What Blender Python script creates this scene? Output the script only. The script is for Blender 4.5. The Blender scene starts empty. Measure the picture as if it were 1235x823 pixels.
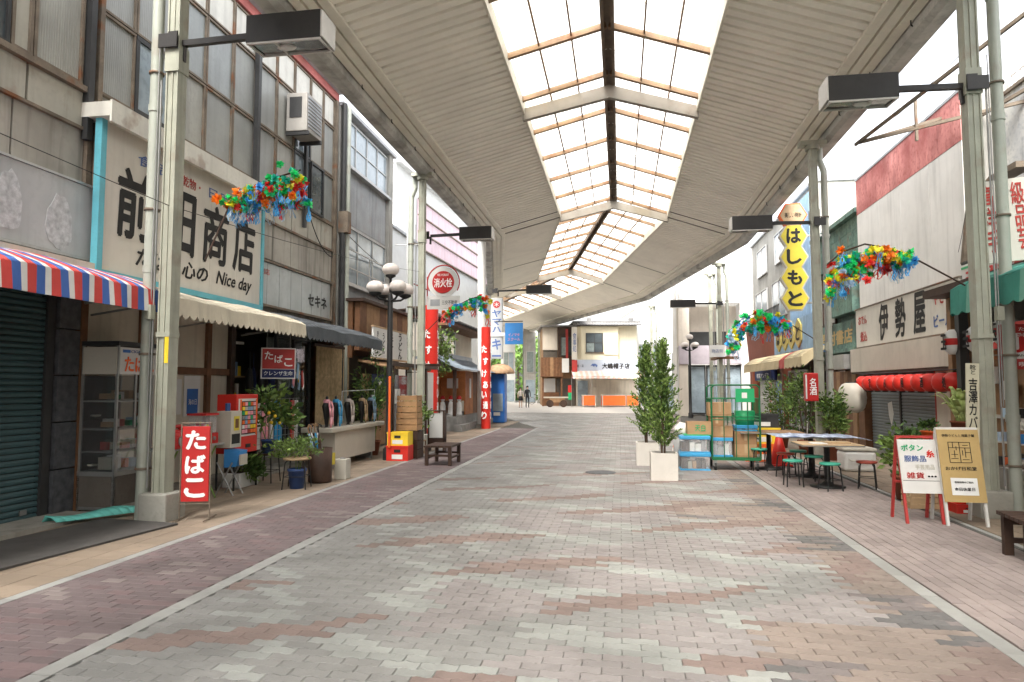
import bpy, math, random
from mathutils import Vector, Matrix, noise
random.seed(7)
R = random.Random(11)
SC = bpy.context.scene
COL = SC.collection
# ---------------------------------------------------------------- camera, sky, sun, exposure
cam = bpy.data.objects.new('camera', bpy.data.cameras.new('camera'))
COL.objects.link(cam); SC.camera = cam
cam.data.sensor_width = 36; cam.data.lens = 24; cam.data.clip_start = .05; cam.data.clip_end = 3000
cam.location = (0, 0, 1.65)
cam.rotation_euler = (math.radians(90 + 3.857), 0, 0)
world = bpy.data.worlds.new('World'); SC.world = world; world.use_nodes = True
wn = world.node_tree; bg = wn.nodes['Background']
SUN_EL, SUN_AZ = 55, 200
sky = wn.nodes.new('ShaderNodeTexSky'); sky.sky_type = 'NISHITA'; sky.sun_disc = False
sky.sun_elevation = math.radians(SUN_EL); sky.sun_rotation = math.radians(SUN_AZ)
sky.air_density = 1.0; sky.dust_density = 5.0; sky.ozone_density = 1.0
hs = wn.nodes.new('ShaderNodeHueSaturation'); hs.inputs['Saturation'].default_value = .16
wn.links.new(sky.outputs[0], hs.inputs['Color']); wn.links.new(hs.outputs[0], bg.inputs[0])
bg.inputs[1].default_value = 0.15
sun = bpy.data.objects.new('sun', bpy.data.lights.new('sun', 'SUN')); COL.objects.link(sun)
sun.data.energy = 1.3; sun.data.angle = math.radians(25); sun.data.color = (1, .95, .87)
sun.rotation_euler = (math.radians(90 - SUN_EL), 0, math.radians(180 - SUN_AZ))
SC.view_settings.view_transform = 'Standard'; SC.view_settings.look = 'None'
SC.view_settings.exposure = 2.25; SC.view_settings.gamma = 1
try:
    SC.cycles.max_bounces = 8; SC.cycles.diffuse_bounces = 5; SC.cycles.transparent_max_bounces = 12
    SC.cycles.use_denoising = True; SC.cycles.sample_clamp_indirect = 8
except Exception: pass
# ---------------------------------------------------------------- street frame: s across, t along
X0 = 2.6 - .158 * 18; TH = math.atan(.158); cs, sn = math.cos(TH), math.sin(TH)
def ws(s, t, z=0): return Vector((X0 + s * cs + t * sn, -s * sn + t * cs, z))
# ---------------------------------------------------------------- materials
MATS = {}
def mat(name, c, rough=.75, v=.18, sc=3., streak=0., rust=0., metal=0., bump=0., bsc=30., emit=0., island=0., grime=0., spec=.35, c2=None, wave=None):
    if name in MATS: return MATS[name]
    m = bpy.data.materials.new(name); MATS[name] = m; m.use_nodes = True
    n = m.node_tree.nodes; L = m.node_tree.links; b = n['Principled BSDF']
    def N(t, **k):
        x = n.new(t)
        for a, q in k.items(): setattr(x, a, q)
        return x
    tc = N('ShaderNodeTexCoord'); CO = N('ShaderNodeNewGeometry').outputs['Position'] if island and name[:4] in ('pave', 'bric', 'tile', 'kerb') else tc.outputs['Object']
    def mixc(a, bcol, fac, mode='MIX'):
        x = N('ShaderNodeMix', data_type='RGBA', blend_type=mode)
        if isinstance(fac, (int, float)): x.inputs['Factor'].default_value = fac
        else: L.new(fac, x.inputs['Factor'])
        for sock, q in ((x.inputs['A'], a), (x.inputs['B'], bcol)):
            if isinstance(q, tuple): sock.default_value = (*q, 1)
            else: L.new(q, sock)
        return x.outputs['Result']
    def nz(scale, det=4, mp=None):
        x = N('ShaderNodeTexNoise'); x.inputs['Scale'].default_value = scale; x.inputs['Detail'].default_value = det
        if mp:
            q = N('ShaderNodeMapping'); q.inputs['Scale'].default_value = mp; L.new(CO, q.inputs[0]); L.new(q.outputs[0], x.inputs['Vector'])
        else: L.new(CO, x.inputs['Vector'])
        return x.outputs['Fac']
    def ramp(f, a, bb):
        x = N('ShaderNodeMapRange'); x.inputs['From Min'].default_value = a; x.inputs['From Max'].default_value = bb
        L.new(f, x.inputs['Value']); return x.outputs['Result']
    lo = tuple(max(0, q * (1 - v)) for q in c); hi = tuple(min(1, q * (1 + v)) for q in (c2 or c))
    col = mixc(lo, hi, ramp(nz(sc, 6), .3, .7))
    if v > 0: col = mixc(col, tuple(q * (1 - v * .8) for q in c), ramp(nz(sc * 9, 3), .5, .8))
    if name[:4] in ('pave', 'bric', 'tile'): col = mixc(col, (.05, .045, .04), _mul(N, L, ramp(nz(17, 2), .70, .75), .55)); col = mixc(col, tuple(q * .72 for q in c), _mul(N, L, ramp(nz(.55, 5), .5, .68), .6))
    if streak: col = mixc(col, tuple(q * .35 for q in c), _mul(N, L, ramp(nz(1, 5, (7, 7, .45)), .5, .8), streak))
    if grime: col = mixc(col, (.035, .032, .027), _mul(N, L, ramp(nz(1.3, 7), .48, .78), grime))
    if rust: col = mixc(col, (.19, .07, .025), _mul(N, L, ramp(nz(2.6, 8), .56, .68), rust))
    if island:
        g = N('ShaderNodeNewGeometry'); oi = N('ShaderNodeObjectInfo'); ad = N('ShaderNodeMath', operation='ADD')
        L.new(g.outputs['Random Per Island'], ad.inputs[0]); L.new(oi.outputs['Random'], ad.inputs[1])
        fr = N('ShaderNodeMath', operation='FRACT'); L.new(ad.outputs[0], fr.inputs[0])
        mr = N('ShaderNodeMapRange'); L.new(fr.outputs[0], mr.inputs['Value'])
        mr.inputs['To Min'].default_value = 1 - island; mr.inputs['To Max'].default_value = 1 + island
        x = N('ShaderNodeVectorMath', operation='SCALE'); L.new(col, x.inputs[0]); L.new(mr.outputs[0], x.inputs['Scale']); col = x.outputs[0]
    L.new(col, b.inputs['Base Color'])
    b.inputs['Roughness'].default_value = rough; b.inputs['Metallic'].default_value = metal
    b.inputs['Specular IOR Level'].default_value = spec
    if bump or wave:
        bp = N('ShaderNodeBump'); bp.inputs['Strength'].default_value = bump or .5; bp.inputs['Distance'].default_value = .01
        if wave:
            w = N('ShaderNodeTexWave', bands_direction=wave[0]); w.inputs['Scale'].default_value = wave[1]; L.new(tc.outputs['Object'], w.inputs['Vector']); L.new(w.outputs['Fac'], bp.inputs['Height'])
        else: L.new(nz(bsc, 5), bp.inputs['Height'])
        L.new(bp.outputs[0], b.inputs['Normal'])
    if emit:
        b.inputs['Emission Color'].default_value = (*c, 1); b.inputs['Emission Strength'].default_value = emit
    return m
def _mul(N, L, f, k):
    x = N('ShaderNodeMath', operation='MULTIPLY'); L.new(f, x.inputs[0]); x.inputs[1].default_value = k; return x.outputs[0]
def glassy(name, c, trans=.5, gl=.12, rough=.08, transl=0.):
    m = bpy.data.materials.new(name); MATS[name] = m; m.use_nodes = True
    n = m.node_tree.nodes; L = m.node_tree.links; out = n['Material Output']; b = n['Principled BSDF']
    b.inputs['Base Color'].default_value = (*c, 1); b.inputs['Roughness'].default_value = .6
    t = n.new('ShaderNodeBsdfTransparent'); t.inputs[0].default_value = (1, .98, .94, 1) if name == 'skylight' else (1, 1, 1, 1); mx = n.new('ShaderNodeMixShader'); mx.inputs[0].default_value = trans
    L.new(b.outputs[0], mx.inputs[1]); L.new(t.outputs[0], mx.inputs[2])
    if name == 'skylight':      # some sheets are older and yellower than others
        oi = n.new('ShaderNodeObjectInfo'); rp = n.new('ShaderNodeValToRGB'); rp.color_ramp.elements[0].color = (.74, .66, .50, 1); rp.color_ramp.elements[1].color = (1, .985, .95, 1); rp.color_ramp.elements[1].position = .45
        L.new(oi.outputs['Random'], rp.inputs[0]); L.new(rp.outputs[0], t.inputs[0])
    if transl:
        tr = n.new('ShaderNodeBsdfTranslucent'); tr.inputs[0].default_value = (*c, 1); m2 = n.new('ShaderNodeMixShader'); m2.inputs[0].default_value = transl
        L.new(b.outputs[0], m2.inputs[1]); L.new(tr.outputs[0], m2.inputs[2]); L.new(m2.outputs[0], mx.inputs[1])
    g = n.new('ShaderNodeBsdfGlossy'); g.inputs['Roughness'].default_value = rough; m3 = n.new('ShaderNodeMixShader'); m3.inputs[0].default_value = gl
    L.new(mx.outputs[0], m3.inputs[1]); L.new(g.outputs[0], m3.inputs[2]); L.new(m3.outputs[0], out.inputs[0])
    return m
# ---------------------------------------------------------------- mesh helpers
class MB:
    def __init__(self, o=(0, 0, 0)): self.v = []; self.f = []; self.m = []; self.o = Vector(o); self.sm = set()
    def add(self, vs, fs, m=0, smooth=False):
        k = len(self.v); self.v += [Vector(p) - self.o for p in vs]
        for f in fs:
            if smooth: self.sm.add(len(self.f))
            self.f.append([i + k for i in f]); self.m.append(m)
        return self
    def box(self, x0, x1, y0, y1, z0, z1, m=0):
        return self.add([(x, y, z) for z in (z0, z1) for y in (y0, y1) for x in (x0, x1)],
                        [(0, 2, 3, 1), (4, 5, 7, 6), (0, 1, 5, 4), (2, 6, 7, 3), (0, 4, 6, 2), (1, 3, 7, 5)], m)
    def rbox(self, c, d, rot=(0, 0, 0), m=0):
        M = Matrix.Rotation(rot[2], 3, 'Z') @ Matrix.Rotation(rot[1], 3, 'Y') @ Matrix.Rotation(rot[0], 3, 'X'); c = Vector(c)
        return self.add([c + M @ Vector((x * d[0] / 2, y * d[1] / 2, z * d[2] / 2)) for z in (-1, 1) for y in (-1, 1) for x in (-1, 1)],
                        [(0, 2, 3, 1), (4, 5, 7, 6), (0, 1, 5, 4), (2, 6, 7, 3), (0, 4, 6, 2), (1, 3, 7, 5)], m)
    def cyl(self, a, b, r, r2=None, n=10, m=0, cap=True, smooth=True):
        a, b = Vector(a), Vector(b); r2 = r if r2 is None else r2; d = (b - a).normalized()
        u = d.orthogonal().normalized(); w = d.cross(u)
        vs = [p + (u * math.cos(2 * math.pi * i / n) + w * math.sin(2 * math.pi * i / n)) * q for p, q in ((a, r), (b, r2)) for i in range(n)]
        self.add(vs, [(i, (i + 1) % n, n + (i + 1) % n, n + i) for i in range(n)], m, smooth)
        if cap: self.add(vs[:n], [tuple(reversed(range(n)))], m); self.add(vs[n:], [tuple(range(n))], m)
        return self
    def bar(self, a, b, w, h=None, m=0):          # square bar between two points
        a, b = Vector(a), Vector(b); h = h or w; d = (b - a).normalized()
        up = Vector((0, 0, 1)) if abs(d.z) < .95 else Vector((0, 1, 0)); u = d.cross(up).normalized(); q = u.cross(d)
        vs = [p + u * x * w / 2 + q * y * h / 2 for p in (a, b) for x, y in ((-1, -1), (1, -1), (1, 1), (-1, 1))]
        return self.add(vs, [(0, 3, 2, 1), (4, 5, 6, 7), (0, 1, 5, 4), (1, 2, 6, 5), (2, 3, 7, 6), (3, 0, 4, 7)], m)
    def tube(self, pts, r, n=8, m=0):
        for a, b in zip(pts, pts[1:]): self.cyl(a, b, r, n=n, m=m)
        return self
    def lathe(self, prof, c=(0, 0, 0), n=16, m=0, sx=1, sy=1):
        c = Vector(c); vs = []
        for r, z in prof:
            for i in range(n): vs.append(c + Vector((r * sx * math.cos(2 * math.pi * i / n), r * sy * math.sin(2 * math.pi * i / n), z)))
        fs = [(j * n + i, j * n + (i + 1) % n, (j + 1) * n + (i + 1) % n, (j + 1) * n + i) for j in range(len(prof) - 1) for i in range(n)]
        return self.add(vs, fs, m, True)
    def sph(self, c, r, n=12, k=8, m=0):
        if not isinstance(r, tuple): r = (r, r, r)
        prof = [(max(1e-4, math.sin(math.pi * j / k)), -math.cos(math.pi * j / k) * r[2]) for j in range(k + 1)]
        return self.lathe(prof, c, n, m, r[0], r[1])
    def poly(self, pts, m=0): return self.add(pts, [tuple(range(len(pts)))], m)
    def extr(self, pts, d, m=0):                  # polygon extruded by vector d
        n = len(pts); d = Vector(d); a = [Vector(p) for p in pts]
        return self.add(a + [p + d for p in a], [tuple(reversed(range(n))), tuple(range(n, 2 * n))] + [(i, (i + 1) % n, n + (i + 1) % n, n + i) for i in range(n)], m)
    def mesh(self, name, mats):
        me = bpy.data.meshes.new(name); me.from_pydata([tuple(p) for p in self.v], [], self.f)
        mats = mats if isinstance(mats, (list, tuple)) else [mats]
        for q in mats: me.materials.append(MATS[q] if isinstance(q, str) else q)
        if len(mats) > 1: me.polygons.foreach_set('material_index', self.m)
        if self.sm: me.polygons.foreach_set('use_smooth', [i in self.sm for i in range(len(self.f))])
        me.validate(); me.update(); return me
    def build(self, name, mats, parent=None, solid=0, bevel=0, **tags):
        o = bpy.data.objects.new(name, self.mesh(name, mats)); COL.objects.link(o)
        if parent: o.parent = parent
        if solid: q = o.modifiers.new('solid', 'SOLIDIFY'); q.thickness = solid; q.offset = 0
        if bevel: q = o.modifiers.new('bevel', 'BEVEL'); q.width = bevel; q.segments = 2; q.limit_method = 'ANGLE'
        for k, v in tags.items(): o[k] = v
        return o
def thing(name, label, cat, loc, rot=0, group=None, world=False):
    o = bpy.data.objects.new(name, None); COL.objects.link(o); o.empty_display_size = .2
    if world: o.location = loc; o.rotation_euler = (0, 0, rot)
    else: o.location = ws(*loc); o.rotation_euler = (0, 0, rot - TH)
    o['label'] = label; o['category'] = cat
    if group: o['group'] = group
    return o
def struct(name, loc=(0, 0, 0), world=False):
    o = bpy.data.objects.new(name, None); COL.objects.link(o); o['kind'] = 'structure'
    if world: o.location = loc
    else: o.location = ws(*loc); o.rotation_euler = (0, 0, -TH)
    return o
def inst(me, name, parent, loc=(0, 0, 0), rot=(0, 0, 0), sc=None, **tags):
    o = bpy.data.objects.new(name, me); COL.objects.link(o); o.parent = parent; o.location = loc; o.rotation_euler = rot
    if sc: o.scale = sc
    for k, v in tags.items(): o[k] = v
    return o
def dup(root, loc, rot=None, label=None, group=None, world=False):
    def cp(o, par):
        c = o.copy(); COL.objects.link(c)
        if par: c.parent = par
        for ch in list(o.children): cp(ch, c)
        return c
    r = cp(root, None)
    r.location = loc if world else ws(*loc)
    if rot is not None: r.rotation_euler = (0, 0, rot - TH)
    if label: r['label'] = label
    if group: r['group'] = group
    return r
FACE = {'L': Matrix(((0, 0, 1), (1, 0, 0), (0, 1, 0))), 'R': Matrix(((0, 0, -1), (-1, 0, 0), (0, 1, 0))),
        'F': Matrix(((1, 0, 0), (0, 0, -1), (0, 1, 0)))}
def text(par, s, m, c, size, face='L', bold=.0, o=(0, 0, 0), shear=0, ext=.003, vert=False, name='lettering', tilt=None, keep=False):
    cu = bpy.data.curves.new('t', 'FONT'); cu.body = '\n'.join(s) if vert else s
    cu.align_x = 'CENTER'; cu.resolution_u = 2; cu.shear = shear; cu.space_line = .95
    ob = bpy.data.objects.new('t', cu); COL.objects.link(ob)
    dg = bpy.context.evaluated_depsgraph_get(); me = bpy.data.meshes.new_from_object(ob.evaluated_get(dg)); bpy.data.objects.remove(ob)
    xs = [v.co.x for v in me.vertices]; ys = [v.co.y for v in me.vertices]
    if not xs: return None
    w, h = max(xs) - min(xs), max(ys) - min(ys); cx, cy = (max(xs) + min(xs)) / 2, (max(ys) + min(ys)) / 2
    kx, ky = size[0] / w, size[1] / h
    if keep: kx = ky = min(kx, ky)
    # give the strokes a little thickness: front faces plus rim
    import bmesh
    bm = bmesh.new(); bm.from_mesh(me)
    if ext:
        r = bmesh.ops.extrude_face_region(bm, geom=bm.faces[:]); 
        for e in r['geom']:
            if isinstance(e, bmesh.types.BMVert): e.co.z += 1
    if bold:
        base = bm.verts[:] ; fs = bm.faces[:]
        for i, (dx, dy) in enumerate(((1, 0), (-1, 0), (0, 1), (0, -1))):
            d = bmesh.ops.duplicate(bm, geom=bm.verts[:len(base)] + bm.edges[:0] + fs)
            for e in d['geom']:
                if isinstance(e, bmesh.types.BMVert): e.co.x += dx * bold * .8; e.co.y += dy * bold * .8; e.co.z += .13 * (i + 1)
            bm.verts.ensure_lookup_table()
    bm.to_mesh(me); bm.free()
    M = FACE[face]
    if tilt: M = tilt @ M
    c = Vector(c) - Vector(o)
    for v in me.vertices: v.co = M @ Vector(((v.co.x - cx) * kx, (v.co.y - cy) * ky, v.co.z * ext)) + c
    me.materials.clear(); me.materials.append(MATS[m])
    ob = bpy.data.objects.new(name, me); COL.objects.link(ob); ob.parent = par
    return ob
# ---------------------------------------------------------------- palette
mat('asphalt', (.16, .155, .15), .9, .2, 1.5)
mat('grout', (.085, .08, .07), .95, .2, 2)
for nm, c in (('paver_pink', (.262, .24, .234)), ('paver_terracotta', (.222, .168, .150)), ('paver_green', (.298, .305, .288)), ('paver_grey', (.24, .236, .226)),
              ('paver_peach', (.25, .205, .178)), ('paver_dark', (.135, .13, .128)), ('paver_mauve', (.19, .165, .16)),
              ('brick_mauve', (.165, .13, .13)), ('brick_pale', (.225, .19, .18)), ('brick_rose', (.18, .13, .13)),
              ('tile_pink', (.30, .25, .235)), ('tile_pink_dark', (.265, .22, .21)), ('tile_beige', (.28, .22, .165)), ('tile_tan', (.255, .20, .15)), ('kerb_pale', (.31, .31, .295))):
    mat(nm, c, .7, .14, .9, island=.09, grime=.3, spec=.35, bump=.2, bsc=70)
mat('post_green', (.36, .365, .295), .5, .1, 6, streak=.6, rust=.25, grime=.2)
mat('pipe_green', (.38, .40, .345), .42, .08, 2, streak=.35, rust=.2)
mat('soffit', (.86, .82, .73), .6, .05, .7, grime=.1)
mat('fascia', (.72, .68, .58), .55, .08, 1, grime=.12)
mat('gutter', (.44, .425, .39), .7, .2, 1.5, grime=.8)
mat('roof_beam', (.26, .235, .20), .6, .1, 1, rust=.15)
mat('rib', (.25, .16, .095), .65, .3, 3, rust=.6)
mat('ridge_dark', (.17, .125, .09), .7, .3, 3)
glassy('skylight', (.88, .87, .82), .62, .02, .3, .85)
mat('concrete', (.30, .285, .25), .9, .2, 1.6, streak=.6, grime=.35, bump=.3)
mat('concrete_post', (.34, .33, .29), .9, .15, 3, grime=.5, bump=.3)
mat('stain_wall', (.39, .365, .32), .9, .15, 1, streak=.9, grime=.3)
mat('ac_beige', (.33, .31, .28), .6, .1, 3, streak=.3)
mat('wall_yellow', (.70, .63, .46), .85, .06, 1, streak=.15)
mat('wall_cream', (.62, .57, .47), .85, .1, 1, streak=.35, grime=.12)
mat('wall_white', (.66, .645, .615), .85, .07, .7, streak=.35, grime=.12)
mat('wall_beige', (.60, .54, .46), .85, .08, .8, streak=.2)
mat('wall_grey', (.33, .32, .29), .85, .15, 1, streak=.5, grime=.2)
mat('frost', (.27, .275, .255), .35, .1, 2, streak=.3, grime=.15, spec=.5, bump=.35, wave=('Y', 8))
mat('frost_b', (.22, .235, .225), .3, .15, 2, streak=.4, grime=.2, spec=.6)
mat('frost_c', (.32, .315, .28), .45, .12, 2, streak=.5, grime=.15, bump=.35, wave=('Y', 8))
mat('frost_pale', (.55, .54, .49), .5, .1, 2, streak=.4, rust=.12)
mat('panel_cream', (.42, .40, .34), .6, .1, 1.5, streak=.5, rust=.3)
mat('frame_rust', (.17, .135, .10), .7, .3, 4, rust=.9)
mat('frame_dark', (.035, .035, .035), .5, .2, 4)
mat('frame_alu', (.42, .42, .41), .4, .1, 3, metal=.4, streak=.2)
mat('fascia_red', (.34, .10, .09), .8, .25, 2, rust=.3, grime=.2)
mat('black', (.02, .02, .02), .5, .1)
mat('ink', (.018, .017, .016), .7, .25, 8)
mat('ink_blue', (.08, .13, .30), .7, .2, 6)
mat('ink_red', (.40, .05, .04), .7, .2, 6)
mat('ink_white', (.85, .85, .83), .6, .04)
mat('shutter_green', (.042, .085, .092), .45, .12, 2, grime=.25)
mat('shutter_grey', (.21, .24, .25), .5, .1, 2, grime=.25)
mat('mat_rubber', (.085, .08, .075), .85, .2, 4, grime=.2)
mat('stone_dark', (.075, .078, .085), .6, .4, 10, bump=.4)
mat('wood_brown', (.16, .075, .035), .65, .25, 5)
mat('wood_dark', (.055, .03, .02), .6, .3, 5)
mat('wood_mid', (.30, .175, .09), .7, .2, 4, streak=.2)
mat('wood_pale', (.48, .34, .2), .7, .2, 4)
mat('wood_box', (.36, .21, .10), .75, .25, 4)
mat('wood_orange', (.40, .15, .05), .6, .25, 3)
mat('reed', (.60, .45, .26), .85, .25, 12, streak=.5)
mat('red', (.46, .022, .02), .4, .08, 3)
mat('red_bright', (.60, .03, .02), .4, .06, 3)
mat('red_dull', (.42, .045, .04), .55, .15, 3, streak=.3)
mat('rose_wall', (.42, .11, .10), .85, .3, 1.2, streak=.5, grime=.2, c2=(.55, .24, .22))
mat('orange', (.85, .15, .03), .5, .08)
mat('yellow', (.85, .60, .04), .5, .08)
mat('yellow_sign', (.62, .50, .05), .5, .08)
mat('blue', (.03, .14, .45), .45, .1)
mat('blue_mid', (.05, .24, .58), .5, .1)
mat('blue_box', (.05, .33, .62), .35, .05)
mat('blue_pale', (.28, .42, .58), .7, .15, streak=.4)
mat('navy', (.02, .03, .10), .7, .2)
mat('cyan_cloth', (.17, .62, .55), .7, .1)
mat('teal_frame', (.12, .42, .50), .5, .12, 3, rust=.1)
mat('sign_white', (.60, .565, .50), .65, .05, 1, streak=.18)
mat('sign_grey', (.44, .45, .45), .55, .12, 1.2, streak=.3)
mat('glue_blob', (.48, .49, .495), .9, .28, 14, bump=.6)
mat('sign_alu', (.40, .43, .43), .3, .15, 1.2, metal=.35, streak=.3)
mat('canvas_cream', (.62, .56, .44), .85, .1, 2, streak=.35)
mat('canvas_dark', (.085, .095, .105), .85, .25, 2, streak=.3)
mat('canvas_green', (.05, .25, .20), .8, .15, 1.5, streak=.3)
mat('canvas_green_pale', (.16, .38, .30), .8, .15, 1.5)
mat('canvas_khaki', (.52, .43, .27), .85, .1, 2)
mat('stripe_red', (.60, .07, .06), .75, .1); mat('stripe_blue', (.06, .14, .42), .75, .1); mat('stripe_white', (.70, .69, .66), .75, .08)
mat('steel', (.35, .35, .34), .4, .15, metal=.7)
mat('tin', (.33, .34, .35), .55, .12, 2, streak=.5, rust=.15)
mat('cream_paint', (.50, .47, .40), .5, .06)
mat('white_paint', (.62, .61, .585), .45, .04)
mat('lamp_dark', (.03, .028, .027), .45, .2); mat('lamp_end', (.52, .50, .47), .5, .1); mat('reflector', (.45, .47, .46), .15, .3, 9, metal=.8)
mat('globe', (.66, .60, .56), .35, .08, 3, streak=.15)
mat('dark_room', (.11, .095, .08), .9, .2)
mat('curtain', (.22, .26, .25), .8, .25, 4, streak=.6)
glassy('glass', (.05, .06, .06), .80, .16, .03)
glassy('plastic', (.7, .74, .78), .78, .05, .15)
mat('pane_dark', (.055, .068, .075), .12, .35, 1.2, spec=.8)
mat('pane_sky', (.28, .34, .38), .12, .3, 1.2, spec=.8)
mat('roof_tile', (.16, .155, .15), .7, .25, 3)
mat('roof_tile_blue', (.22, .26, .30), .5, .15, 3)
mat('thatch', (.42, .27, .16), .9, .3, 6)
mat('brown_sign', (.23, .065, .035), .6, .1)
mat('copper_green', (.07, .125, .11), .7, .45, 1.5, streak=.6, rust=.35, c2=(.13, .22, .18))
mat('gold_dull', (.50, .40, .12), .6, .15, 4, grime=.2)
mat('pink_sheet', (.60, .45, .50), .5, .08, 2, streak=.25)
mat('lav_wall', (.42, .37, .40), .8, .1)
mat('card', (.42, .26, .14), .8, .1, 3)
mat('card_dark', (.33, .19, .10), .8, .1, 3)
mat('plastic_green', (.02, .34, .13), .4, .08)
mat('trolley_green', (.012, .13, .05), .45, .15)
mat('planter', (.60, .57, .53), .7, .06, 3)
mat('soil', (.05, .035, .025), .95, .3, 9)
mat('bark', (.10, .065, .045), .9, .3, 8)
mat('leaf_a', (.11, .18, .04), .6, .35, 5, island=.45, c2=(.19, .28, .07))
mat('leaf_b', (.065, .125, .03), .6, .35, 5, island=.45)
mat('leaf_c', (.16, .25, .06), .6, .3, 5, island=.4)
mat('leaf_light', (.45, .55, .2), .55, .2, 5, island=.3)
mat('leaf_far', (.14, .26, .05), .8, .3, .6, island=.4)
mat('terracotta', (.23, .075, .04), .75, .15)
mat('pot_blue', (.04, .08, .22), .4, .15)
mat('stool_green', (.06, .38, .27), .4, .08)
mat('stool_red', (.45, .09, .06), .4, .08)
mat('skin', (.55, .36, .27), .55, .05); mat('hair', (.015, .011, .01), .6, .2); mat('cloth_black', (.02, .02, .023), .85, .2)
mat('cloth_cream', (.55, .48, .44), .85, .1); mat('paper', (.70, .70, .68), .7, .04); mat('photo', (.45, .22, .2), .5, .8, 14, c2=(.75, .7, .5))
mat('bamboo_sign', (.52, .49, .36), .6, .1, streak=.2); mat('ochre', (.43, .30, .12), .6, .08)
mat('rock', (.25, .25, .24), .9, .2, 5); mat('far_white', (.62, .63, .62), .8, .05)
for k, c in (('g', (.02, .70, .20)), ('r', (.90, .05, .04)), ('o', (.95, .24, .02)), ('y', (.92, .82, .04)), ('b', (.07, .42, .85)), ('c', (.03, .62, .45)), ('s', (.50, .68, .85)), ('p', (.85, .35, .42))):
    mat('tinsel_' + k, c, .35, .15, 8, spec=.6)
# ================================================================ GROUND
gr = MB(); gr.poly([(-900, -900, -.05), (900, -900, -.05), (900, 900, -.05), (-900, 900, -.05)]); gr.build('ground', 'asphalt', kind='structure')
def seen(s, t):
    p = ws(s, t); d = p.y * .9977; return p.y > 1 and abs(p.x / p.y) < .79 and (1.65 / p.y) < .58
def tiles(name, cells, poly, poly_far, mats, single, lo, far_t=15, part='paver'):
    """cells: (s,t,mat). nearest visible ones are parts, the rest one part of kind stuff"""
    root = struct(name)
    cells.sort(key=lambda c: (ws(c[0], c[1]).length if seen(c[0], c[1]) else 500 + c[1]))
    def pm(mb, s, t, z, pl, m, full=True):
        n = len(pl); a = [(s + x, t + y, z) for x, y in pl]; b = [(s + x, t + y, lo) for x, y in pl]
        if full:
            e = .006; c = [(s + x * .965, t + y * .93, z + .0) for x, y in pl]; a2 = [(p[0], p[1], z - .004) for p in a]
            mb.add(c + a2 + b, [tuple(range(n))] + [(i, n + i, n + (i + 1) % n, (i + 1) % n) for i in range(n)] + [(n + i, 2 * n + i, 2 * n + (i + 1) % n, n + (i + 1) % n) for i in range(n)], m)
        else: mb.add(a + b, [tuple(range(n))] + [(i, n + i, n + (i + 1) % n, (i + 1) % n) for i in range(n)], m)
    mes = {}
    for q in mats:
        mb = MB(); pm(mb, 0, 0, 0, poly, 0); mes[q] = mb.mesh(part, q)
    for c in cells[:single]:
        inst(mes[c[2]], part, root, (c[0], c[1], R.uniform(-.0015, .0015)), (R.uniform(-.004, .004), R.uniform(-.004, .004), 0))
    mb = MB()
    for c in cells[single:]:
        pm(mb, c[0], c[1], R.uniform(-.0015, .0015), poly if c[1] < far_t else poly_far, mats.index(c[2]), c[1] < far_t)
    mb.build(part + '_field', mats, root, kind='stuff')
    return root
# --- interlocking zigzag pavers of the carriageway
PL, PW, ZA = .238, .099, .0095
def zig(L, W, g=.0035):
    f = [(0, 0), (L / 8, ZA), (3 * L / 8, -ZA), (5 * L / 8, ZA), (7 * L / 8, -ZA), (L, 0)]
    bot = [(x, y + g) for x, y in f]; top = [(x, y + W - g) for x, y in reversed(f)]
    pts = bot + [(L + .006, W * .5)] + top + [(.006, W * .5)]
    return [(min(max(x, g), L + .006 - g) - L / 2 - .0, y - W / 2) for x, y in pts]
zp = zig(PL, PW); zf = [(-PL / 2 + .004, -PW / 2 + .004), (PL / 2 - .004, -PW / 2 + .004), (PL / 2 - .004, PW / 2 - .004), (-PL / 2 + .004, PW / 2 - .004)]
def frac(x): return x - math.floor(x)
def pave_col(s, t, j, i):
    """coloured bands laid as rising and falling diagonals, one paver is one colour"""
    patch = s > 2.02 or (s > 1.12 and t < 5.25) or (.9 < s and 9.0 < t < 10.4)
    if patch:
        a = frac(t * .42 + s * .35 + .1 * math.sin(j * 1.7)); b = frac(t * .42 - s * .55 + .3)
        if a < .22: return 'paver_dark' if b < .6 else 'paver_mauve'
        if a < .36 and b < .5: return 'paver_mauve'
        return 'paver_peach' if b < .75 else 'paver_terracotta'
    P = 1.32
    w = t - .42 * (s + 3); k = math.floor(w / P); u = w - k * P        # rising bands
    off = (k * 1.85) % 2.9
    x = (s + 3 - off) % 2.9
    if u < .34 + .08 * math.sin(s * 2 + k) and x < 1.75 and not (u < .11 and x > 1.5) and not (u > .25 and x < .3): return 'paver_terracotta' if t < 14 or R.random() < .3 else 'paver_pink'
    P2 = .95
    w = t + .40 * (s + 3); k2 = math.floor(w / P2); u = w - k2 * P2    # falling bands
    off = (k2 * 1.3) % 2.6
    x = (s + 3 - off) % 2.6
    if u < .33 and x < 1.9 and s > -1.7 + .3 * math.sin(k2): return 'paver_green'
    if s < -1.2: return 'paver_grey' if frac(s * .7 + t * .31) < .62 else 'paver_green' if R.random() < .35 else 'paver_grey'
    return 'paver_pink' if frac(t * .37 - s * .28) < .72 else 'paver_grey'
cells = []
j = 0; t = 1.6
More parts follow.
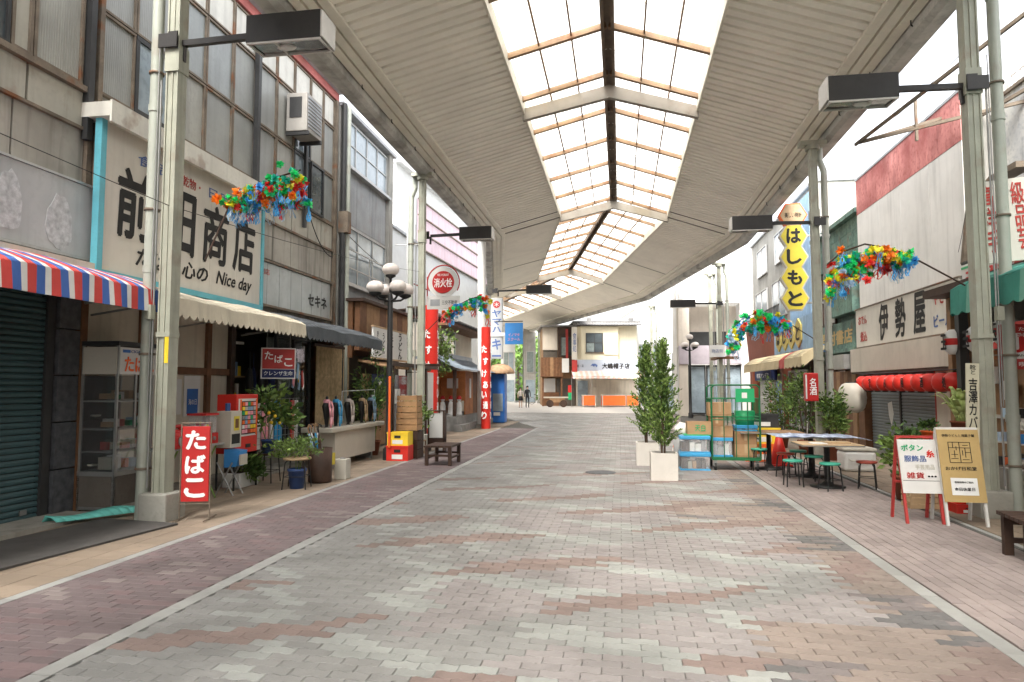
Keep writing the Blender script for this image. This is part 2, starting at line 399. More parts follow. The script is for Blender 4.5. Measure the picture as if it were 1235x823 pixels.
while t < 44:
    s0 = -2.98 + (PL / 2 if j % 2 else 0); i = 0
    a, b = -3.1, 2.66
    if t > 27.3: a, b = -2.98 - (t - 27.3) * .32, 2.56 + (t - 27.3) * .08
    s = s0 - math.ceil((s0 - a) / PL) * PL
    while s < b - PL * .4:
        if s + PL * .35 > a: cells.append((min(max(s + PL / 2, a + PL / 2), b - PL / 2 + .02), t, pave_col(s + PL / 2, t, j, i)))
        s += PL; i += 1
    t += PW; j += 1
tiles('road', cells, zp, zf, ['paver_pink', 'paver_terracotta', 'paver_green', 'paver_grey', 'paver_peach', 'paver_dark', 'paver_mauve'], 300, -.02, 17)
g = MB(); g.poly([tuple(ws(-9, -3, -.018)), tuple(ws(9, -3, -.018)), tuple(ws(9, 44.5, -.018)), tuple(ws(-9, 44.5, -.018))]); g.build('road_bedding', 'grout', kind='structure')
# --- far carriageway past the bend, plain pale paving
g = MB()
g.poly([tuple(ws(-14, 44.2, -.004)), tuple(ws(12, 44.2, -.004)), (16, 62, -.004), (6, 100, -.004), (-22, 100, -.004)]); 
mat('far_paving', (.42, .40, .38), .8, .12, 1, grime=.1); g.build('far_paving', 'far_paving', kind='structure')
# --- kerb strips: rows of flat kerb stones
def kerb(name, s, w, t0, t1, L=.6, m='kerb_pale'):
    root = struct(name); mb = MB(); mb.box(-w / 2, w / 2, .003, L - .003, -.02, .003); me = mb.mesh('kerb_stone', m); t = t0
    while t < t1: inst(me, 'kerb_stone', root, (s, t, R.uniform(-.001, .002))); t += L
kerb('kerb_line', -3.06, .13, 1.2, 27.2); kerb('kerb_line', 2.64, .13, 1.8, 33); kerb('kerb_line', -4.47, .10, 2.4, 27); kerb('kerb_line', 4.33, .07, 3, 33)
# --- mauve brick strip on the left, pink tile strip on the right
rect = lambda w, h, g=.003: [(-w / 2 + g, -h / 2 + g), (w / 2 - g, -h / 2 + g), (w / 2 - g, h / 2 - g), (-w / 2 + g, h / 2 - g)]
cells = []; j = 0; t = 2.2
while t < 27.2:
    s = -4.55 + (.1 if j % 2 else 0)
    while s < -3.13 - .08:
        n = noise.noise(Vector((s * 1.6, t * 1.1, 0))) * .6 + R.uniform(-.5, .5)
        cells.append((s + .1 if s + .2 < -3.11 else -3.22, t, 'brick_pale' if n > .42 else 'brick_rose' if n < -.3 else 'brick_mauve')); s += .2
    t += .1; j += 1
tiles('brick_pavement', cells, rect(.2, .1), rect(.2, .1), ['brick_mauve', 'brick_pale', 'brick_rose'], 300, -.02, 12, 'brick')
cells = []; j = 0; s = 2.78
while s < 4.28:
    t = 2.4 + (.15 if j % 2 else 0)
    while t < 33: cells.append((s, t, 'tile_pink' if R.random() < .8 else 'tile_pink_dark')); t += .3
    s += .1; j += 1
tiles('tile_pavement', cells, rect(.1, .3, .0025), rect(.1, .3, .0025), ['tile_pink', 'tile_pink_dark'], 300, -.02, 12, 'tile')
for nm, a, b in (('shop_front_pavement', -6.95, -4.54), ('shop_front_pavement', 4.4, 6.7)):
    cells = []; t = 2.6; w = (b - a) / 8
    while t < 33:
        for i in range(8): cells.append((a + w * (i + .5), t, 'tile_beige' if R.random() < .7 else 'tile_tan'))
        t += .3
    tiles(nm, cells, rect(w, .3), rect(w, .3), ['tile_beige', 'tile_tan'], 240, -.02, 12, 'tile')
mh = MB(); mh.lathe([(.0001, .004), (.26, .004), (.29, .004), (.3, -.01)], n=24)
o = mh.build('manhole_cover', 'stone_dark'); o['label'] = 'dark round manhole cover set in the middle of the paved street'; o['category'] = 'manhole cover'; o.location = ws(-.15, 13.5, .004)
# ================================================================ ARCADE ROOF
P = [ws(.05, -22), ws(.05, 28.3), Vector((3.85, 45, 0)), Vector((-5.9, 81, 0)), Vector((-12, 100, 0))]
def _n(i): d = (P[i + 1] - P[i]).normalized(); return Vector((d.y, -d.x, 0))
mit = []
for i in range(len(P)):
    if i == 0: mit.append(_n(0))
    elif i == len(P) - 1: mit.append(_n(i - 1))
    else:
        a, b = _n(i - 1), _n(i); m = (a + b).normalized(); mit.append(m / m.dot(a))
def S(i, f, o, z):
    dz = -.13 * max(0, min(1, o / 5)) + .05 * max(0, min(1, -o / 5))
    a = P[i] + mit[i] * o; b = P[i + 1] + mit[i + 1] * o; q = a.lerp(b, f); return (q.x, q.y, z + dz)
arc = thing('arcade_roof', 'long cream ribbed arcade canopy with glazed ridge skylight curving over the street', 'arcade roof', (0, 0, 0), world=True)
def strip(mb, i, f0, f1, pa, pb, m=0):   # quad between two profile points (o,z)
    mb.add([S(i, f0, *pa), S(i, f1, *pa), S(i, f1, *pb), S(i, f0, *pb)], [(0, 1, 2, 3)], m)
HW, SO, EV = 2.22, 4.50, 5.06
# soffit panels of ribbed deck, fascia boards, gutters
for i in range(4):
    ln = (P[i + 1] - P[i]).length; nb = max(1, round(ln / 2.24))
    for b in range(nb):
        f0, f1 = b / nb, (b + 1) / nb
        if i == 3 and b > 1: continue
        for sd in (-1, 1):
            mb = MB(); fr = 8
            for k in range(fr):
                a0 = f0 + (f1 - f0) * k / fr; a1 = f0 + (f1 - f0) * (k + .66) / fr; a2 = f0 + (f1 - f0) * (k + .71) / fr; a3 = f0 + (f1 - f0) * (k + .92) / fr; a4 = f0 + (f1 - f0) * (k + 1) / fr
                A, B = (sd * SO, 8.02), (sd * HW, 8.70); A2, B2 = (sd * SO, 8.11), (sd * HW, 8.79)
                strip(mb, i, a0, a1, A, B)
                mb.add([S(i, a1, *A), S(i, a2, *A2), S(i, a2, *B2), S(i, a1, *B)], [(0, 1, 2, 3)])
                strip(mb, i, a2, a3, A2, B2)
                mb.add([S(i, a3, *A2), S(i, a4, *A), S(i, a4, *B), S(i, a3, *B2)], [(0, 1, 2, 3)])
            mb.build('soffit_panel', 'soffit', arc)
            mb = MB(); pr = [(SO + .02, 8.10), (SO - .01, 7.97)]
            for k in range(3):
                x = SO + .0 + k * .19; z = 7.95 - k * .05
                pr += [(x, z), (x + .15, z - .035), (x + .152, z + .03), (x + .188, z + .02)]
            pr += [(EV, 7.78)]
            for p, q in zip(pr, pr[1:]): strip(mb, i, f0, f1, (sd * p[0], p[1]), (sd * q[0], q[1]))
            mb.build('fascia_board', 'fascia', arc)
            mb = MB()
            pr = [(EV, 7.80), (EV, 7.66), (EV + .10, 7.60), (EV + .34, 7.62), (EV + .40, 7.72), (EV + .40, 8.0), (EV - .02, 8.0), (EV, 7.80)]
            for p, q in zip(pr, pr[1:]): strip(mb, i, f0, f1, (sd * p[0], p[1]), (sd * q[0], q[1]))
            mb.build('gutter', 'gutter', arc)
            mb = MB(); strip(mb, i, f0, f1, (sd * (EV + .1), 8.12), (sd * HW, 9.02)); strip(mb, i, f0, f1, (sd * (EV + .1), 8.15), (sd * HW, 9.05)); mb.build('roof_deck', 'tin', arc)
            mb = MB(); strip(mb, i, f0, f1, (sd * HW, 8.66), (sd * HW, 9.04)); strip(mb, i, f0, f1, (sd * (HW - .05), 8.66), (sd * (HW - .05), 9.0)); strip(mb, i, f0, f1, (sd * (HW - .05), 8.66), (sd * HW, 8.66)); mb.build('skylight_kerb', 'fascia', arc)
        # skylight bay
        zi, zr = 8.92, 9.55
        zat = lambda o: zi + (zr - zi) * (1 - abs(o) / HW)
        for sd in (-1, 1):
            for k in range(3):
                o0, o1 = sd * (.08 + (HW - .1) * k / 3), sd * (.08 + (HW - .1) * (k + 1) / 3)
                mb = MB(); e = .006
                strip(mb, i, f0 + .002, f1 - .002, (o0, zat(o0) + .05), (o1, zat(o1) + .05)); mb.build('pane', 'skylight', arc)
            for k in (1, 2):
                o = sd * (.08 + (HW - .1) * k / 3); mb = MB(); mb.bar(S(i, f0, o, zat(o)), S(i, f1, o, zat(o)), .035, .06); mb.build('glazing_bar', 'rib', arc)
            mb = MB(); mb.bar(S(i, f0, sd * .03, zat(0) - .03), S(i, f0, sd * (HW - .03), zat(HW) - .03), .11, .12); mb.build('rafter', 'rib', arc)
            mb = MB(); fm = (f0 + f1) / 2; mb.bar(S(i, fm, sd * .03, zat(0) + .02), S(i, fm, sd * (HW - .03), zat(HW) + .02), .012, .015); mb.build('glazing_bar', 'fascia', arc)
        mb = MB()
        for q in (-.11, .11): mb.bar(S(i, f0, q, zr - .08), S(i, f1, q, zr - .08), .07, .2)
        mb.bar(S(i, f0, 0, zr + .06), S(i, f1, 0, zr + .06), .3, .03); mb.build('ridge_beam', 'ridge_dark', arc)
    # main plate beams
    if i == 0: fs_ = [(tt + 22) / 50.3 for tt in (-16, -4.9, 6.2, 17.3, 28.3)]
    elif i == 1: fs_ = [.98]
    elif i == 2: fs_ = [.22, .46, .7, .94]
    else: fs_ = []
    for f in fs_:
        w = .16 / ln
        for sd in (-1, 1):
            mb = MB(); vs = []
            for ff in (f - w / 2, f + w / 2):
                vs += [S(i, ff, 0, 9.38), S(i, ff, sd * HW, 8.80), S(i, ff, sd * HW, 8.50), S(i, ff, 0, 9.05)]
            mb.add(vs, [(0, 1, 2, 3), (7, 6, 5, 4), (0, 4, 5, 1), (1, 5, 6, 2), (2, 6, 7, 3), (3, 7, 4, 0)]); mb.build('roof_beam', 'roof_beam', arc)
# hooks on the fascia, cable runs and speakers
hk = MB(); hk.tube([(0, 0, .05), (0, 0, -.03), (.03, 0, -.06)], .012, 5); hkm = hk.mesh('hook', 'black')
for k in range(11, 27):
    for sd in (-1, 1): inst(hkm, 'hook', arc, S(0, k / 27, sd * (SO + .5), 7.78))
# soffit seams at the bends
for i, f in ((0, .981), (1, .0), (1, .55), (2, .0), (2, .3)):
    for sd in (-1, 1):
        mb = MB(); mb.bar(S(i, f, sd * SO, 8.02), S(i, f, sd * HW, 8.70), .05, .04); mb.build('soffit_joint', 'wood_dark' if i == 0 else 'roof_beam', arc)
# ================================================================ POSTS
def post(s, t, label, side, far=False, world=None, pipe=True, h=7.62, ps=None):
    if world: r = thing('arcade_post', label, 'post', world, 0, 'steel posts carrying the arcade roof', world=True)
    else: r = thing('arcade_post', label, 'post', (s, t), 0, 'steel posts carrying the arcade roof')
    mb = MB(); w = .085
    mb.box(-w + .02, w - .02, -.075, .075, .3, h); mb.box(-w, -w + .02, -.092, .092, .3, h); mb.box(w - .02, w, -.092, .092, .3, h); mb.box(-.012, .012, -.088, .088, .3, h)
    mb.build('column', 'post_green', r)
    mb = MB(); mb.box(-.19, .19, -.2, .2, -.01, .34); mb.build('concrete_base', 'concrete_post', r, bevel=.02)
    MB().box(-.1, .1, -.106, .106, h - 1.9, h - 1.55).build('collar', 'post_green', r); MB().box(-.095, .095, -.102, .102, 2.28, 2.34).build('collar', 'post_green', r)
    e = side * .3
    MB().tube([(0, 0, h - .1), (0, 0, h + .05)], .17, 8).build('head_collar', 'post_green', r); MB().box(-.3, .3, -.14, .14, h, h + .1).build('head_bracket', 'post_green', r)
    if pipe:
        px, py = ps or (side * .36, .1)
        mb = MB(); mb.tube([(px, py, 0), (px, py, h - .55), (px * .7, py, h - .3), (px * .7, py, h + .1)], .074, 12)
        for z in (1.2, 3.1, 5.2): mb.cyl((px, py, z), (px, py, z + .09), .084, n=12)
        mb.build('drain_pipe', 'pipe_green', r)
        for z in (.62, 2.05, 3.9, 5.7): mb = MB(); mb.lathe([(.084, z), (.092, z), (.092, z + .03), (.084, z + .03)], (px, py, 0), 12); mb.bar((px, py, z + .015), (0, 0, z + .015), .02); mb.build('pipe_clamp', 'frame_rust', r)
    MB().tube([(side * .14, -.1, .4), (side * .14, -.1, 5.6)], .012, 6).build('cable', 'steel', r); MB().tube([(side * .155, -.13, 1.4), (side * .155, -.13, h - 1.4)], .008, 6).build('cable', 'steel', r); MB().box(side * .15 - .04, side * .15 + .04, -.19, -.1, 2.5, 2.68).build('junction_box', 'post_green', r)
    return r
pL1 = post(-5.43, 7.9, 'nearest left arcade post with rusty streaks beside the tobacco shop', -1, ps=(-.24, -.06))
mb = MB(); mb.box(.03, .083, -.098, -.093, 1.95, 2.28); mb.build('yellow_sticker', 'yellow', pL1)
post(-5.25, 18.5, 'green grey arcade post beside the fire hydrant sign and udon shop', -1)
pR1 = post(4.90, 9.75, 'nearest right arcade post behind the tan sandwich board', 1, h=7.42, ps=(.37, .1))
post(4.84, 16.95, 'arcade post between the yellow honeycomb sign and the green copper building', 1, h=7.4, ps=(.3, .2))
post(4.93, 33.3, 'arcade post behind the green cage trolley', 1, h=7.45)
post(4.93, 36.6, 'thinner looking arcade post left of the one behind the green trolley', 1, h=7.5)
for x, y, lb in ((10.15, 49.5, 'far pale arcade post right of the hat shop'), (5.6, 64, 'far arcade post left of the striped awning of the hat shop'), (2.75, 70, 'farthest right side arcade post behind the two pedestrians')):
    post(0, 0, lb, 1, world=(x, y, 0), h=7.5)
rp = thing('arcade_post', 'slender white arcade post standing behind the second red pillar', 'post', (-5.32, 27.3)); 
MB().cyl((0, 0, 0), (0, 0, 7.6), .17, n=14).build('column', 'white_paint', rp); MB().box(-.24, .24, -.24, .24, 0, .16).build('concrete_base', 'concrete_post', rp)
# ---- box floodlights on arms
def flood(s, t, z, side, arm, lenb, label, k=1.):
    r = thing('arm_lamp', label, 'lamp', (s, t, z), 0, 'box lamps on arms fixed to the arcade posts'); d = -side
    a = .13
    MB().bar((d * a, 0, 0), (d * (a + arm), 0, .02), .07, .075).build('arm', 'lamp_dark', r)
    mb = MB(); mb.box(min(0, d * a) - .0, max(0, d * a), -.14, -.12, -.11, .11); mb.box(-.13, .13, -.15, -.12, -.10, .08); mb.bar((d * a, 0, -.02), (d * a, 0, -.24), .05); mb.build('clamp', 'lamp_dark', r)
    x0 = d * (a + arm); x1 = d * (a + arm + lenb); h = .2 * k; w = .26 * k
    mb = MB(); vs = []
    for x, wz in ((x0, w * .82), (x1, w)):
        vs += [(x, -w * .9, -h * .95), (x, w * .9, -h * .75), (x, w * .9, h), (x, -w * .9, h * 1.05)]
    mb.add(vs, [(3, 2, 1, 0), (0, 1, 5, 4), (1, 2, 6, 5), (2, 3, 7, 6), (3, 0, 4, 7)]); 
    mb.build('housing', 'lamp_dark', r, solid=.02)
    MB().box(min(x1, x1 + d * .02), max(x1, x1 + d * .02), -w * .92, w * .92, -h * .9, h * 1.06).build('end_cap', 'lamp_end', r)
    mb = MB(); q = .05 * d
    mb.add([(x0 + q, -w * .82, -h * .99), (x1 - q, -w * .82, -h * .99), (x1 - q, w * .82, -h * .80), (x0 + q, w * .82, -h * .80)], [(0, 1, 2, 3)]); gl = mb.build('lamp_glass', 'reflector', r)
    mb = MB()
    e = .025
    for p, p2 in (((x0, -w * .86), (x1, -w * .86)), ((x0, w * .86), (x1, w * .86)), ((x0 + q * .4, -w * .86), (x0 + q * .4, w * .86)), ((x1 - q * .4, -w * .86), (x1 - q * .4, w * .86)), ((x0 * .62 + x1 * .38, -w * .86), (x0 * .62 + x1 * .38, w * .86))):
        zz = lambda y: -h * (1.0 - .1 * (y / w + 1))
        mb.bar((p[0], p[1], zz(p[1]) - .012), (p2[0], p2[1], zz(p2[1]) - .012), e)
    mb.build('glass_frame', 'lamp_end', r)
    mb = MB(); xm = x0 * .55 + x1 * .45; mb.sph((xm, 0, -h * .95), (.13, .07, .03), 12, 6); mb.build('bulb', 'white_paint', gl)
    return r
flood(-5.47, 7.9, 6.12, -1, 1.0, .98, 'large box lamp on arm of the nearest left post above the shop sign', .85)
flood(-5.25, 18.9, 6.0, -1, .9, .92, 'black box lamp on arm above the fire hydrant sign', .85)
flood(-5.25, 30.0, 5.95, -1, 1.3, 1.1, 'box lamp on arm left of the far blue hanging sign', .9)
flood(4.93, 9.75, 5.66, 1, .86, .88, 'box lamp on arm of the nearest right post under the canopy edge', .82)
flood(4.93, 16.95, 5.55, 1, .95, .92, 'box lamp on arm beside the yellow honeycomb sign', .8)
flood(4.93, 33.3, 5.6, 1, 1.0, 1.15, 'box lamp on arm above the clipped evergreens and trolley', .85)
# ================================================================ FACADE HELPERS (absolute street coordinates, root at o)
def B(root, name, m, o, *boxes, **k):
    mb = MB(o)
    for b in boxes: mb.box(*b)
    return mb.build(name, m, root, **k)
def window(root, o, sg, s, t0, t1, z0, z1, cols, rows, fm='frame_rust', pm='frost', fw=.045, mid=None):
    """framed window on a wall facing +s (sg=1) or -s (sg=-1); each pane is a sub-part"""
    mb = MB(o); d = .07
    X = lambda a, b: (min(s + sg * a, s + sg * b), max(s + sg * a, s + sg * b))
    cw = (t1 - t0) / cols; rh = (z1 - z0) / rows
    x0, x1 = X(0, d)
    mb.box(x0, x1, t0, t1, z0, z0 + fw); mb.box(x0, x1, t0, t1, z1 - fw, z1)
    for i in range(cols + 1):
        w = fw if i in (0, cols) else fw * .75; c = t0 + cw * i; c = min(max(c, t0 + w / 2), t1 - w / 2)
        mb.box(x0, x1 - .004, c - w / 2, c + w / 2, z0 + fw, z1 - fw)
    for j in range(1, rows): mb.box(x0, x1 - .012, t0 + fw, t1 - fw, z0 + rh * j - fw * .35, z0 + rh * j + fw * .35)
    f = mb.build('window', fm, root)
    for i in range(cols):
        for j in range(rows):
            x0, x1 = X(.012 + R.uniform(0, .012), .034); m = R.choice(['frost', 'frost', 'frost_b', 'frost_c']) if pm == 'frost' else pm if isinstance(pm, str) else pm[(i + j * cols) % len(pm)]
            MB(o).box(x0, x1, t0 + cw * i + fw * .4, t0 + cw * (i + 1) - fw * .4, z0 + rh * j + fw * .4, z0 + rh * (j + 1) - fw * .4).build('pane', m, f)
    return f
def awning(name, label, cat, sg, s0, z0, s1, z1, val, ta, tb, stripes, scal=.035, sw=.16, loc=None, ends=True, bulge=.08, group=None, arms=True):
    """sg: +1 for the left side. cloth is cut in strips of the given materials"""
    o = (s0, (ta + tb) / 2, 0); r = thing(name, label, cat, o, 0, group)
    prof = [(s0 + (s1 - s0) * q, z0 + (z1 - z0) * q + bulge * math.sin(math.pi * q)) for q in (0, .25, .5, .75, .93)] + [(s1, z1 - .02)]
    mats = []; [mats.append(m) for m, w in stripes if m not in mats]
    mb = MB(o); t = ta; i = 0; val_b = MB(o)
    while t < tb - 1e-3:
        m, w = stripes[i % len(stripes)]; e = min(t + w, tb); mi = mats.index(m)
        sag = lambda t_: .014 * math.sin(t_ * 3.1) + .008 * math.sin(t_ * 7.7)
        n = 2
        for k in range(n):
            a, b = t + (e - t) * k / n, t + (e - t) * (k + 1) / n
            for (p, q) in zip(prof, prof[1:]): mb.add([(p[0], a, p[1] + sag(a)), (p[0], b, p[1] + sag(b)), (q[0], b, q[1] + sag(b)), (q[0], a, q[1] + sag(a))], [(0, 1, 2, 3)], mi, True)
        zb = lambda q: z1 - val + scal * (1 - abs(math.sin(math.pi * (q - ta) / sw)))
        K = 14 if scal else 4
        for k in range(K):
            a, b = t + (e - t) * k / K, t + (e - t) * (k + 1) / K; fa = .012 * math.sin(a * 9) * sg; fb = .012 * math.sin(b * 9) * sg
            mb.add([(s1, a, z1 - .02 + sag(a)), (s1, b, z1 - .02 + sag(b)), (s1 + fb + .02 * sg, b, zb(b)), (s1 + fa + .02 * sg, a, zb(a))], [(0, 1, 2, 3)], mi)
        t = e; i += 1
    if ends:
        for tt in (ta, tb):
            pts = [(p[0], tt, p[1]) for p in prof] + [(s1, tt, z1 - val), (s0 + (s1 - s0) * .85, tt, z1 - val * .8), (s0, tt, z0 - .1)]
            mb.poly(pts, 0)
    mb.build('canopy_cloth', mats, r, solid=.012)
    if arms:
        mb = MB(o)
        for tt in (ta + .05, (ta + tb) / 2, tb - .05):
            mb.bar((s0, tt, z0 - .45), (s1 - sg * .04, tt, z1 - .04), .025); mb.bar((s0, tt, z0 - .03), (s1 - sg * .04, tt, z1 - .05), .02)
        mb.bar((s1 - sg * .04, ta, z1 - .05), (s1 - sg * .04, tb, z1 - .05), .028)
        mb.build('awning_frame', 'steel', r)
    return r
def shutter(root, o, sg, s, t0, t1, z0, z1, m, pitch=.075):
    mb = MB(); w = t1 - t0; mb.extr([(0, -w / 2, .004), (sg * .012, -w / 2, .012), (sg * .014, -w / 2, pitch * .6), (0, -w / 2, pitch - .004), (-sg * .01, -w / 2, pitch * .5)], (0, w, 0))
    me = mb.mesh('shutter_slat', m); z = z0
    while z < z1 - pitch * .5: inst(me, 'shutter_slat', root, (s - o[0], (t0 + t1) / 2 - o[1], z)); z += pitch
def wires(pts, r=.006, m='black', name='cable', root=None, o=(0, 0, 0)):
    mb = MB(o)
    for a, b, sag in pts:
        a, b = Vector(a), Vector(b); q = [a.lerp(b, i / 8) - Vector((0, 0, sag * 4 * (i / 8) * (1 - i / 8))) for i in range(9)]; mb.tube(q, r, 5)
    return mb.build(name, m, root)
# ================================================================ LEFT ROW
# --- shop with green shutter, nearest on the left
o = (-6.95, 5, 0); r = thing('shop_building', 'grey shop with dark green roller shutter and blank grey sign panel at left edge', 'building', o)
B(r, 'wall', 'stain_wall', o, (-11, -7.02, .5, 8.2, 2.8, 5.14)); B(r, 'upper_wall', 'wall_grey', o, (-11, -6.99, .5, 8.2, 5.14, 8.9)); B(r, 'roof', 'tin', o, (-11, -6.7, .5, 8.2, 8.9, 9.02))
for i, (a, b) in enumerate(((.6, 1.9), (1.93, 3.2), (3.23, 4.5), (4.53, 5.8), (5.83, 7.0), (7.03, 8.12))):
    B(r, 'wall_slab', 'stain_wall', o, (-7.02, -6.955, a, b, 4.42, 5.13)); 
for i in range(8): B(r, 'sill_panel', 'panel_cream', o, (-6.985, -6.935, .62 + i * .94, .62 + i * .94 + .9, 5.17, 5.64))
B(r, 'sill_rail', 'frame_rust', o, (-6.98, -6.86, .5, 8.14, 5.645, 5.72)); B(r, 'sill_rail', 'frame_rust', o, (-6.98, -6.90, .5, 8.14, 5.125, 5.165))
for a, b, c in ((.6, 2.4, 2), (2.42, 4.3, 2), (4.32, 6.2, 2)): window(r, o, 1, -6.98, a, b, 5.73, 7.2, c, 1, 'frame_rust', 'frost')
window(r, o, 1, -6.98, 6.22, 6.9, 5.73, 7.2, 1, 1, 'frame_dark', 'pane_dark'); window(r, o, 1, -6.98, 6.92, 7.22, 5.73, 7.2, 1, 1, 'frame_rust', 'panel_cream'); window(r, o, 1, -6.98, 7.24, 8.02, 5.73, 7.15, 1, 1, 'frame_rust', 'frost')
for a in range(4): window(r, o, 1, -6.98, .6 + a * 1.88, 2.45 + a * 1.88, 7.24, 8.8, 2, 1, 'frame_rust', 'frost')
B(r, 'downpipe', 'frame_dark', o, (-6.93, -6.84, 8.05, 8.15, 5.0, 9)); B(r, 'pier', 'frame_rust', o, (-6.96, -6.9, 8.13, 8.22, 3.2, 5.13))
B(r, 'sign_panel', 'sign_grey', o, (-6.93, -6.86, 3.2, 8.33, 3.38, 4.36), bevel=.01)
mb = MB(o)
for x0, x1, z0, z1 in ((3.18, 8.35, 4.36, 4.39), (3.18, 8.35, 3.35, 3.38), (8.33, 8.37, 3.35, 4.39)): mb.box(-6.93, -6.84, x0, x1, z0, z1)
mb.build('sign_frame', 'frame_alu', r)
def blob(c, h, w, seed):
    pts = []; q = random.Random(seed)
    for i in range(22):
        a = 2 * math.pi * i / 22; k = 1 + q.uniform(-.09, .07); sh = .8 + .2 * math.sin(a) * -1
        pts.append((-6.858, c[0] + math.cos(a) * w * k * sh, c[1] + math.sin(a) * h * k))
    return pts
for c, h, w, sd in (((7.68, 3.78), .36, .26, 3), ((6.93, 3.85), .37, .23, 5), ((6.2, 3.85), .34, .25, 8), ((5.4, 3.85), .34, .25, 9)): MB(o).extr(blob(c, h, w, sd), (.006, 0, 0)).build('glue_residue', 'glue_blob', r)
B(r, 'awning_housing', 'wall_cream', o, (-6.95, -6.68, .6, 8.35, 3.16, 3.3)); 
shutter(r, o, 1, -6.95, .6, 7.62, .02, 2.85, 'shutter_green'); B(r, 'shutter_rail', 'frame_dark', o, (-7.0, -6.9, 7.62, 7.74, 0, 2.9)); B(r, 'shutter_hood', 'frame_dark', o, (-7.0, -6.8, .5, 7.74, 2.86, 3.16))
for i in range(5): B(r, 'stone_pier', 'stone_dark', o, (-7.02, -6.86 + .003 * (i % 2), 7.76, 8.1, .01 + i * .6, .6 + i * .6 - .008))
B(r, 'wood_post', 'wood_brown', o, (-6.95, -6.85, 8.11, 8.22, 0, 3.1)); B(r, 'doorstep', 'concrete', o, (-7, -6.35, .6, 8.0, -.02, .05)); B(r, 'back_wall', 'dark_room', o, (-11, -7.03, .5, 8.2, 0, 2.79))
B(r, 'lock_plate', 'steel', o, (-6.93, -6.915, 7.35, 7.45, .1, .16))
st = [('stripe_red', .115), ('stripe_blue', .105), ('stripe_white', .075)]
awning('striped_awning', 'red white and blue striped awning over the green shutter', 'awning', 1, -6.7, 3.2, -5.6, 2.9, .3, 3.0, 8.03, st, scal=.0, arms=True, bulge=.05)
mb = MB(); pts = []
mb.box(-.55, .55, -1.6, 1.6, 0, .02); x = mb.build('rubber_mat', 'mat_rubber'); x.location = ws(-5.75, 6.1, .004); x.rotation_euler = (0, 0, -TH - .12); x['label'] = 'long dark rubber mat lying in front of the green shutter'; x['category'] = 'mat'
mb = MB(); n = 10
for i in range(n):
    a, b = -0.45 + .9 * i / n, -0.45 + .9 * (i + 1) / n; h = lambda q: .06 + .025 * math.sin(q * 8)
    mb.add([(a * .6, a, h(a)), (b * .6, b, h(b)), (b * .6 + .09, b, h(b) * .7), (a * .6 + .09, a, h(a) * .7), (a * .6 - .04, a, 0), (b * .6 - .04, b, 0), (b * .6 + .16, b, 0), (a * .6 + .16, a, 0)], [(0, 1, 2, 3), (4, 5, 1, 0), (3, 2, 6, 7)], 0, True)
x = mb.build('folded_tarp', 'cyan_cloth', solid=.01); x.location = ws(-6.25, 7.75, .05); x.rotation_euler = (0, 0, -TH); x['label'] = 'turquoise folded tarp on the ground beside the green shutter'; x['category'] = 'tarp'
# --- main shop building with the big signboard
o = (-6.9, 12.2, 0); r = thing('shop_building', 'old two storey general store with rows of frosted windows and red roof edge', 'building', o)
B(r, 'wall', 'stain_wall', o, (-11, -7.0, 8.24, 16.3, 3.0, 5.72)); B(r, 'upper_wall', 'wall_grey', o, (-11, -6.98, 8.24, 16.3, 5.72, 9.02)); B(r, 'roof', 'tin', o, (-11.2, -6.75, 8.22, 16.35, 9.2, 9.3))
B(r, 'roof_fascia', 'fascia_red', o, (-7.0, -6.86, 8.22, 16.34, 9.0, 9.2))
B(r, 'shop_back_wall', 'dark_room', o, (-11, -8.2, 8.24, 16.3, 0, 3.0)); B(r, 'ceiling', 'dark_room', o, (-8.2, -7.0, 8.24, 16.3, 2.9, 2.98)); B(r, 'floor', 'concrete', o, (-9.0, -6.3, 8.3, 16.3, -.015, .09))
# window grid: bays between rails
edges = [8.3, 9.0, 9.95, 10.75, 11.6, 12.42, 13.25, 14.05, 14.85, 15.55, 16.2]
for a, b in zip(edges, edges[1:]):
    for z0, z1 in ((5.76, 6.95), (6.97, 8.22)):
        if (a, z0) in ((9.0, 5.76),): window(r, o, 1, -6.96, a, b, z0, z1, 1, 1, 'frame_dark', 'pane_sky', .07)
        elif a == 14.05: window(r, o, 1, -6.96, a, b, z0, z1, 1, 1, 'frame_dark', 'pane_sky', .05)
        elif a == 14.85 and z0 < 6: window(r, o, 1, -6.93, a, b, z0, z1, 1, 1, 'frame_dark', 'pane_dark', .05)
        else: window(r, o, 1, -6.97, a + .01, b - .01, z0, z1, 1, 1, 'frame_rust', 'frost', .035)
    window(r, o, 1, -6.97, a + .01, b - .01, 8.25, 8.97, 1, 1, 'frame_rust', 'frost_pale', .03)
    if a > 12: 
        B(r, 'sill_panel', 'panel_cream', o, (-6.99, -6.93, a + .02, b - .02, 5.1, 5.7)); B(r, 'wall_slab', 'stain_wall', o, (-7.0, -6.94, a + .01, b - .01, 4.3, 5.06))
B(r, 'rail', 'frame_rust', o, (-6.97, -6.885, 12.4, 16.25, 5.055, 5.1)); B(r, 'rail', 'frame_rust', o, (-6.97, -6.885, 12.4, 16.25, 5.7, 5.75))
B(r, 'iron_post', 'frame_dark', o, (-6.9, -6.8, 12.32, 12.42, 5.3, 9.0)); B(r, 'iron_post', 'frame_rust', o, (-6.93, -6.85, 16.2, 16.3, 3.0, 9.0)); B(r, 'iron_post', 'frame_rust', o, (-6.93, -6.86, 8.24, 8.32, 3.1, 9.0))
B(r, 'wire_cover', 'frame_dark', o, (-6.9, -6.83, 14.5, 14.58, 5.3, 7.2))
wires([((-6.85, 14.55, 5.9), (-6.85, 16.1, 4.9), .3), ((-6.85, 13.0, 5.6), (-6.85, 14.5, 5.8), .1)], .012, 'black', 'cable', r, o)
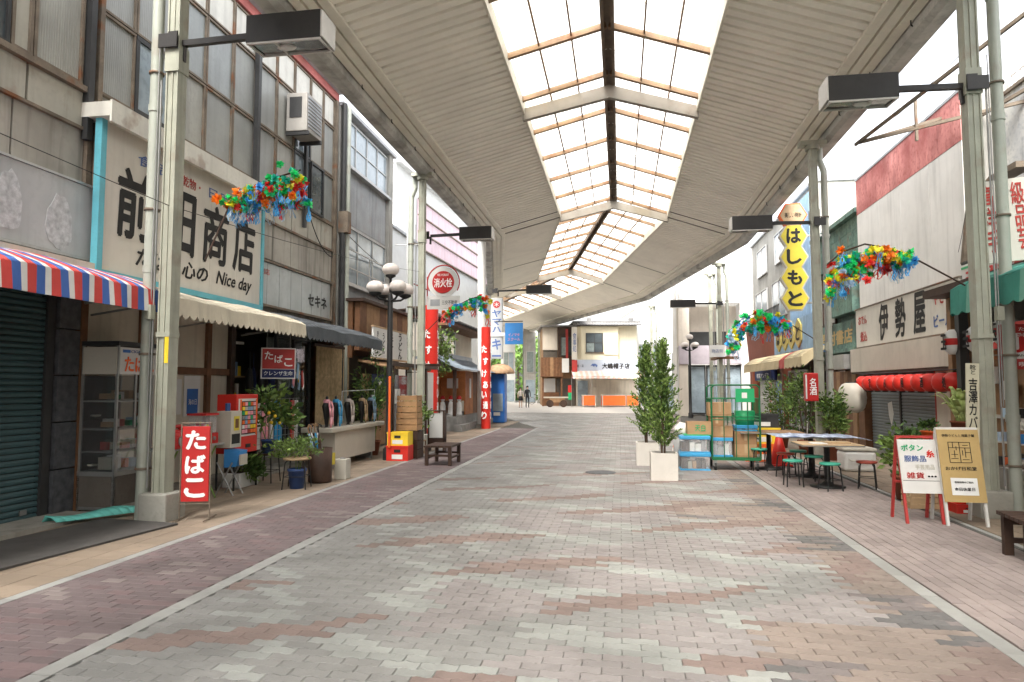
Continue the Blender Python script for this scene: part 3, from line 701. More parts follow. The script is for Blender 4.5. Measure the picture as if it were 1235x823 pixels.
# second sign panels
f = B(r, 'sign_frame', 'frame_rust', o, (-6.93, -6.82, 12.42, 16.05, 4.2, 4.24), (-6.93, -6.82, 12.42, 16.05, 3.28, 3.33), (-6.93, -6.82, 16.02, 16.06, 3.33, 4.2))
for i in range(7): B(f, 'sign_panel', 'sign_alu', o, (-6.92, -6.87, 12.43 + i * .513, 12.43 + (i + 1) * .513 - .012, 3.335, 4.195))
text(r, 'セキネ', 'ink', (-6.865, 15.3, 3.68), (1.0, .27), 'L', .03, o); text(r, '工務店', 'ink_red', (-6.865, 12.75, 4.0), (.55, .12), 'L', .0, o)
# ground floor of the store
B(r, 'plaster_wall', 'wall_cream', o, (-7.0, -6.93, 8.3, 11.7, .1, 2.9)); 
B(r, 'timber', 'wood_brown', o, (-6.935, -6.88, 8.3, 11.78, 1.86, 1.98)); B(r, 'timber', 'wood_brown', o, (-6.93, -6.87, 10.98, 11.1, .1, 2.9)); B(r, 'timber', 'wood_dark', o, (-7.0, -6.85, 11.68, 11.82, .1, 2.9)); B(r, 'timber', 'wood_brown', o, (-6.93, -6.87, 9.3, 9.4, .1, 2.9))
p_ = B(r, 'poster', 'paper', o, (-6.925, -6.915, 10.42, 10.86, 1.16, 1.84)); B(p_, 'poster_print', 'blue', o, (-6.915, -6.912, 10.5, 10.8, 1.2, 1.62)); text(p_, '海の日', 'ink_white', (-6.911, 10.65, 1.4), (.22, .1), 'L', 0, o)
B(r, 'poster', 'paper', o, (-6.925, -6.918, 9.95, 10.36, 1.2, 1.78))
gq = random.Random(3)
for z in (.5, .95, 1.4, 1.85):
    B(r, 'shelf', 'wood_pale', o, (-7.9, -7.5, 11.85, 13.28, z, z + .03)); y = 11.9
    while y < 13.1: w = gq.uniform(.06, .16); B(r, 'shelf_goods', gq.choice(['paper', 'card', 'red_dull', 'blue_pale', 'yellow', 'cream_paint', 'pot_blue', 'tinsel_p']), o, (-7.8, -7.55, y, y + w, z + .03, z + .03 + gq.uniform(.1, .3))); y += w + .02
B(r, 'base_wall', 'concrete', o, (-6.9, -6.75, 12.9, 16.2, .0, .5))
window(r, o, 1, -6.88, 13.3, 14.9, .5, 2.75, 2, 1, 'frame_dark', 'glass', .06)
mb = MB(o); n = 60
for i in range(n):
    a, b = 13.3 + 1.6 * i / n, 13.3 + 1.6 * (i + 1) / n; z = lambda q: -7.05 + .03 * math.sin(q * 34)
    mb.add([(z(a), a, .5), (z(b), b, .5), (z(b), b, 2.7), (z(a), a, 2.7)], [(0, 1, 2, 3)], 0, True)
mb.build('curtain', 'curtain', r, solid=.01)
B(r, 'strip_light', 'white_paint', o, (-7.3, -7.2, 11.9, 12.7, 2.5, 2.55))
# reed blind: hanging reeds
mb = MB(o)
for i in range(110):
    y = 14.95 + i * .0175; mb.box(-6.72 + R.uniform(0, .008), -6.7 + .004, y, y + .012, .5 + R.uniform(0, .05), 2.62)
for z in (.9, 1.4, 1.9, 2.4): mb.box(-6.695, -6.69, 14.95, 16.86, z, z + .012)
mb.build('reed_blind', 'reed', r, kind='stuff')
B(r, 'blind_rail', 'wood_dark', o, (-6.75, -6.68, 14.8, 16.9, 2.6, 2.66)); B(r, 'side_wall', 'wood_brown', o, (-7.6, -6.75, 16.9, 17.0, 0, 3.0)); B(r, 'back_panel', 'wood_dark', o, (-6.85, -6.78, 16.2, 16.95, 0, 3.0)); 
# the big board
o = (-6.75, 10.25, 3.1); r = thing('shop_signboard', 'large cream shop signboard with black brush lettering and turquoise frame', 'sign', o)
for i in range(5): B(r, 'sign_board', 'sign_white', o, (-6.8, -6.69, 8.2 + i * .828, 8.2 + (i + 1) * .828 - .003, 3.24, 5.3))
mb = MB(o)
for a in ((-6.76, -6.66, 8.1, 8.2, 3.15, 5.3), (-6.84, -6.66, 12.34, 12.42, 3.15, 5.3), (-6.84, -6.66, 8.2, 12.34, 3.15, 3.24)): mb.box(*a)
mb.build('sign_frame', 'teal_frame', r)
mat('hood', (.66, .64, .57), .6, .1, 2, streak=.3, rust=.45); B(r, 'hood', 'hood', o, (-6.96, -6.5, 8.04, 12.46, 5.30, 5.50)); B(r, 'hood_front', 'hood', o, (-6.50, -6.47, 8.04, 12.46, 5.22, 5.52)); 
for ch, tt in (('前', 8.84), ('田', 9.88), ('商', 10.84), ('店', 11.74)): text(r, ch, 'ink', (-6.685, tt, 4.28), (.72, .98), 'L', .03, o, shear=.05)
text(r, 'たばこ心の', 'ink', (-6.685, 9.75, 3.55), (1.75, .27), 'L', .03, o, shear=.2); text(r, 'Nice day', 'ink', (-6.685, 11.45, 3.53), (1.15, .3), 'L', .02, o, shear=.3)
for s_, tt, m_ in (('食品', 9.15, 'ink_blue'), ('・乾物・', 10.05, 'ink_red'), ('日用', 10.9, 'ink_blue'), ('雑貨', 11.6, 'ink_red')): text(r, s_, m_, (-6.685, tt, 4.98), (.6, .17), 'L', .01, o)
awning('cream_awning', 'cream scalloped awning under the large brush lettered signboard', 'awning', 1, -6.75, 3.06, -5.5, 2.82, .27, 8.1, 11.88, [('canvas_cream', .3)], sw=.15, scal=.06)
awning('dark_awning', 'dark grey scalloped awning beside the cream one, over the bamboo blind', 'awning', 1, -6.75, 3.1, -5.5, 2.80, .27, 11.92, 16.0, [('canvas_dark', .3)], sw=.17, scal=.05)
# air conditioner
o = (-6.6, 14.0, 7.15); r = thing('air_conditioner', 'beige box air conditioner bolted high outside the frosted windows', 'air conditioner', o)
B(r, 'casing', 'ac_beige', o, (-6.88, -6.4, 13.6, 14.35, 7.2, 8.05), bevel=.015); B(r, 'grille', 'frame_dark', o, (-6.8, -6.52, 13.585, 13.6, 7.5, 7.95)); B(r, 'bracket', 'frame_dark', o, (-6.9, -6.38, 13.62, 13.68, 7.12, 7.2))
B(r, 'bracket', 'frame_dark', o, (-6.9, -6.38, 14.26, 14.32, 7.12, 7.2))
for i in range(9): B(r, 'louvre', 'tin', o, (-6.4, -6.385, 13.65, 14.3, 7.3 + i * .08, 7.34 + i * .08))
# --- corrugated building
o = (-6.9, 18.7, 0); r = thing('shop_building', 'narrow grey corrugated metal building with tall windows beside the drainpipe', 'building', o)
B(r, 'wall', 'wall_grey', o, (-11, -7.0, 16.42, 20.6, 2.8, 8.95)); B(r, 'roof', 'tin', o, (-11, -6.75, 16.4, 20.65, 8.95, 9.05)); B(r, 'corner_post', 'wall_grey', o, (-7, -6.85, 20.25, 20.6, 3.9, 8.95)); B(r, 'pier', 'wall_grey', o, (-7, -6.85, 16.42, 16.72, 2.8, 8.95))
def corr(r, o, sg, s, t0, t1, z0, z1, m, p=.09, name='corrugated_sheet', a=.015):
    mb = MB(o); n = int((t1 - t0) / p) * 2
    for i in range(n):
        ta, tb = t0 + (t1 - t0) * i / n, t0 + (t1 - t0) * (i + 1) / n; xa, xb = s + sg * a * (i % 2), s + sg * a * ((i + 1) % 2)
        mb.add([(xa, ta, z0), (xb, tb, z0), (xb, tb, z1), (xa, ta, z1)], [(0, 1, 2, 3)])
    return mb.build(name, m, r, solid=.004)
for a in (16.72, 17.9, 19.08): corr(r, o, 1, -6.97, a, a + 1.16, 6.05, 7.5, 'tin'); corr(r, o, 1, -6.97, a, a + 1.16, 3.9, 4.35, 'tin')
window(r, o, 1, -6.98, 16.8, 20.2, 7.6, 8.85, 4, 2, 'frame_alu', 'pane_sky', .05); window(r, o, 1, -6.98, 16.75, 20.2, 4.4, 6.0, 3, 1, 'frame_alu', 'pane_sky', .07)
B(r, 'ledge', 'frame_alu', o, (-7, -6.8, 16.72, 20.3, 7.5, 7.58)); B(r, 'ledge', 'frame_alu', o, (-7, -6.8, 16.72, 20.3, 4.33, 4.39))
mb = MB(o)
for z in (4.8, 5.3): mb.bar((-6.8, 16.7, z), (-6.8, 20.3, z), .03)
for q in (16.7, 18.5, 20.3): mb.bar((-6.8, q, 4.35), (-6.8, q, 5.3), .03)
mb.build('balcony_rail', 'frame_alu', r)
mb = MB(o); mb.tube([(-6.75, 16.45, .1), (-6.75, 16.45, 9.0)], .07, 10); mb.build('downpipe', 'frame_dark', r); B(r, 'rain_hopper', 'frame_rust', o, (-6.85, -6.6, 16.38, 16.62, 5.6, 6.15)); 
mb = MB(o); mb.tube([(-6.72, 16.62, .1), (-6.72, 16.62, 9.0)], .08, 10); mb.build('downpipe', 'pipe_green', r)
wires([((-6.8, 16.6, 5.7), (-6.8, 20.4, 5.2), .05)], .012, 'black', 'cable', r, o)
B(r, 'lower_wall', 'wood_brown', o, (-11, -7.0, 16.42, 20.6, 0, 2.8)); B(r, 'shop_window', 'pane_dark', o, (-7, -6.95, 17, 17.9, 2.9, 3.85))
f = B(r, 'menu_frame', 'wood_orange', o, (-6.95, -6.9, 16.8, 17.3, 3.0, 3.9)); 
# --- udon shop
o = (-6.4, 18.8, 0); r = thing('udon_shop', 'low brown timber udon noodle shop with white vertical lettered board', 'shop', o)
for i in range(9): B(r, 'wall_board', 'wood_mid' if i % 3 else 'wood_brown', o, (-6.5, -6.36, 16.7 + i * .5, 16.7 + (i + 1) * .5 - .01, 2.6, 3.85))
for i in range(3): B(r, 'wall_board', 'wood_brown', o, (-7.0 + .16 * i, -7.0 + .16 * (i + 1) - .008, 16.62, 16.7, 2.4, 3.85))
B(r, 'roof', 'wood_dark', o, (-7.2, -6.2, 16.55, 21.3, 3.85, 3.93)); B(r, 'back_wall', 'dark_room', o, (-7.0, -6.8, 17.0, 21.2, 0, 2.5)); B(r, 'corner_post', 'wood_dark', o, (-6.5, -6.36, 21.0, 21.15, 0, 2.6))
b_ = B(r, 'sign_board', 'paper', o, (-6.05, -6.0, 16.75, 19.9, 2.42, 3.2)); B(b_, 'sign_rim', 'wood_pale', o, (-6.06, -5.98, 16.72, 19.93, 3.2, 3.24), (-6.06, -5.98, 16.72, 19.93, 2.38, 2.42))
B(r, 'board_bracket', 'wood_dark', o, (-6.5, -6.05, 17.2, 17.26, 2.9, 2.96)); B(r, 'board_bracket', 'wood_dark', o, (-6.5, -6.05, 19.5, 19.56, 2.9, 2.96))
for s_, tt, w, h in (('きしめん', 17.05, .13, .6), ('うどん', 17.5, .18, .55), ('手打', 18.15, .25, .6), ('うどん', 18.9, .34, .74), ('伊勢うどん', 19.6, .15, .66)): text(b_, s_, 'ink', (-5.995, tt, 2.81), (w, h), 'L', .02, o, vert=True)
mb = MB(o)
for i in range(26):
    y = 17.0 + i * .15; mb.cyl((-6.5, y, 2.34), (-5.6, y, 2.16), .04, n=6)
mb.build('bark_eave', 'wood_mid', r, kind='stuff'); B(r, 'eave_beam', 'wood_dark', o, (-5.62, -5.52, 16.9, 21.3, 2.2, 2.3)); B(r, 'eave_beam', 'wood_dark', o, (-5.55, -4.95, 19.4, 19.5, 2.25, 2.33)); B(r, 'eave_post', 'wood_dark', o, (-5.62, -5.53, 20.0, 20.1, 0, 2.2)); B(r, 'eave_post', 'wood_dark', o, (-5.62, -5.53, 17.0, 17.08, 0, 2.2))
for i in range(4):
    q = B(r, 'noren_cloth', 'navy', o, (-6.28, -6.26, 17.4 + i * .42, 17.8 + i * .42, 1.4, 2.0)); B(q, 'print', 'ink_white', o, (-6.26, -6.256, 17.5 + i * .42, 17.7 + i * .42, 1.55, 1.85)) if i in (1, 3) else None
for i in range(4): B(r, 'door_panel', 'wood_mid' if i < 2 else 'pane_dark', o, (-6.42, -6.38, 17.1 + i * .95, 17.1 + (i + 1) * .95 - .03, .05, 2.0))
B(r, 'post_box', 'white_paint', o, (-5.9, -5.75, 18.0, 18.2, 1.2, 1.6)); B(r, 'notice', 'paper', o, (-5.52, -5.5, 17.6, 17.85, 1.1, 1.45))
B(r, 'side_board', 'white_paint', o, (-5.6, -5.56, 20.3, 20.9, .4, 2.1))
# --- vertical utilities behind the udon shop
r = thing('utility_mast', 'thin pale steel mast with crossbars behind the udon shop roof', 'mast', (-7.6, 24.5)); MB().tube([(0, 0, 0), (0, 0, 8.6)], .045, 8).build('pole', 'frame_alu', r)
for z in (4.2, 5.6, 7.0): MB().bar((-.5, 0, z), (.4, 0, z), .04).build('crossbar', 'frame_alu', r)
o = (-9, 24, 0); r = thing('white_building', 'plain white rear building seen past the corrugated building', 'building', o)
B(r, 'wall', 'far_white', o, (-13, -8.4, 21.5, 28.5, 0, 7.8)); B(r, 'roof', 'tin', o, (-13.1, -8.3, 21.4, 28.6, 7.8, 7.9)); window(r, o, 1, -8.4, 22.5, 24.5, 5, 6.5, 2, 1, 'frame_alu', 'pane_sky')
# --- house with tiled roof behind the little shrine
o = (-8.2, 28.5, 0); r = thing('tiled_house', 'old plaster house with curved tiled eave behind the small shrine', 'house', o)
B(r, 'wall', 'wall_cream', o, (-12, -7.0, 26, 33, 0, 4.2)); window(r, o, 1, -6.98, 27.2, 29.4, 3.0, 4.1, 2, 1, 'white_paint', 'pane_sky', .07); B(r, 'front_wall', 'wall_beige', o, (-12, -7.01, 25.9, 26, 0, 4.2)); B(r, 'corner_post', 'wood_brown', o, (-7.05, -6.9, 25.85, 26.0, 0, 4.2))
mb = MB()
mb.extr([(0, 0, 0), (.3, 0, .04), (.3, 0, .08), (0, 0, .05)], (0, .24, 0)); me = mb.mesh('roof_tile', 'roof_tile')
for i in range(30):
    for k in range(5): inst(me, 'roof_tile', r, (-6.2 - o[0] - k * .28, 25.6 - o[1] + i * .25, 4.22 + .1 * k + (.02 if i % 2 else 0)), (0, math.radians(20), 0))
B(r, 'eave_board', 'wood_brown', o, (-7.0, -6.15, 25.6, 33.1, 4.05, 4.16)); mb = MB(o); mb.add([(-12, 25.5, 4.3), (-12, 33.2, 4.3), (-7.3, 33.2, 4.75), (-7.3, 25.5, 4.75), (-6.2, 25.5, 4.2), (-6.2, 33.2, 4.2)], [(0, 3, 2, 1), (3, 4, 5, 2)]); mb.build('roof_slab', 'wood_dark', r, solid=.05)
# --- small shrine hut
o = (-6.7, 28, 0); r = thing('shrine_hut', 'small brown timber shrine hut with grey curved roof beside the second red pillar', 'shrine', o)
B(r, 'stone_base', 'rock', o, (-7.0, -5.75, 24.9, 30.6, 0, .55)); B(r, 'stone_step', 'rock', o, (-5.8, -5.5, 24.6, 30.8, 0, .25))
B(r, 'back_wall', 'wood_orange', o, (-7.0, -6.9, 25, 30.5, .55, 2.3))
for i in range(5): B(r, 'front_board', 'wood_orange' if i < 2 else 'wood_brown', o, (-5.95, -5.9, 26.9 + i * .72, 26.9 + (i + 1) * .72 - .02, .55, 2.3))
B(r, 'side_board', 'wood_orange', o, (-6.9, -5.95, 26.9, 26.96, 1.1, 2.3)); B(r, 'notice', 'paper', o, (-6.65, -6.2, 26.86, 26.9, 1.6, 2.0)); B(r, 'notice', 'paper', o, (-5.9, -5.87, 27.6, 27.85, 1.2, 2.0))
for a, b in ((25.0, -5.95), (30.4, -5.95), (25.0, -6.9)): B(r, 'post', 'wood_dark', o, (b, b + .12, a, a + .12, .55, 2.3))
mb = MB(o)
for i in range(40):
    y0 = 24.6 + i * .155
    pr = [(-5.35, 2.28), (-5.7, 2.36), (-6.1, 2.52), (-6.5, 2.78), (-6.6, 2.85)]
    for p, q in zip(pr, pr[1:]): mb.add([(p[0], y0, p[1]), (p[0], y0 + .1, p[1]), (q[0], y0 + .1, q[1]), (q[0], y0, q[1])], [(0, 1, 2, 3)]); mb.add([(p[0], y0 + .1, p[1] + .03), (p[0], y0 + .155, p[1] + .03), (q[0], y0 + .155, q[1] + .03), (q[0], y0 + .1, q[1] + .03)], [(0, 1, 2, 3)])
mb.build('roof', 'roof_tile_blue', r, solid=.02); B(r, 'ridge', 'roof_tile_blue', o, (-6.75, -6.5, 24.5, 30.9, 2.8, 2.98)); B(r, 'rear_roof', 'roof_tile_blue', o, (-7.3, -6.7, 24.6, 30.8, 2.7, 2.8))
for i, tt in enumerate((26.2, 26.2, 26.2)):
    q = thing('stone_statue', ('left', 'middle', 'right')[i] + ' one of three small stone statues with red caps at the shrine', 'statue', (-6.65 + i * .33, tt, .55), 0, 'small stone statues with red caps')
    MB().lathe([(.0001, 0), (.13, 0), (.14, .06), (.11, .1), (.12, .3), (.1, .48), (.05, .54), (.0001, .55)], n=10).build('body', 'far_white', q); MB().sph((0, 0, .62), .09).build('head', 'far_white', q); MB().lathe([(.098, .0), (.1, .05), (.07, .12), (.0001, .15)], (0, 0, .62), 10).build('cap', 'red', q); MB().lathe([(.09, .48), (.125, .36), (.128, .3)], n=10).build('bib', 'white_paint', q)
# --- blue vending machine with thatched roof
o = (-5.6, 31.5, 0); r = thing('vending_machine', 'tall blue vending machine under a small thatched roof', 'vending machine', (-5.3, 31.2))
MB().box(-.32, .32, -.3, .4, .03, 2.25).build('body', 'blue', r, bevel=.02); MB().box(-.22, .24, -.33, -.3, .55, 1.35).build('display_window', 'pane_sky', r); MB().box(-.18, .12, -.35, -.33, .35, .5).build('delivery_slot', 'paper', r); MB().box(-.42, -.33, -.2, .4, .2, 2.2).build('side_banner', 'red', r)
mb = MB(); mb.lathe([(.7, 2.27), (.72, 2.35), (.6, 2.5), (.4, 2.66), (.15, 2.72), (.0001, 2.72)], (.05, .1, 0), 14, sx=.95, sy=1.1); mb.build('thatched_roof', 'thatch', r); 
for i in range(7): MB().cyl((-.5 + i * .17, -.62, 2.27), (-.5 + i * .17, .5, 2.31), .035, n=6).build('roof_pole', 'wood_brown', r)
# --- red pillars
def redpillar(s, t, h, label, rr=.19):
    r = thing('red_banner_pillar', label, 'pillar', (s, t), 0, 'red wrapped pillars with white writing')
    MB().lathe([(rr, .0), (rr, h)], n=20).build('wrap', 'red_bright', r)
    for i, (s_, z) in enumerate((('た', h * .78), ('す', h * .66), ('け', h * .54), ('あ', h * .43), ('い', h * .33), ('通', h * .23), ('り', h * .13))):
        text(r, s_, 'ink_white', (-.03 + .05 * (i % 2), -rr - .006, z), (.19, .27), 'F', .05)
        text(r, s_, 'ink_white', (rr + .006, 0, z), (.19, .27), 'L', .04)
    return r
redpillar(-5.98, 22, 4.35, 'red pillar with white writing behind the fire hydrant sign', .26); redpillar(-5.06, 26.9, 4.05, 'shorter red pillar with white writing beside the blue vending machine')
# --- fire hydrant sign
r = thing('hydrant_sign', 'round red fire hydrant sign in arched frame above a small notice board', 'sign', (-5.02, 20, 4))
mb = MB(); pts = [(math.cos(a) * .5, 0, .82 + math.sin(a) * .52) for a in [math.radians(q) for q in range(-30, 211, 12)]]; mb.tube(pts, .022, 6); mb.build('arch_frame', 'red_dull', r)
MB().cyl((0, .02, .82), (0, -.02, .82), .47, n=32, smooth=False).build('white_disc', 'white_paint', r); q = MB().cyl((0, -.02, .82), (0, -.035, .82), .34, n=32, smooth=False).build('red_disc', 'red', r)
text(q, '消火栓', 'ink_white', (0, -.037, .80), (.56, .27), 'F', .02); text(q, 'FIRE HYDRANT', 'ink_white', (0, -.037, 1.04), (.36, .07), 'F')
q = MB().box(-.5, .52, -.02, .02, .0, .40).build('notice_board', 'white_paint', r); text(q, '三交不動産', 'ink', (.2, -.022, .2), (.48, .13), 'F'); MB().box(-.4, -.1, -.025, -.02, .1, .3).build('logo_plate', 'tin', q)
MB().bar((-.5, 0, .1), (-.5, 0, 1.0), .03).build('stay', 'red_dull', r); MB().bar((-.55, -1.2, .6), (-.5, 0, .6), .03).build('post_bracket', 'red_dull', r)
r = thing('hanging_sign', 'tall narrow white hanging sign with blue vertical lettering and red emblem', 'sign', (-5.35, 31, 2.95))
MB().box(-.27, .27, -.12, .12, 0, 2.8).build('sign_case', 'sign_grey', r); MB().box(-.24, .24, -.135, -.12, .04, 2.76).build('sign_face', 'sign_grey', r); text(r, 'ヤマハ', 'ink_blue', (0, -.137, 1.72), (.42, 1.05), 'F', .03, vert=True); text(r, 'キー', 'ink_blue', (0, -.137, .5), (.4, .8), 'F', .03, vert=True)
MB().cyl((0, -.135, 2.5), (0, -.14, 2.5), .17, n=20).build('emblem', 'red_dull', r); text(r, '＊', 'ink_white', (0, -.143, 2.5), (.2, .2), 'F'); MB().box(-.35, .55, -.17, -.13, 1.02, 1.2).build('cross_plate', 'white_paint', r)
r = thing('hanging_sign', 'square blue hanging sign with pink lettering under the arcade roof', 'sign', (-4.4, 30, 3.55)); MB().box(-.4, .4, -.04, .04, 0, .95).build('sign_face', 'blue_mid', r); text(r, 'イノマタ', 'tinsel_p', (0, -.043, .42), (.5, .13), 'F', .01); text(r, 'スクール', 'tinsel_p', (0, -.043, .22), (.56, .14), 'F', .01); MB().bar((-.85, 0, 1.02), (.4, 0, 1.02), .04).build('arm', 'lamp_dark', r)
# --- white warehouse with pink translucent sheets
a, b = Vector((-4.0, 33, 0)), Vector((-1.25, 45, 0)); d = (b - a).normalized(); nn = Vector((-d.y, d.x, 0))
r = thing('warehouse', 'white warehouse wall with pale pink translucent cladding high behind the left posts', 'building', a, math.atan2(d.y, d.x), world=True); Ln = (b - a).length
MB().box(-4, Ln, .15, 6, 0, 11.4).build('wall', 'far_white', r); MB().box(-4.1, Ln + .1, -.1, 6.1, 11.4, 11.5).build('roof', 'far_white', r)
for i in range(14):
    x = -1.5 + i * 1.0
    for z0, z1 in ((8.2, 8.95), (8.97, 9.72), (9.74, 10.5)):
        MB().box(x, x + .98, .08, .12, z0, z1).build('cladding_sheet', 'pink_sheet', r)
for z in (8.18, 8.96, 9.73, 10.5): MB().box(-1.5, Ln, .02, .08, z - .03, z + .03).build('rail', 'frame_rust', r)
# ================================================================ PLANTS AND PROPS
def leafblob(name, mats, parent, c, rad, n, size, seed=1, shape='ell', kind=None, hang=0, narrow=1.):
    q = random.Random(seed); mb = MB()
    cl = []
    for i in range(max(3, n // 60)):      # clump centres give light and dark masses and gaps
        while 1:
            p = Vector((q.uniform(-1, 1), q.uniform(-1, 1), q.uniform(-1, 1)))
            if p.length < 1: break
        if shape == 'cone':
            h = q.random() ** .85; w = (1 - h) ** .75 * (1 + .25 * q.uniform(-1, 1)); a = q.uniform(0, 6.3); rr = q.random() ** .5
            p = Vector((math.cos(a) * w * rr, math.sin(a) * w * rr, h * 2 - 1))
        cl.append((p, q.randrange(len(mats))))
    for i in range(n):
        p, mi = q.choice(cl); sp = .24 if shape != 'cone' else .15
        p = p + Vector((q.gauss(0, sp), q.gauss(0, sp), q.gauss(0, sp * (.7 if shape != 'cone' else .55))))
        w = Vector((p.x * rad[0], p.y * rad[1], p.z * rad[2])) + Vector(c)
        d = Vector((p.x, p.y, q.uniform(-.2, 1.1) - hang)); d += Vector((q.gauss(0, .5), q.gauss(0, .5), q.gauss(0, .4))); d.normalize()
        u = d.orthogonal(); u.rotate(Matrix.Rotation(q.uniform(0, 6.3), 3, d)); u.normalize(); s = size * q.uniform(.6, 1.3)
        nn = d.cross(u)
        mb.add([w, w + d * s * .5 + u * s * .26 * narrow + nn * s * .05, w + d * s, w + d * s * .5 - u * s * .26 * narrow + nn * s * .05], [(0, 1, 2), (0, 2, 3)], (mi if q.random() < .75 else q.randrange(len(mats))))
    o = mb.build(name, mats, parent)
    if kind: o['kind'] = kind
    return o
def stems(parent, n, h, r=.012, spread=.12, m='bark', seed=0, z0=0):
    q = random.Random(seed)
    for i in range(n):
        a = q.uniform(0, 6.3); mb = MB(); x, y = math.cos(a) * .03, math.sin(a) * .03
        p1 = Vector((x + math.cos(a) * spread * .5, y + math.sin(a) * spread * .5, z0 + h * .5)); p2 = Vector((x + math.cos(a) * spread, y + math.sin(a) * spread, z0 + h))
        mb.cyl((x, y, z0), p1, r, r * .8, 6); mb.cyl(p1, p2, r * .8, r * .4, 6)
        for k in range(3): b = q.uniform(0, 6.3); mb.cyl(p1, p1 + Vector((math.cos(b) * spread, math.sin(b) * spread, h * .3)), r * .5, r * .2, 5)
        mb.build('stem', m, parent)
def pot(parent, r, h, m, z=0):
    MB().lathe([(.0001, z), (r * .72, z), (r * .95, z + h * .88), (r * 1.04, z + h * .88), (r * 1.04, z + h), (r * .93, z + h), (r * .9, z + h * .9), (.0001, z + h * .9)], n=18).build('pot', m, parent)
    MB().lathe([(.0001, z + h * .93), (r * .9, z + h * .91)], n=14).build('soil', 'soil', parent)
def stool(s, t, h, m, label, rot=0, r=.16, z=0, round_=True, group='round topped stools with thin black legs', legm='black'):
    q = thing('stool', label, 'stool', (s, t, z), rot, group)
    if round_: MB().lathe([(.0001, h - .035), (r * .95, h - .035), (r, h - .02), (r * .97, h), (.0001, h)], n=20).build('seat', m, q)
    else: MB().box(-r, r, -r * .85, r * .85, h - .03, h).build('seat', m, q, bevel=.008)
    for i in range(4):
        a = math.pi / 4 + i * math.pi / 2; x, y = math.cos(a), math.sin(a)
        MB().tube([(x * r * .7, y * r * .7, h - .03), (x * r * .95, y * r * .95, h - .08), (x * r * 1.15, y * r * 1.15, 0)], .011, 6).build('leg', legm, q)
    MB().tube([(math.cos(a) * r * 1.02, math.sin(a) * r * 1.02, h * .4) for a in [math.pi / 4 + i * math.pi / 2 for i in range(5)]], .006, 5).build('stretcher', legm, q)
    return q
# --- tobacco display cabinet
o = (-6.5, 8.3, 0); r = thing('display_cabinet', 'steel and glass tobacco display cabinet with lit sign box on top', 'cabinet', (-6.58, 8.5, 0), .0)
for x in (-.27, .24):
    for y in (-.36, .33): MB().box(x, x + .03, y, y + .03, .03, 2.2).build('corner_post', 'steel', r)
MB().box(-.27, .27, -.36, .36, .08, .5).build('plinth', 'dark_room', r); MB().box(-.28, .28, -.37, .37, .48, .54).build('shelf', 'steel', r); MB().box(-.28, .28, -.37, .37, 2.2, 2.26).build('top', 'frame_dark', r); MB().box(-.27, .27, -.36, .36, .04, .08).build('base', 'steel', r)
for z in (.78, 1.08, 1.45): MB().box(-.26, .26, -.35, .35, z, z + .02).build('shelf', 'plastic' if z < 1.4 else 'frame_alu', r)
MB().box(-.24, .255, -.375, -.33, 1.82, 2.18).build('sign_box', 'cream_paint', r); q = MB().box(.22, .285, -.34, .38, 1.82, 2.18).build('sign_box', 'white_paint', r); 
text(q, 'たばこ', 'orange', (.29, .02, 1.96), (.56, .2), 'L', .03); text(q, 'CIGARETTE', 'ink_blue', (.29, .05, 2.13), (.4, .04), 'L'); MB().box(.285, .289, -.3, -.16, 2.11, 2.15).build('blue_mark', 'blue', q)
MB().box(.258, .264, -.33, .33, .54, 1.8).build('glass_front', 'glass', r); MB().box(-.24, .24, -.352, -.346, .54, 1.8).build('glass_side', 'glass', r); MB().box(-.26, -.25, -.33, .33, .54, 1.8).build('back_board', 'wood_dark', r); MB().box(.24, .27, -.015, .015, 1.1, 1.82).build('door_stile', 'steel', r)
q2 = random.Random(5)
for z in (.54, .80, 1.10, 1.47):
    y = -.32
    while y < .28:
        w = q2.uniform(.05, .16); h = q2.uniform(.05, .2 if z < .6 else .12); MB().box(q2.uniform(-.1, .02), q2.uniform(.1, .2), y, y + w, z + .02, z + .02 + h).build('packet', q2.choice(['paper', 'red_dull', 'card', 'blue_pale', 'orange', 'cream_paint', 'plastic_green']), r); y += w + q2.uniform(.01, .05)
for (y, z) in ((-.28, 1.25), (-.3, .6)): MB().lathe([(.0001, 0), (.06, .01), (.065, .03), (.0001, .02)], (-.1, y, z), 10).build('saucer', 'cream_paint', r)
# --- red tobacco stand sign
r = thing('stand_sign', 'tall red metal stand sign with three white characters beside the nearest left post', 'sign', (-5.0, 7.92, 0), math.radians(14))
MB().box(-.165, .165, -.012, .012, .23, 1.16).build('sign_face', 'red', r, bevel=.004)
for ch, z in (('た', .99), ('ば', .69), ('こ', .40)): text(r, ch, 'ink_white', (0, -.0155, z), (.23, .22), 'F', .045)
mb = MB(); mb.tube([(-.18, 0, 0), (-.18, 0, 1.2), (.18, 0, 1.2), (.18, 0, 0)], .009, 6); mb.build('frame', 'frame_rust', r)
MB().tube([(-.18, -.2, .02), (-.18, .25, .02)], .009, 6).build('foot_bar', 'frame_rust', r); MB().tube([(.18, -.2, .02), (.18, .25, .02)], .009, 6).build('foot_bar', 'frame_rust', r); MB().tube([(-.18, 0, .2), (.18, 0, .2)], .007, 6).build('cross_bar', 'frame_rust', r)
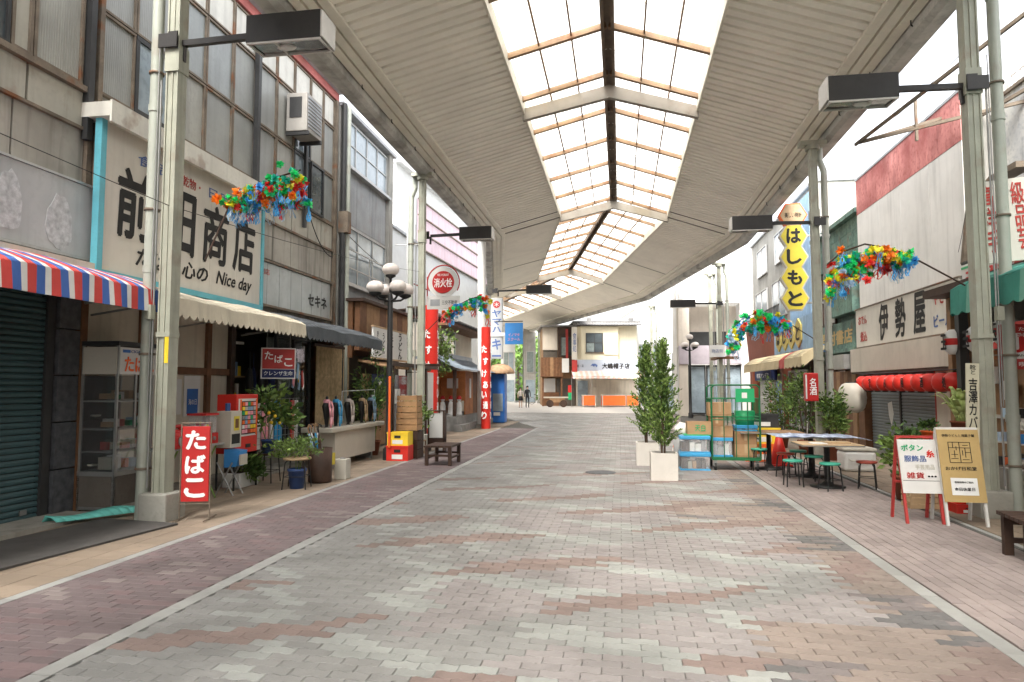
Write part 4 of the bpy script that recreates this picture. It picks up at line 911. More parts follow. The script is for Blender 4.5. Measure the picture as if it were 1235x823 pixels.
# --- stand with pink phone, toy dispensers
r = thing('side_table', 'green framed folding stand carrying the small toy dispensers', 'table', (-5.95, 9.1, 0))
MB().box(-.22, .22, -.68, .68, .78, .81).build('table_top', 'frame_alu', r)
for y in (-.45, .45): MB().tube([(-.2, y, .8), (.2, y, 0)], .013, 6).build('leg', 'leaf_c', r); MB().tube([(.2, y, .8), (-.2, y, 0)], .013, 6).build('leg', 'leaf_c', r)
r = thing('telephone', 'old red public telephone on the stand behind the tobacco sign', 'telephone', (-5.78, 8.55, .81)); MB().box(-.14, .14, -.15, .15, 0, .22).build('body', 'red', r, bevel=.03); MB().sph((0, 0, .22), (.12, .13, .05)).build('cradle', 'red', r); mb = MB(); mb.tube([(.02, -.15, .3), (.02, .15, .3)], .025, 8); mb.sph((.02, -.15, .28), .04); mb.sph((.02, .15, .28), .04); mb.build('handset', 'red', r)
MB().cyl((.14, 0, .11), (.15, 0, .11), .07, n=16).build('dial', 'steel', r)
r = thing('capsule_dispenser', 'small red capsule dispenser with clear top beside the red telephone', 'dispenser', (-5.9, 9.42, .81)); MB().box(-.15, .15, -.17, .17, 0, .16).build('base', 'red', r, bevel=.01); MB().box(-.13, .13, -.15, .15, .16, .42).build('clear_case', 'plastic', r); [MB().sph((R.uniform(-.08, .08), R.uniform(-.1, .1), .19 + .035 * (i // 6)), .03, 8, 6).build('capsule', R.choice(['paper', 'yellow', 'blue_mid', 'tinsel_p', 'red']), r) for i in range(24)]; MB().box(-.15, .15, -.17, .17, .42, .45).build('lid', 'red', r); MB().cyl((.15, .05, .08), (.17, .05, .08), .03).build('knob', 'steel', r)
r = thing('capsule_dispenser', 'narrow white toy dispenser with picture front and blue tray', 'dispenser', (-5.75, 9.85, .0)); MB().box(-.12, .12, -.13, .17, .72, 1.28).build('cabinet', 'cream_paint', r, bevel=.008); MB().box(.12, .126, -.05, .1, .98, 1.2).build('picture', 'yellow_sign', r); MB().box(.126, .13, -.02, .07, 1.02, 1.16).build('picture_motif', 'wood_brown', r); MB().box(.12, .125, -.1, .12, .78, .93).build('print', 'ink', r)
q = MB(); q.extr([(.0, -.1, .42), (.2, -.1, .44), (.26, -.1, .68), (.0, -.1, .7)], (0, .22, 0)); q.build('tray_box', 'blue_mid', r); MB().box(.24, .262, -.08, .12, .46, .62).build('slot', 'cream_paint', r)
for y in (-.12, .15): MB().tube([(-.1, y, .5), (.18, y, 0)], .012, 6).build('leg', 'steel', r); MB().tube([(.15, y, .5), (-.12, y, 0)], .012, 6).build('leg', 'steel', r)
MB().cyl((-.02, .0, 1.28), (-.02, .0, 1.4), .04).build('bottle', 'pot_blue', r)
r = thing('vending_box', 'red upright toy vending cabinet with framed display, left of the hanging plants', 'vending machine', (-6.0, 10.55, 0)); MB().box(-.17, .17, -.36, .3, .58, 1.53).build('cabinet', 'red_bright', r, bevel=.01)
MB().box(.17, .175, -.3, .25, .85, 1.46).build('display_board', 'white_paint', r); MB().box(.175, .18, -.22, .22, .88, 1.42).build('display', 'wood_dark', r)
for i in range(5):
    for k in range(7): MB().box(.18, .19, -.2 + i * .084, -.2 + i * .084 + .066, .9 + k * .074, .9 + k * .074 + .058).build('toy_capsule', R.choice(['paper', 'blue_pale', 'red_dull', 'yellow', 'tinsel_p', 'plastic_green', 'orange', 'cream_paint', 'steel']), r)
for y in (-.26, .22): MB().box(.175, .182, y, y + .04, .86, 1.45).build('strip', 'orange', r)
MB().box(.17, .18, -.06, .08, .66, .72).build('slot', 'black', r)
for x in (-.15, .15):
    for y in (-.35, .33): MB().box(x - .012, x + .012, y - .012, y + .012, 0, .58).build('leg', 'black', r)
# --- hanging board sign, mesh rack
r = thing('hanging_sign', 'square red and navy sign with white characters hanging under the cream awning', 'sign', (-5.9, 11.65, 1.8), math.radians(35))
MB().box(-.3, .3, -.015, .015, 0, .56).build('board', 'white_paint', r); q = MB().box(-.28, .28, -.02, -.015, .18, .54).build('red_panel', 'red_dull', r); MB().box(-.28, .28, -.02, -.015, .02, .17).build('navy_panel', 'navy', r)
for ch, x, z in (('た', -.17, .42), ('ば', 0, .36), ('こ', .17, .3)): text(q, ch, 'ink_white', (x, -.023, z), (.14, .14), 'F', .02)
text(r, 'クレンザ生命', 'ink_white', (0, -.023, .1), (.5, .08), 'F'); 
for x in (-.2, .2): MB().tube([(x, 0, .56), (x, 0, 1.0)], .005, 5).build('hanger', 'steel', r)
r = thing('mesh_rack', 'wire mesh display rack hung with striped packets beside the plants', 'rack', (-6.35, 12.6, 0))
mb = MB()
for i in range(12): mb.tube([(0, -.85 + i * .155, .35), (0, -.85 + i * .155, 1.42)], .005, 4)
for i in range(10): mb.tube([(0, -.85, .35 + i * .119), (0, .855, .35 + i * .119)], .005, 4)
mb.build('wire_mesh', 'steel', r)
for i, m in enumerate(('paper', 'tinsel_p', 'tinsel_p', 'paper', 'blue_box', 'blue_box', 'black', 'black', 'stripe_red', 'paper')):
    y = -.8 + i * .165; MB().box(-.06, -.02, y, y + .12, .5 + .05 * (i % 3), 1.38).build('hung_cloth', m, r)
for x, y in ((0, -.85), (0, .85)): MB().tube([(x, y, 0), (x, y, 1.45)], .012, 6).build('upright', 'black', r)
for i in range(6): 
    x = thing('hanging_bag', ('far left', 'second', 'third', 'fourth', 'fifth', 'far right')[i] + ' dark hanging goods bag under the cream awning', 'bag', (-6.6 - .04 * (i % 2), 11.9 + i * .2, 1.5), R.uniform(-.3, .3), 'dark goods hanging in the shop front')
    MB().lathe([(.0001, 0), (.07, .02), (.08, .25), (.05, .45), (.01, .55), (.01, .8)], n=8, sy=.5).build('bag', ('black', 'navy', 'frame_dark')[i % 3], x)
r = thing('packet_bundle', 'bundle of coloured plastic toys hanging beside the square red sign', 'toys', (-6.0, 12.6, 1.35), .3)
for i in range(9): MB().rbox((R.uniform(-.1, .1), -.25 + i * .07, .45 + R.uniform(-.15, .2)), (.02, .14, .3), (R.uniform(-.5, .5), 0, 0)).build('packet', R.choice(['yellow', 'paper', 'tinsel_p', 'red_dull', 'plastic', 'blue_pale']), r)
# --- potted plants on the left
r = thing('potted_plant', 'blue pot with broad leaved yellow flowering plant on a folding stool', 'plant', (-5.85, 11.25, .5)); pot(r, .12, .24, 'pot_blue'); stems(r, 3, .5, .008, .15, 'leaf_a', 2, .2); leafblob('foliage', ['leaf_a', 'leaf_b', 'leaf_c'], r, (0, 0, .65), (.38, .42, .42), 500, .14, 3, hang=.3); 
for i in range(5): MB().sph((R.uniform(.1, .3), R.uniform(-.3, .1), R.uniform(.5, .8)), .03, 8, 5).build('flower', 'yellow', r)
stool(-5.85, 11.25, .5, 'wood_dark', 'dark folding stool under the blue pot of broad leaved flowers', 0, .2, 0, False, None)
r = thing('potted_plant', 'blue pot with small leaved green shrub under the round wooden stool, left', 'plant', (-5.0, 10.65, .0)); pot(r, .15, .32, 'pot_blue'); stems(r, 3, .6, .008, .08, 'leaf_a', 4, .2); leafblob('foliage', ['leaf_a', 'leaf_b', 'leaf_c'], r, (0, 0, .66), (.36, .42, .18), 1000, .06, 5)
stool(-5.0, 10.65, .5, 'wood_pale', 'thin legged round stool over the small leaved shrub in a blue pot', .2, .23)
r = thing('potted_plant', 'leafy plant in a white trough below the red vending cabinet', 'plant', (-6.05, 10.75, .0)); MB().box(-.16, .16, -.3, .3, 0, .24).build('trough', 'white_paint', r, bevel=.02); MB().box(-.14, .14, -.28, .28, .22, .245).build('soil', 'soil', r); leafblob('foliage', ['leaf_b', 'leaf_a', 'leaf_c'], r, (.02, 0, .4), (.26, .4, .25), 400, .12, 8)
r = thing('potted_plant', 'green plant in a blue pot on a slatted crate beside the lamp post', 'plant', (-4.85, 16.6, .33)); pot(r, .17, .27, 'pot_blue'); stems(r, 3, .5, .01, .1, 'leaf_a', 9, .2); leafblob('foliage', ['leaf_c', 'leaf_a', 'leaf_c'], r, (0, 0, .6), (.38, .36, .42), 700, .1, 12)
r = thing('plant_stand', 'low wooden slatted crate carrying the blue potted plant', 'crate', (-4.85, 16.6, 0));
for z in (.02, .3): 
    for i in range(3): MB().box(-.26, .26, -.22 + i * .15, -.1 + i * .15, z, z + .03).build('slat', 'wood_mid', r)
for x in (-.24, .22):
    for y in (-.2, .18): MB().box(x, x + .03, y, y + .03, 0, .3).build('leg', 'wood_brown', r)
# tall bushy greenery behind the lamp post
r = thing('tall_plant', 'tall loose bamboo like plant behind the black globe lamp post', 'plant', (-5.75, 16.1, 0)); pot(r, .2, .35, 'terracotta'); stems(r, 5, 1.9, .012, .3, 'leaf_a', 15, .2); leafblob('foliage', ['leaf_b', 'leaf_a'], r, (0, 0, 1.45), (.36, .5, .95), 1500, .13, 16, narrow=.5)
# --- umbrella bin and its umbrellas
r = thing('umbrella_bin', 'dark brown cylindrical bin holding folded umbrellas', 'bin', (-4.92, 11.35, 0)); MB().lathe([(.0001, .01), (.19, .01), (.2, .03), (.205, .6), (.19, .6), (.185, .1), (.0001, .1)], n=24).build('body', 'wood_dark', r); MB().box(.14, .2, .05, .17, .3, .5).build('price_tag', 'yellow_sign', r)
for i, m in enumerate(('navy', 'paper', 'blue_box', 'yellow', 'paper', 'black', 'blue_pale', 'wood_dark')):
    a = i * .8; x = thing('umbrella', ('navy', 'white', 'bright blue', 'yellow', 'cream', 'black', 'pale blue', 'brown')[i] + ' folded umbrella standing in the brown bin', 'umbrella', (-4.92 + .09 * math.cos(a), 11.35 + .09 * math.sin(a), .12), 0, 'folded umbrellas in the brown bin'); x.rotation_euler = (R.uniform(.05, .3), R.uniform(-.3, -.05), -TH)
    MB().lathe([(.008, 0), (.03, .2), (.035, .62), (.01, .75)], n=8).build('furled_canopy', m, x); MB().tube([(0, 0, .7), (0, 0, .86), (.03, 0, .9), (.06, 0, .88), (.065, 0, .84)], .009, 6).build('handle', 'black' if i % 2 else 'wood_mid', x)
r = thing('paint_tin', 'square pale tin can beside the brown umbrella bin', 'tin', (-4.72, 11.85, 0)); MB().box(-.11, .11, -.11, .11, 0, .36).build('body', 'cream_paint', r, bevel=.01); MB().lathe([(.0001, 0), (.05, 0), (.05, .02), (.0001, .02)], (0, 0, .36), 12).build('lid', 'steel', r)
# --- display table with scarf busts
o = (-5.7, 14.4, 0); r = thing('display_table', 'cream topped display counter carrying five scarf busts', 'table', o); MB().box(-.33, .33, -1.55, 1.5, .74, .84).build('table_top', 'cream_paint', r, bevel=.02); MB().box(-.2, .24, -1.2, 1.1, .16, .74).build('front_panel', 'cream_paint', r)
for y in (-1.1, 1.0): MB().box(-.2, .2, y - .04, y + .04, 0, .16).build('foot', 'steel', r)
for i, (y, m, lb) in enumerate(((-1.3, 'tinsel_p', 'pink'), (-.85, 'blue_box', 'bright blue'), (-.2, 'cloth_cream', 'pale patterned'), (.6, 'wood_pale', 'tan'), (1.15, 'blue_pale', 'pale blue'))):
    q = thing('scarf_bust', 'black bust draped with a ' + lb + ' scarf on the cream counter', 'bust', (-5.6, 14.4 + y, .84), 0, 'busts with scarves on the cream counter')
    MB().lathe([(.07, 0), (.05, .02), (.06, .1), (.11, .3), (.15, .42), (.12, .48), (.04, .5), (.035, .56), (.045, .6), (.0001, .64)], n=12, sx=.55).build('bust', 'black', q)
    for sd in (-1, 1):
        mb = MB(); pts = [(.07, sd * .05, .52), (.1, sd * .07, .4), (.11, sd * .045, .2), (.11, sd * .035, .0 + .05 * (sd > 0))]
        for a, b in zip(pts, pts[1:]): mb.add([(a[0], a[1] - .035, a[2]), (a[0], a[1] + .035, a[2]), (b[0], b[1] + .035, b[2]), (b[0], b[1] - .035, b[2])], [(0, 1, 2, 3)], 0, True)
        mb.build('scarf_end', m, q, solid=.012)
    MB().lathe([(.06, .48), (.075, .52), (.055, .56)], n=12).build('scarf_loop', m, q)
r = thing('hanger_rail', 'thin white rail over the scarf busts with a green bottle hanging at its end', 'rail', (-5.62, 14.5, .84)); MB().tube([(0, -.6, 0), (0, -.6, .72), (0, 1.35, .75), (0, 1.35, 0)], .008, 6).build('rail', 'white_paint', r); MB().lathe([(.0001, .3), (.07, .32), (.075, .55), (.03, .6)], (0, 1.25, 0), 10).build('spray_bottle', 'canvas_green_pale', r)
MB().box(-.02, .02, 1.2, 1.32, .48, .62).build('tag', 'paper', r)
# --- five globe street lamp (left) and its twin
def globelamp(loc, label, world=False, k=1.):
    r = thing('globe_street_lamp', label, 'street lamp', loc, 0, 'five globe street lamps', world=world)
    MB().lathe([(.13, 0), (.13, .25), (.075, .3), (.07, 1.2), (.06, 3.72), (.04, 3.8)], n=14).build('pole', 'black', r)
    for i in range(4):
        a = math.pi * (.25 + i * .5); x, y = math.cos(a) * .38, math.sin(a) * .38
        MB().tube([(0, 0, 3.62), (x * .7, y * .7, 3.66), (x, y, 3.74)], .025, 8).build('arm', 'black', r); MB().lathe([(.03, 3.7), (.14, 3.76), (.14, 3.8)], (x, y, 0), 14).build('cup', 'black', r)
        MB().sph((x, y, 3.92), (.2, .2, .15), 20, 12).build('globe', 'globe', r)
    MB().lathe([(.03, 3.8), (.03, 4.15), (.12, 4.2), (.12, 4.23)], n=12).build('cup', 'black', r); MB().sph((0, 0, 4.36), (.2, .2, .15), 20, 12).build('globe', 'globe', r)
    return r
globelamp((-4.97, 15.05, 0), 'black street lamp with five white globes beside the udon shop'); globelamp((3.98, 38, 0), 'slim five globe street lamp far behind the evergreens on the right')
# --- crates, cone bar, light box, benches
def crate(name, loc, d, m, label, cat='crate', rot=0, group=None, slats=True, z=0):
    r = thing(name, label, cat, loc, rot, group); x, y, h = d[0] / 2, d[1] / 2, d[2]
    if slats:
        n = 3
        for i in range(n):
            a, b = h * i / n + .006, h * (i + 1) / n - .012
            for q in ((-x, x, -y, -y + .015), (-x, x, y - .015, y), (-x, -x + .015, -y + .016, y - .016), (x - .015, x, -y + .016, y - .016)): MB().box(q[0], q[1], q[2], q[3], a, b).build('slat', m, r)
        for q in ((-x, -y), (x - .03, -y), (-x, y - .03), (x - .03, y - .03)): MB().box(q[0] + .016 * (q[0] < 0), q[0] + .03, q[1] + .016 * (q[1] < 0), q[1] + .03 - .016 * (q[1] > 0), 0, h).build('corner_post', m, r)
        MB().box(-x + .02, x - .02, -y + .02, y - .02, .004, .02).build('base', m, r)
    else:
        MB().box(-x, x, -y, -y + .015, 0, h).build('side', m, r); MB().box(-x, x, y - .015, y, 0, h).build('side', m, r); MB().box(-x, -x + .015, -y + .015, y - .015, 0, h).build('side', m, r); MB().box(x - .015, x, -y + .015, y - .015, 0, h).build('side', m, r); MB().box(-x + .016, x - .016, -y + .016, y - .016, .005, .02).build('base', m, r)
        MB().box(-x - .01, x + .01, -y - .012, -y - .001, h - .04, h).build('rim', m, r); MB().box(-.3 * x, .3 * x, -y - .006, -y - .001, h * .55, h * .75).build('handle_slot', 'black', r); q = MB().box(-.5 * x, .5 * x, -y - .005, -y - .001, h * .12, h * .42).build('label_panel', 'paper', r)
    return r
crate('bottle_crate', (-4.7, 15.05, 0), (.5, .4, .34), 'red_bright', 'red plastic bottle crate at the foot of the globe lamp post', slats=False); crate('bottle_crate', (-4.7, 15.05, .34), (.48, .38, .3), 'yellow', 'yellow plastic crate stacked on the red one by the lamp post', slats=False)
crate('wooden_box', (-4.66, 15.6, .64), (.5, .45, .42), 'wood_box', 'lower open wooden box behind the orange pole', slats=True); crate('wooden_box', (-4.66, 15.6, 1.06), (.48, .42, .4), 'wood_box', 'upper open wooden box behind the orange pole', slats=True); crate('wooden_box', (-4.66, 15.6, 0), (.55, .5, .63), 'wood_dark', 'dark wooden box supporting the stacked boxes behind the crates')
r = thing('orange_pole', 'orange plastic pole standing upright in the stacked crates', 'pole', (-4.88, 14.82, .3)); MB().tube([(0, 0, 0), (0, 0, 1.55)], .028, 10).build('pole', 'orange', r); MB().sph((0, 0, 1.56), .035, 8, 6).build('cap', 'orange', r)
r = thing('stand_sign', 'small white lit box sign on a black stand beside the potted plant', 'sign', (-4.45, 17.3, 0)); MB().box(-.18, .18, -.1, .1, .35, .98).build('sign_face', 'paper', r); mb = MB()
for x in (-.2, .2): MB().box(x - .02, x + .02, -.12, .12, 0, 1.02).build('side_frame', 'wood_dark', r)
MB().box(-.22, .22, -.12, .12, .1, .34).build('base', 'wood_dark', r); MB().box(-.22, .22, -.13, .13, 1.02, 1.05).build('top', 'wood_dark', r)
r = thing('wooden_bench', 'small dark wooden bench on the left brick pavement', 'bench', (-3.55, 14.5, 0), 0)
for i in range(4): MB().box(-.3 + i * .15, -.3 + i * .15 + .14, -.47, .47, .38, .42).build('seat_slat', 'wood_dark', r)
for x in (-.25, .25):
    for y in (-.4, .4): MB().box(x - .035, x + .035, y - .035, y + .035, 0, .38).build('leg', 'wood_dark', r)
for x in (-.25, .25): MB().box(x - .02, x + .02, -.36, .36, .14, .18).build('stretcher', 'wood_dark', r)
for y in (-.4, .4): MB().box(-.22, .22, y - .02, y + .02, .19, .23).build('stretcher', 'wood_dark', r)
r = thing('wooden_bench', 'dark slatted wooden bench cut by the right edge', 'bench', (4.66, 7.28, 0), -.10)
for i in range(6): MB().box(-.75, .9, -.3 + i * .1, -.3 + i * .1 + .085, .385, .42).build('seat_slat', 'wood_dark', r)
MB().box(-.72, .88, -.25, -.21, .3, .385).build('apron', 'wood_dark', r); MB().box(-.72, .88, .2, .24, .3, .385).build('apron', 'wood_dark', r)
for x in (-.68, .84):
    for y in (-.24, .23): MB().box(x - .04, x + .04, y - .035, y + .035, 0, .385).build('leg', 'wood_dark', r)
MB().box(-.64, .8, -.25, -.21, .12, .17).build('stretcher', 'wood_dark', r); MB().box(-.64, .8, .2, .24, .12, .17).build('stretcher', 'wood_dark', r)
# ================================================================ RIGHT ROW
# --- pub building with white wall and red top band
o = (6.8, 17, 0); r = thing('pub_building', 'white walled pub with faded red top band above the red lanterns', 'building', o)
for i in range(4):
    a = 13.95 + i * 1.46; B(r, 'wall_slab', 'wall_white', o, (6.72, 6.9, a, a + 1.452, 3.75, 6.35)); B(r, 'red_band', 'rose_wall', o, (6.715, 6.9, a, a + 1.452, 6.354, 7.3))
B(r, 'core_wall', 'wall_white', o, (6.9, 12, 13.8, 19.8, 0, 7.3)); B(r, 'roof', 'tin', o, (6.7, 12, 13.8, 19.82, 7.3, 7.36)); B(r, 'side_wall', 'wall_grey', o, (6.9, 12, 13.7, 13.8, 0, 7.3))
s_ = B(r, 'sign_board', 'sign_white', o, (6.6, 6.72, 14.0, 19.78, 2.72, 3.72)); B(r, 'sign_rim', 'frame_rust', o, (6.58, 6.72, 13.98, 19.8, 2.69, 2.715), (6.58, 6.72, 13.98, 19.8, 3.725, 3.75))
for ch, t_ in (('伊', 17.8), ('勢', 16.8), ('屋', 15.8)): text(s_, ch, 'ink', (6.595, t_ , 3.24), (.58, .86), 'R', .03, o, shear=.08)
text(s_, 'おでん', 'ink_red', (6.595, 19.25, 3.42), (.62, .22), 'R', .02, o); text(s_, '煮込', 'ink_red', (6.595, 19.2, 2.98), (.5, .26), 'R', .02, o); text(s_, 'やきとり', 'ink_red', (6.595, 14.62, 3.46), (1.0, .28), 'R', .03, o); text(s_, 'ビール他', 'ink_blue', (6.595, 14.62, 2.98), (1.0, .26), 'R', .03, o)
B(r, 'canopy_box', 'wall_beige', o, (6.45, 6.9, 14.2, 19.85, 2.05, 2.66)); B(r, 'canopy_soffit', 'wood_dark', o, (6.47, 6.9, 14.2, 19.85, 2.0, 2.045)); 
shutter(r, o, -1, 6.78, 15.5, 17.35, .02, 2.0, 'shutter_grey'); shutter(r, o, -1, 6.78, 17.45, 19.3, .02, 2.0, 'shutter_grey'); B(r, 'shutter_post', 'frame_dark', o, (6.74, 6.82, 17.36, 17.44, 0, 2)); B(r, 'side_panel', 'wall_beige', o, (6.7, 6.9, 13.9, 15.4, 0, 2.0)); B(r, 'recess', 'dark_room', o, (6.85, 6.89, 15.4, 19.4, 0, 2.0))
B(r, 'timber_post', 'wood_brown', o, (6.6, 6.9, 19.35, 19.8, 0, 2.0)); B(r, 'concrete_step', 'concrete', o, (6.3, 6.8, 13.9, 19.9, -.015, .06)); B(r, 'door_post', 'red_dull', o, (6.7, 6.76, 15.4, 15.47, 0, 2.0))
mb = MB(o); mb.poly([(6.765, 18.15, .95), (6.765, 18.0, .7), (6.765, 17.85, 1.0), (6.765, 17.95, 1.3), (6.765, 18.2, 1.25)]); mb.build('peeled_paper', 'paper', r, solid=.003)
q = thing('lantern_pole', 'thin black rod from which the red lanterns hang', 'rod', (6.3, 16, 1.95)); MB().tube([(0, -2.4, .02), (0, 2.7, .02)], .012, 6).build('rod', 'black', q)
lm = MB(); prof = []
for j in range(15):
    a = math.pi * (j + .5) / 15; prof.append((.19 * math.sin(a) ** .75 * (1 - .05 * (j % 2)), -.185 * math.cos(a)))
lm.lathe(prof, n=18); lme = lm.mesh('paper_shade', 'red_bright')
nm_ = ['first from the left', 'second from the left', 'third from the left', 'fourth from the left', 'fifth from the left', 'sixth from the left', 'fifth from the right', 'fourth from the right', 'third from the right', 'second from the right', 'nearest, rightmost']
for i in range(11):
    t_ = 18.45 - i * .475; q = thing('red_lantern', nm_[i] + ' of the row of red paper lanterns', 'lantern', (6.3, t_, 1.74), R.uniform(0, 3), 'row of red paper lanterns'); inst(lme, 'paper_shade', q)
    MB().lathe([(.06, .16), (.065, .19), (.05, .19)], n=12).build('top_ring', 'black', q); MB().lathe([(.06, -.17), (.065, -.2), (.05, -.2)], n=12).build('bottom_ring', 'black', q)
    if i % 2 == 0: q.rotation_euler = (0, 0, -TH); text(q, 'おでん屋酒処'[i // 2], 'ink', (-.187, -.02, 0), (.14, .2), 'R', .02)
q = thing('white_lantern', 'large white paper lantern left of the red lanterns', 'lantern', (6.05, 18.55, 1.38)); mb = MB(); prof = [(.34 * max(.05, math.sin(math.pi * (j + .8) / 17.6)) ** .55 * (1 - .025 * (j % 2)), -.38 * math.cos(math.pi * (j + .8) / 17.6)) for j in range(17)]; mb.lathe(prof, n=20); mb.build('paper_shade', 'cream_paint', q); text(q, 'お酒', 'ink', (-.345, 0, 0), (.16, .4), 'R', .0, vert=True)
MB().lathe([(.13, .36), (.14, .4), (.1, .4)], n=14).build('top_ring', 'black', q)
# --- nearest right shop with green awning
o = (6.8, 11.5, 0); r = thing('shop_building', 'near right shop with weathered grey upper wall above the green awning', 'building', o)
mat('weathered', (.40, .42, .45), .9, .3, 1.3, streak=.8, grime=.25, c2=(.55, .54, .50)); B(r, 'upper_wall', 'weathered', o, (7.3, 12, 2.2, 13.66, 3.9, 7.0)); B(r, 'coping', 'frame_rust', o, (7.25, 12, 2.2, 13.68, 7.0, 7.06))
mb = MB(o)
for i in range(40): mb.box(7.4, 7.43, 3 + i * .27, 3.1 + i * .27, 7.06, 7.36)
mb.box(7.4, 7.43, 3, 13.6, 7.36, 7.4); mb.build('roof_railing', 'white_paint', r)
q = B(r, 'arcade_sign', 'white_paint', o, (6.6, 6.72, 2.5, 13.9, 3.46, 3.92)); B(q, 'green_stripe', 'plastic_green', o, (6.59, 6.6, 2.5, 13.9, 3.84, 3.88)); text(q, '天神橋本店街', 'red', (6.592, 12.3, 3.64), (2.9, .3), 'R', .04, o); B(r, 'sign_roof', 'frame_dark', o, (6.6, 7.3, 2.4, 13.92, 3.93, 3.98))
mb = MB(o); pts = [(6.75, 13.9, 3.95), (6.75, 13.6, 5.0), (6.75, 12.8, 5.25), (6.75, 12.0, 5.25)]
mb2 = MB(o)
for a, b in zip(pts, pts[1:]): mb2.bar(a, b, .3, .1)
mb2.build('duct', 'frame_rust', r)
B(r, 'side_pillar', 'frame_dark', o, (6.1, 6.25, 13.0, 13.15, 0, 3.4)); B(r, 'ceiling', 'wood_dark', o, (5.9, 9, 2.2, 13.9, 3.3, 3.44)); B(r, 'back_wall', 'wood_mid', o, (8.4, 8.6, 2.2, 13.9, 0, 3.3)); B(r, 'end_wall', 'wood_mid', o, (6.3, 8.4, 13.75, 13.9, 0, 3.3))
for i in range(7):
    a = 6.0 + i * 1.08
    f = B(r, 'lattice_frame', 'cream_paint', o, (6.3, 6.36, a, a + .05, .35, 2.1)); B(f, 'display_board', 'wood_mid', o, (6.36, 6.38, a + .06, a + 1.06, .38, 1.17), (6.36, 6.38, a + .06, a + 1.06, 1.19, 2.1))
    B(r, 'rail', 'cream_paint', o, (6.29, 6.37, a + .055, a + 1.075, 1.17, 1.2)); B(r, 'top_board', 'wood_orange', o, (6.3, 6.4, a, a + 1.075, 2.1, 2.25 + .0))
B(r, 'stall_riser', 'concrete', o, (6.25, 6.45, 5.9, 13.6, 0, .34)); 
for (t_, z, m, w, h) in ((11.8, 1.45, 'paper', .3, .3), (11.45, 1.0, 'photo', .32, .18), (11.2, .72, 'tinsel_s', .35, .18), (11.5, .5, 'black', .3, .14), (12.3, 1.7, 'paper', .22, .28)): B(r, 'packet', m, o, (6.22, 6.29, t_ - w / 2, t_ + w / 2, z, z + h))
for t_, z in ((13.25, 2.45), (12.45, 2.45), (11.6, 2.5)):
    q = thing('paper_lantern', ('left', 'middle', 'right')[int((13.3 - t_) / .8)] + ' white lantern with black lettering under the green awning', 'lantern', (6.15, t_, z), 0, 'white lanterns under the green awning'); MB().lathe([(.1, -.22), (.17, -.15), (.19, 0), (.17, .15), (.1, .22)], n=16).build('shade', 'paper', q); MB().lathe([(.185, -.06), (.192, .0), (.185, .06)], n=16).build('red_ring', 'red', q); text(q, '玉', 'ink', (-.2, 0, 0), (.2, .26), 'R', .04)
awning('green_awning', 'faded green scalloped awning at the right edge', 'awning', -1, 6.6, 3.5, 5.15, 3.12, .42, 4.0, 11.1, [('canvas_green', .9), ('canvas_green_pale', .42)], sw=.32, scal=.05)
B(r, 'red_banner', 'red_bright', o, (6.05, 6.08, 8.0, 12.2, 2.25, 2.62)); text(r, '大売出し', 'ink_white', (6.045, 11.2, 2.43), (1.4, .26), 'R', .02, o)
q = thing('tobacco_sign', 'square white and red lit tobacco sign with plant emblem at the right edge', 'sign', (5.56, 10.0, 1.88), 0)
MB().box(-.34, .34, -.06, .06, 0, .6).build('sign_case', 'red_dull', q, bevel=.03); MB().box(-.31, .31, -.07, -.06, .14, .48).build('sign_face', 'white_paint', q); text(q, 'JT', 'red', (0, -.074, .33), (.34, .2), 'F', .05); text(q, '✽ ✽', 'red', (0, -.074, .45), (.3, .06), 'F'); text(q, 'JAPAN TOBACCO', 'ink', (0, -.074, .18), (.5, .04), 'F'); text(q, '喫煙所', 'ink_white', (0, -.064, .07), (.28, .06), 'F'); text(q, 'たばこ', 'ink_white', (0, -.064, .535), (.25, .05), 'F')
MB().box(.3, 1.0, -.03, .03, .52, .58).build('bracket', 'black', q)
q = thing('hanging_sign', 'slanting white board with red characters above the green awning', 'sign', (5.26, 10.35, 3.35), 0); x = MB().box(0, .9, -.04, .04, 0, 1.15).build('board', 'sign_white', q); text(q, '高洋手', 'ink_red', (.15, -.045, .62), (.17, .95), 'F', .02, vert=True); text(q, '級品芸', 'ink_red', (.55, -.045, .62), (.17, .95), 'F', .02, vert=True); q.rotation_euler = (0, math.radians(-6), -TH + .05)
q = thing('bamboo_sign', 'narrow upright wooden plank with black characters leaning on the right post', 'sign', (4.62, 9.5, .95), 0); MB().box(-.075, .075, -.012, .012, 0, 1.0).build('plank', 'bamboo_sign', q); text(q, '吉澤カバン', 'ink', (0, -.014, .42), (.1, .78), 'F', .02, vert=True); text(q, '靴と', 'ink', (0, -.014, .92), (.07, .12), 'F', 0, vert=True); q.rotation_euler = (0, math.radians(2), -TH)
# rack of little goods near the right post
q = thing('wire_rack', 'white wire display rack of small packets behind the right drainpipe', 'rack', (5.75, 10.75, 0)); 
for y in (-.3, .3): MB().tube([(0, y, 0), (0, y, 1.35)], .012, 6).build('upright', 'white_paint', q)
for z in (.5, .85, 1.2): MB().box(-.12, .12, -.3, .3, z, z + .02).build('shelf', 'white_paint', q); 
for i in range(10): MB().box(-.1, .08, -.28 + (i % 4) * .15, -.17 + (i % 4) * .15, (.52, .87, 1.22)[i % 3], (.52, .87, 1.22)[i % 3] + .13).build('packet', ['photo', 'orange', 'tinsel_s', 'black', 'blue_mid'][i % 5], q)
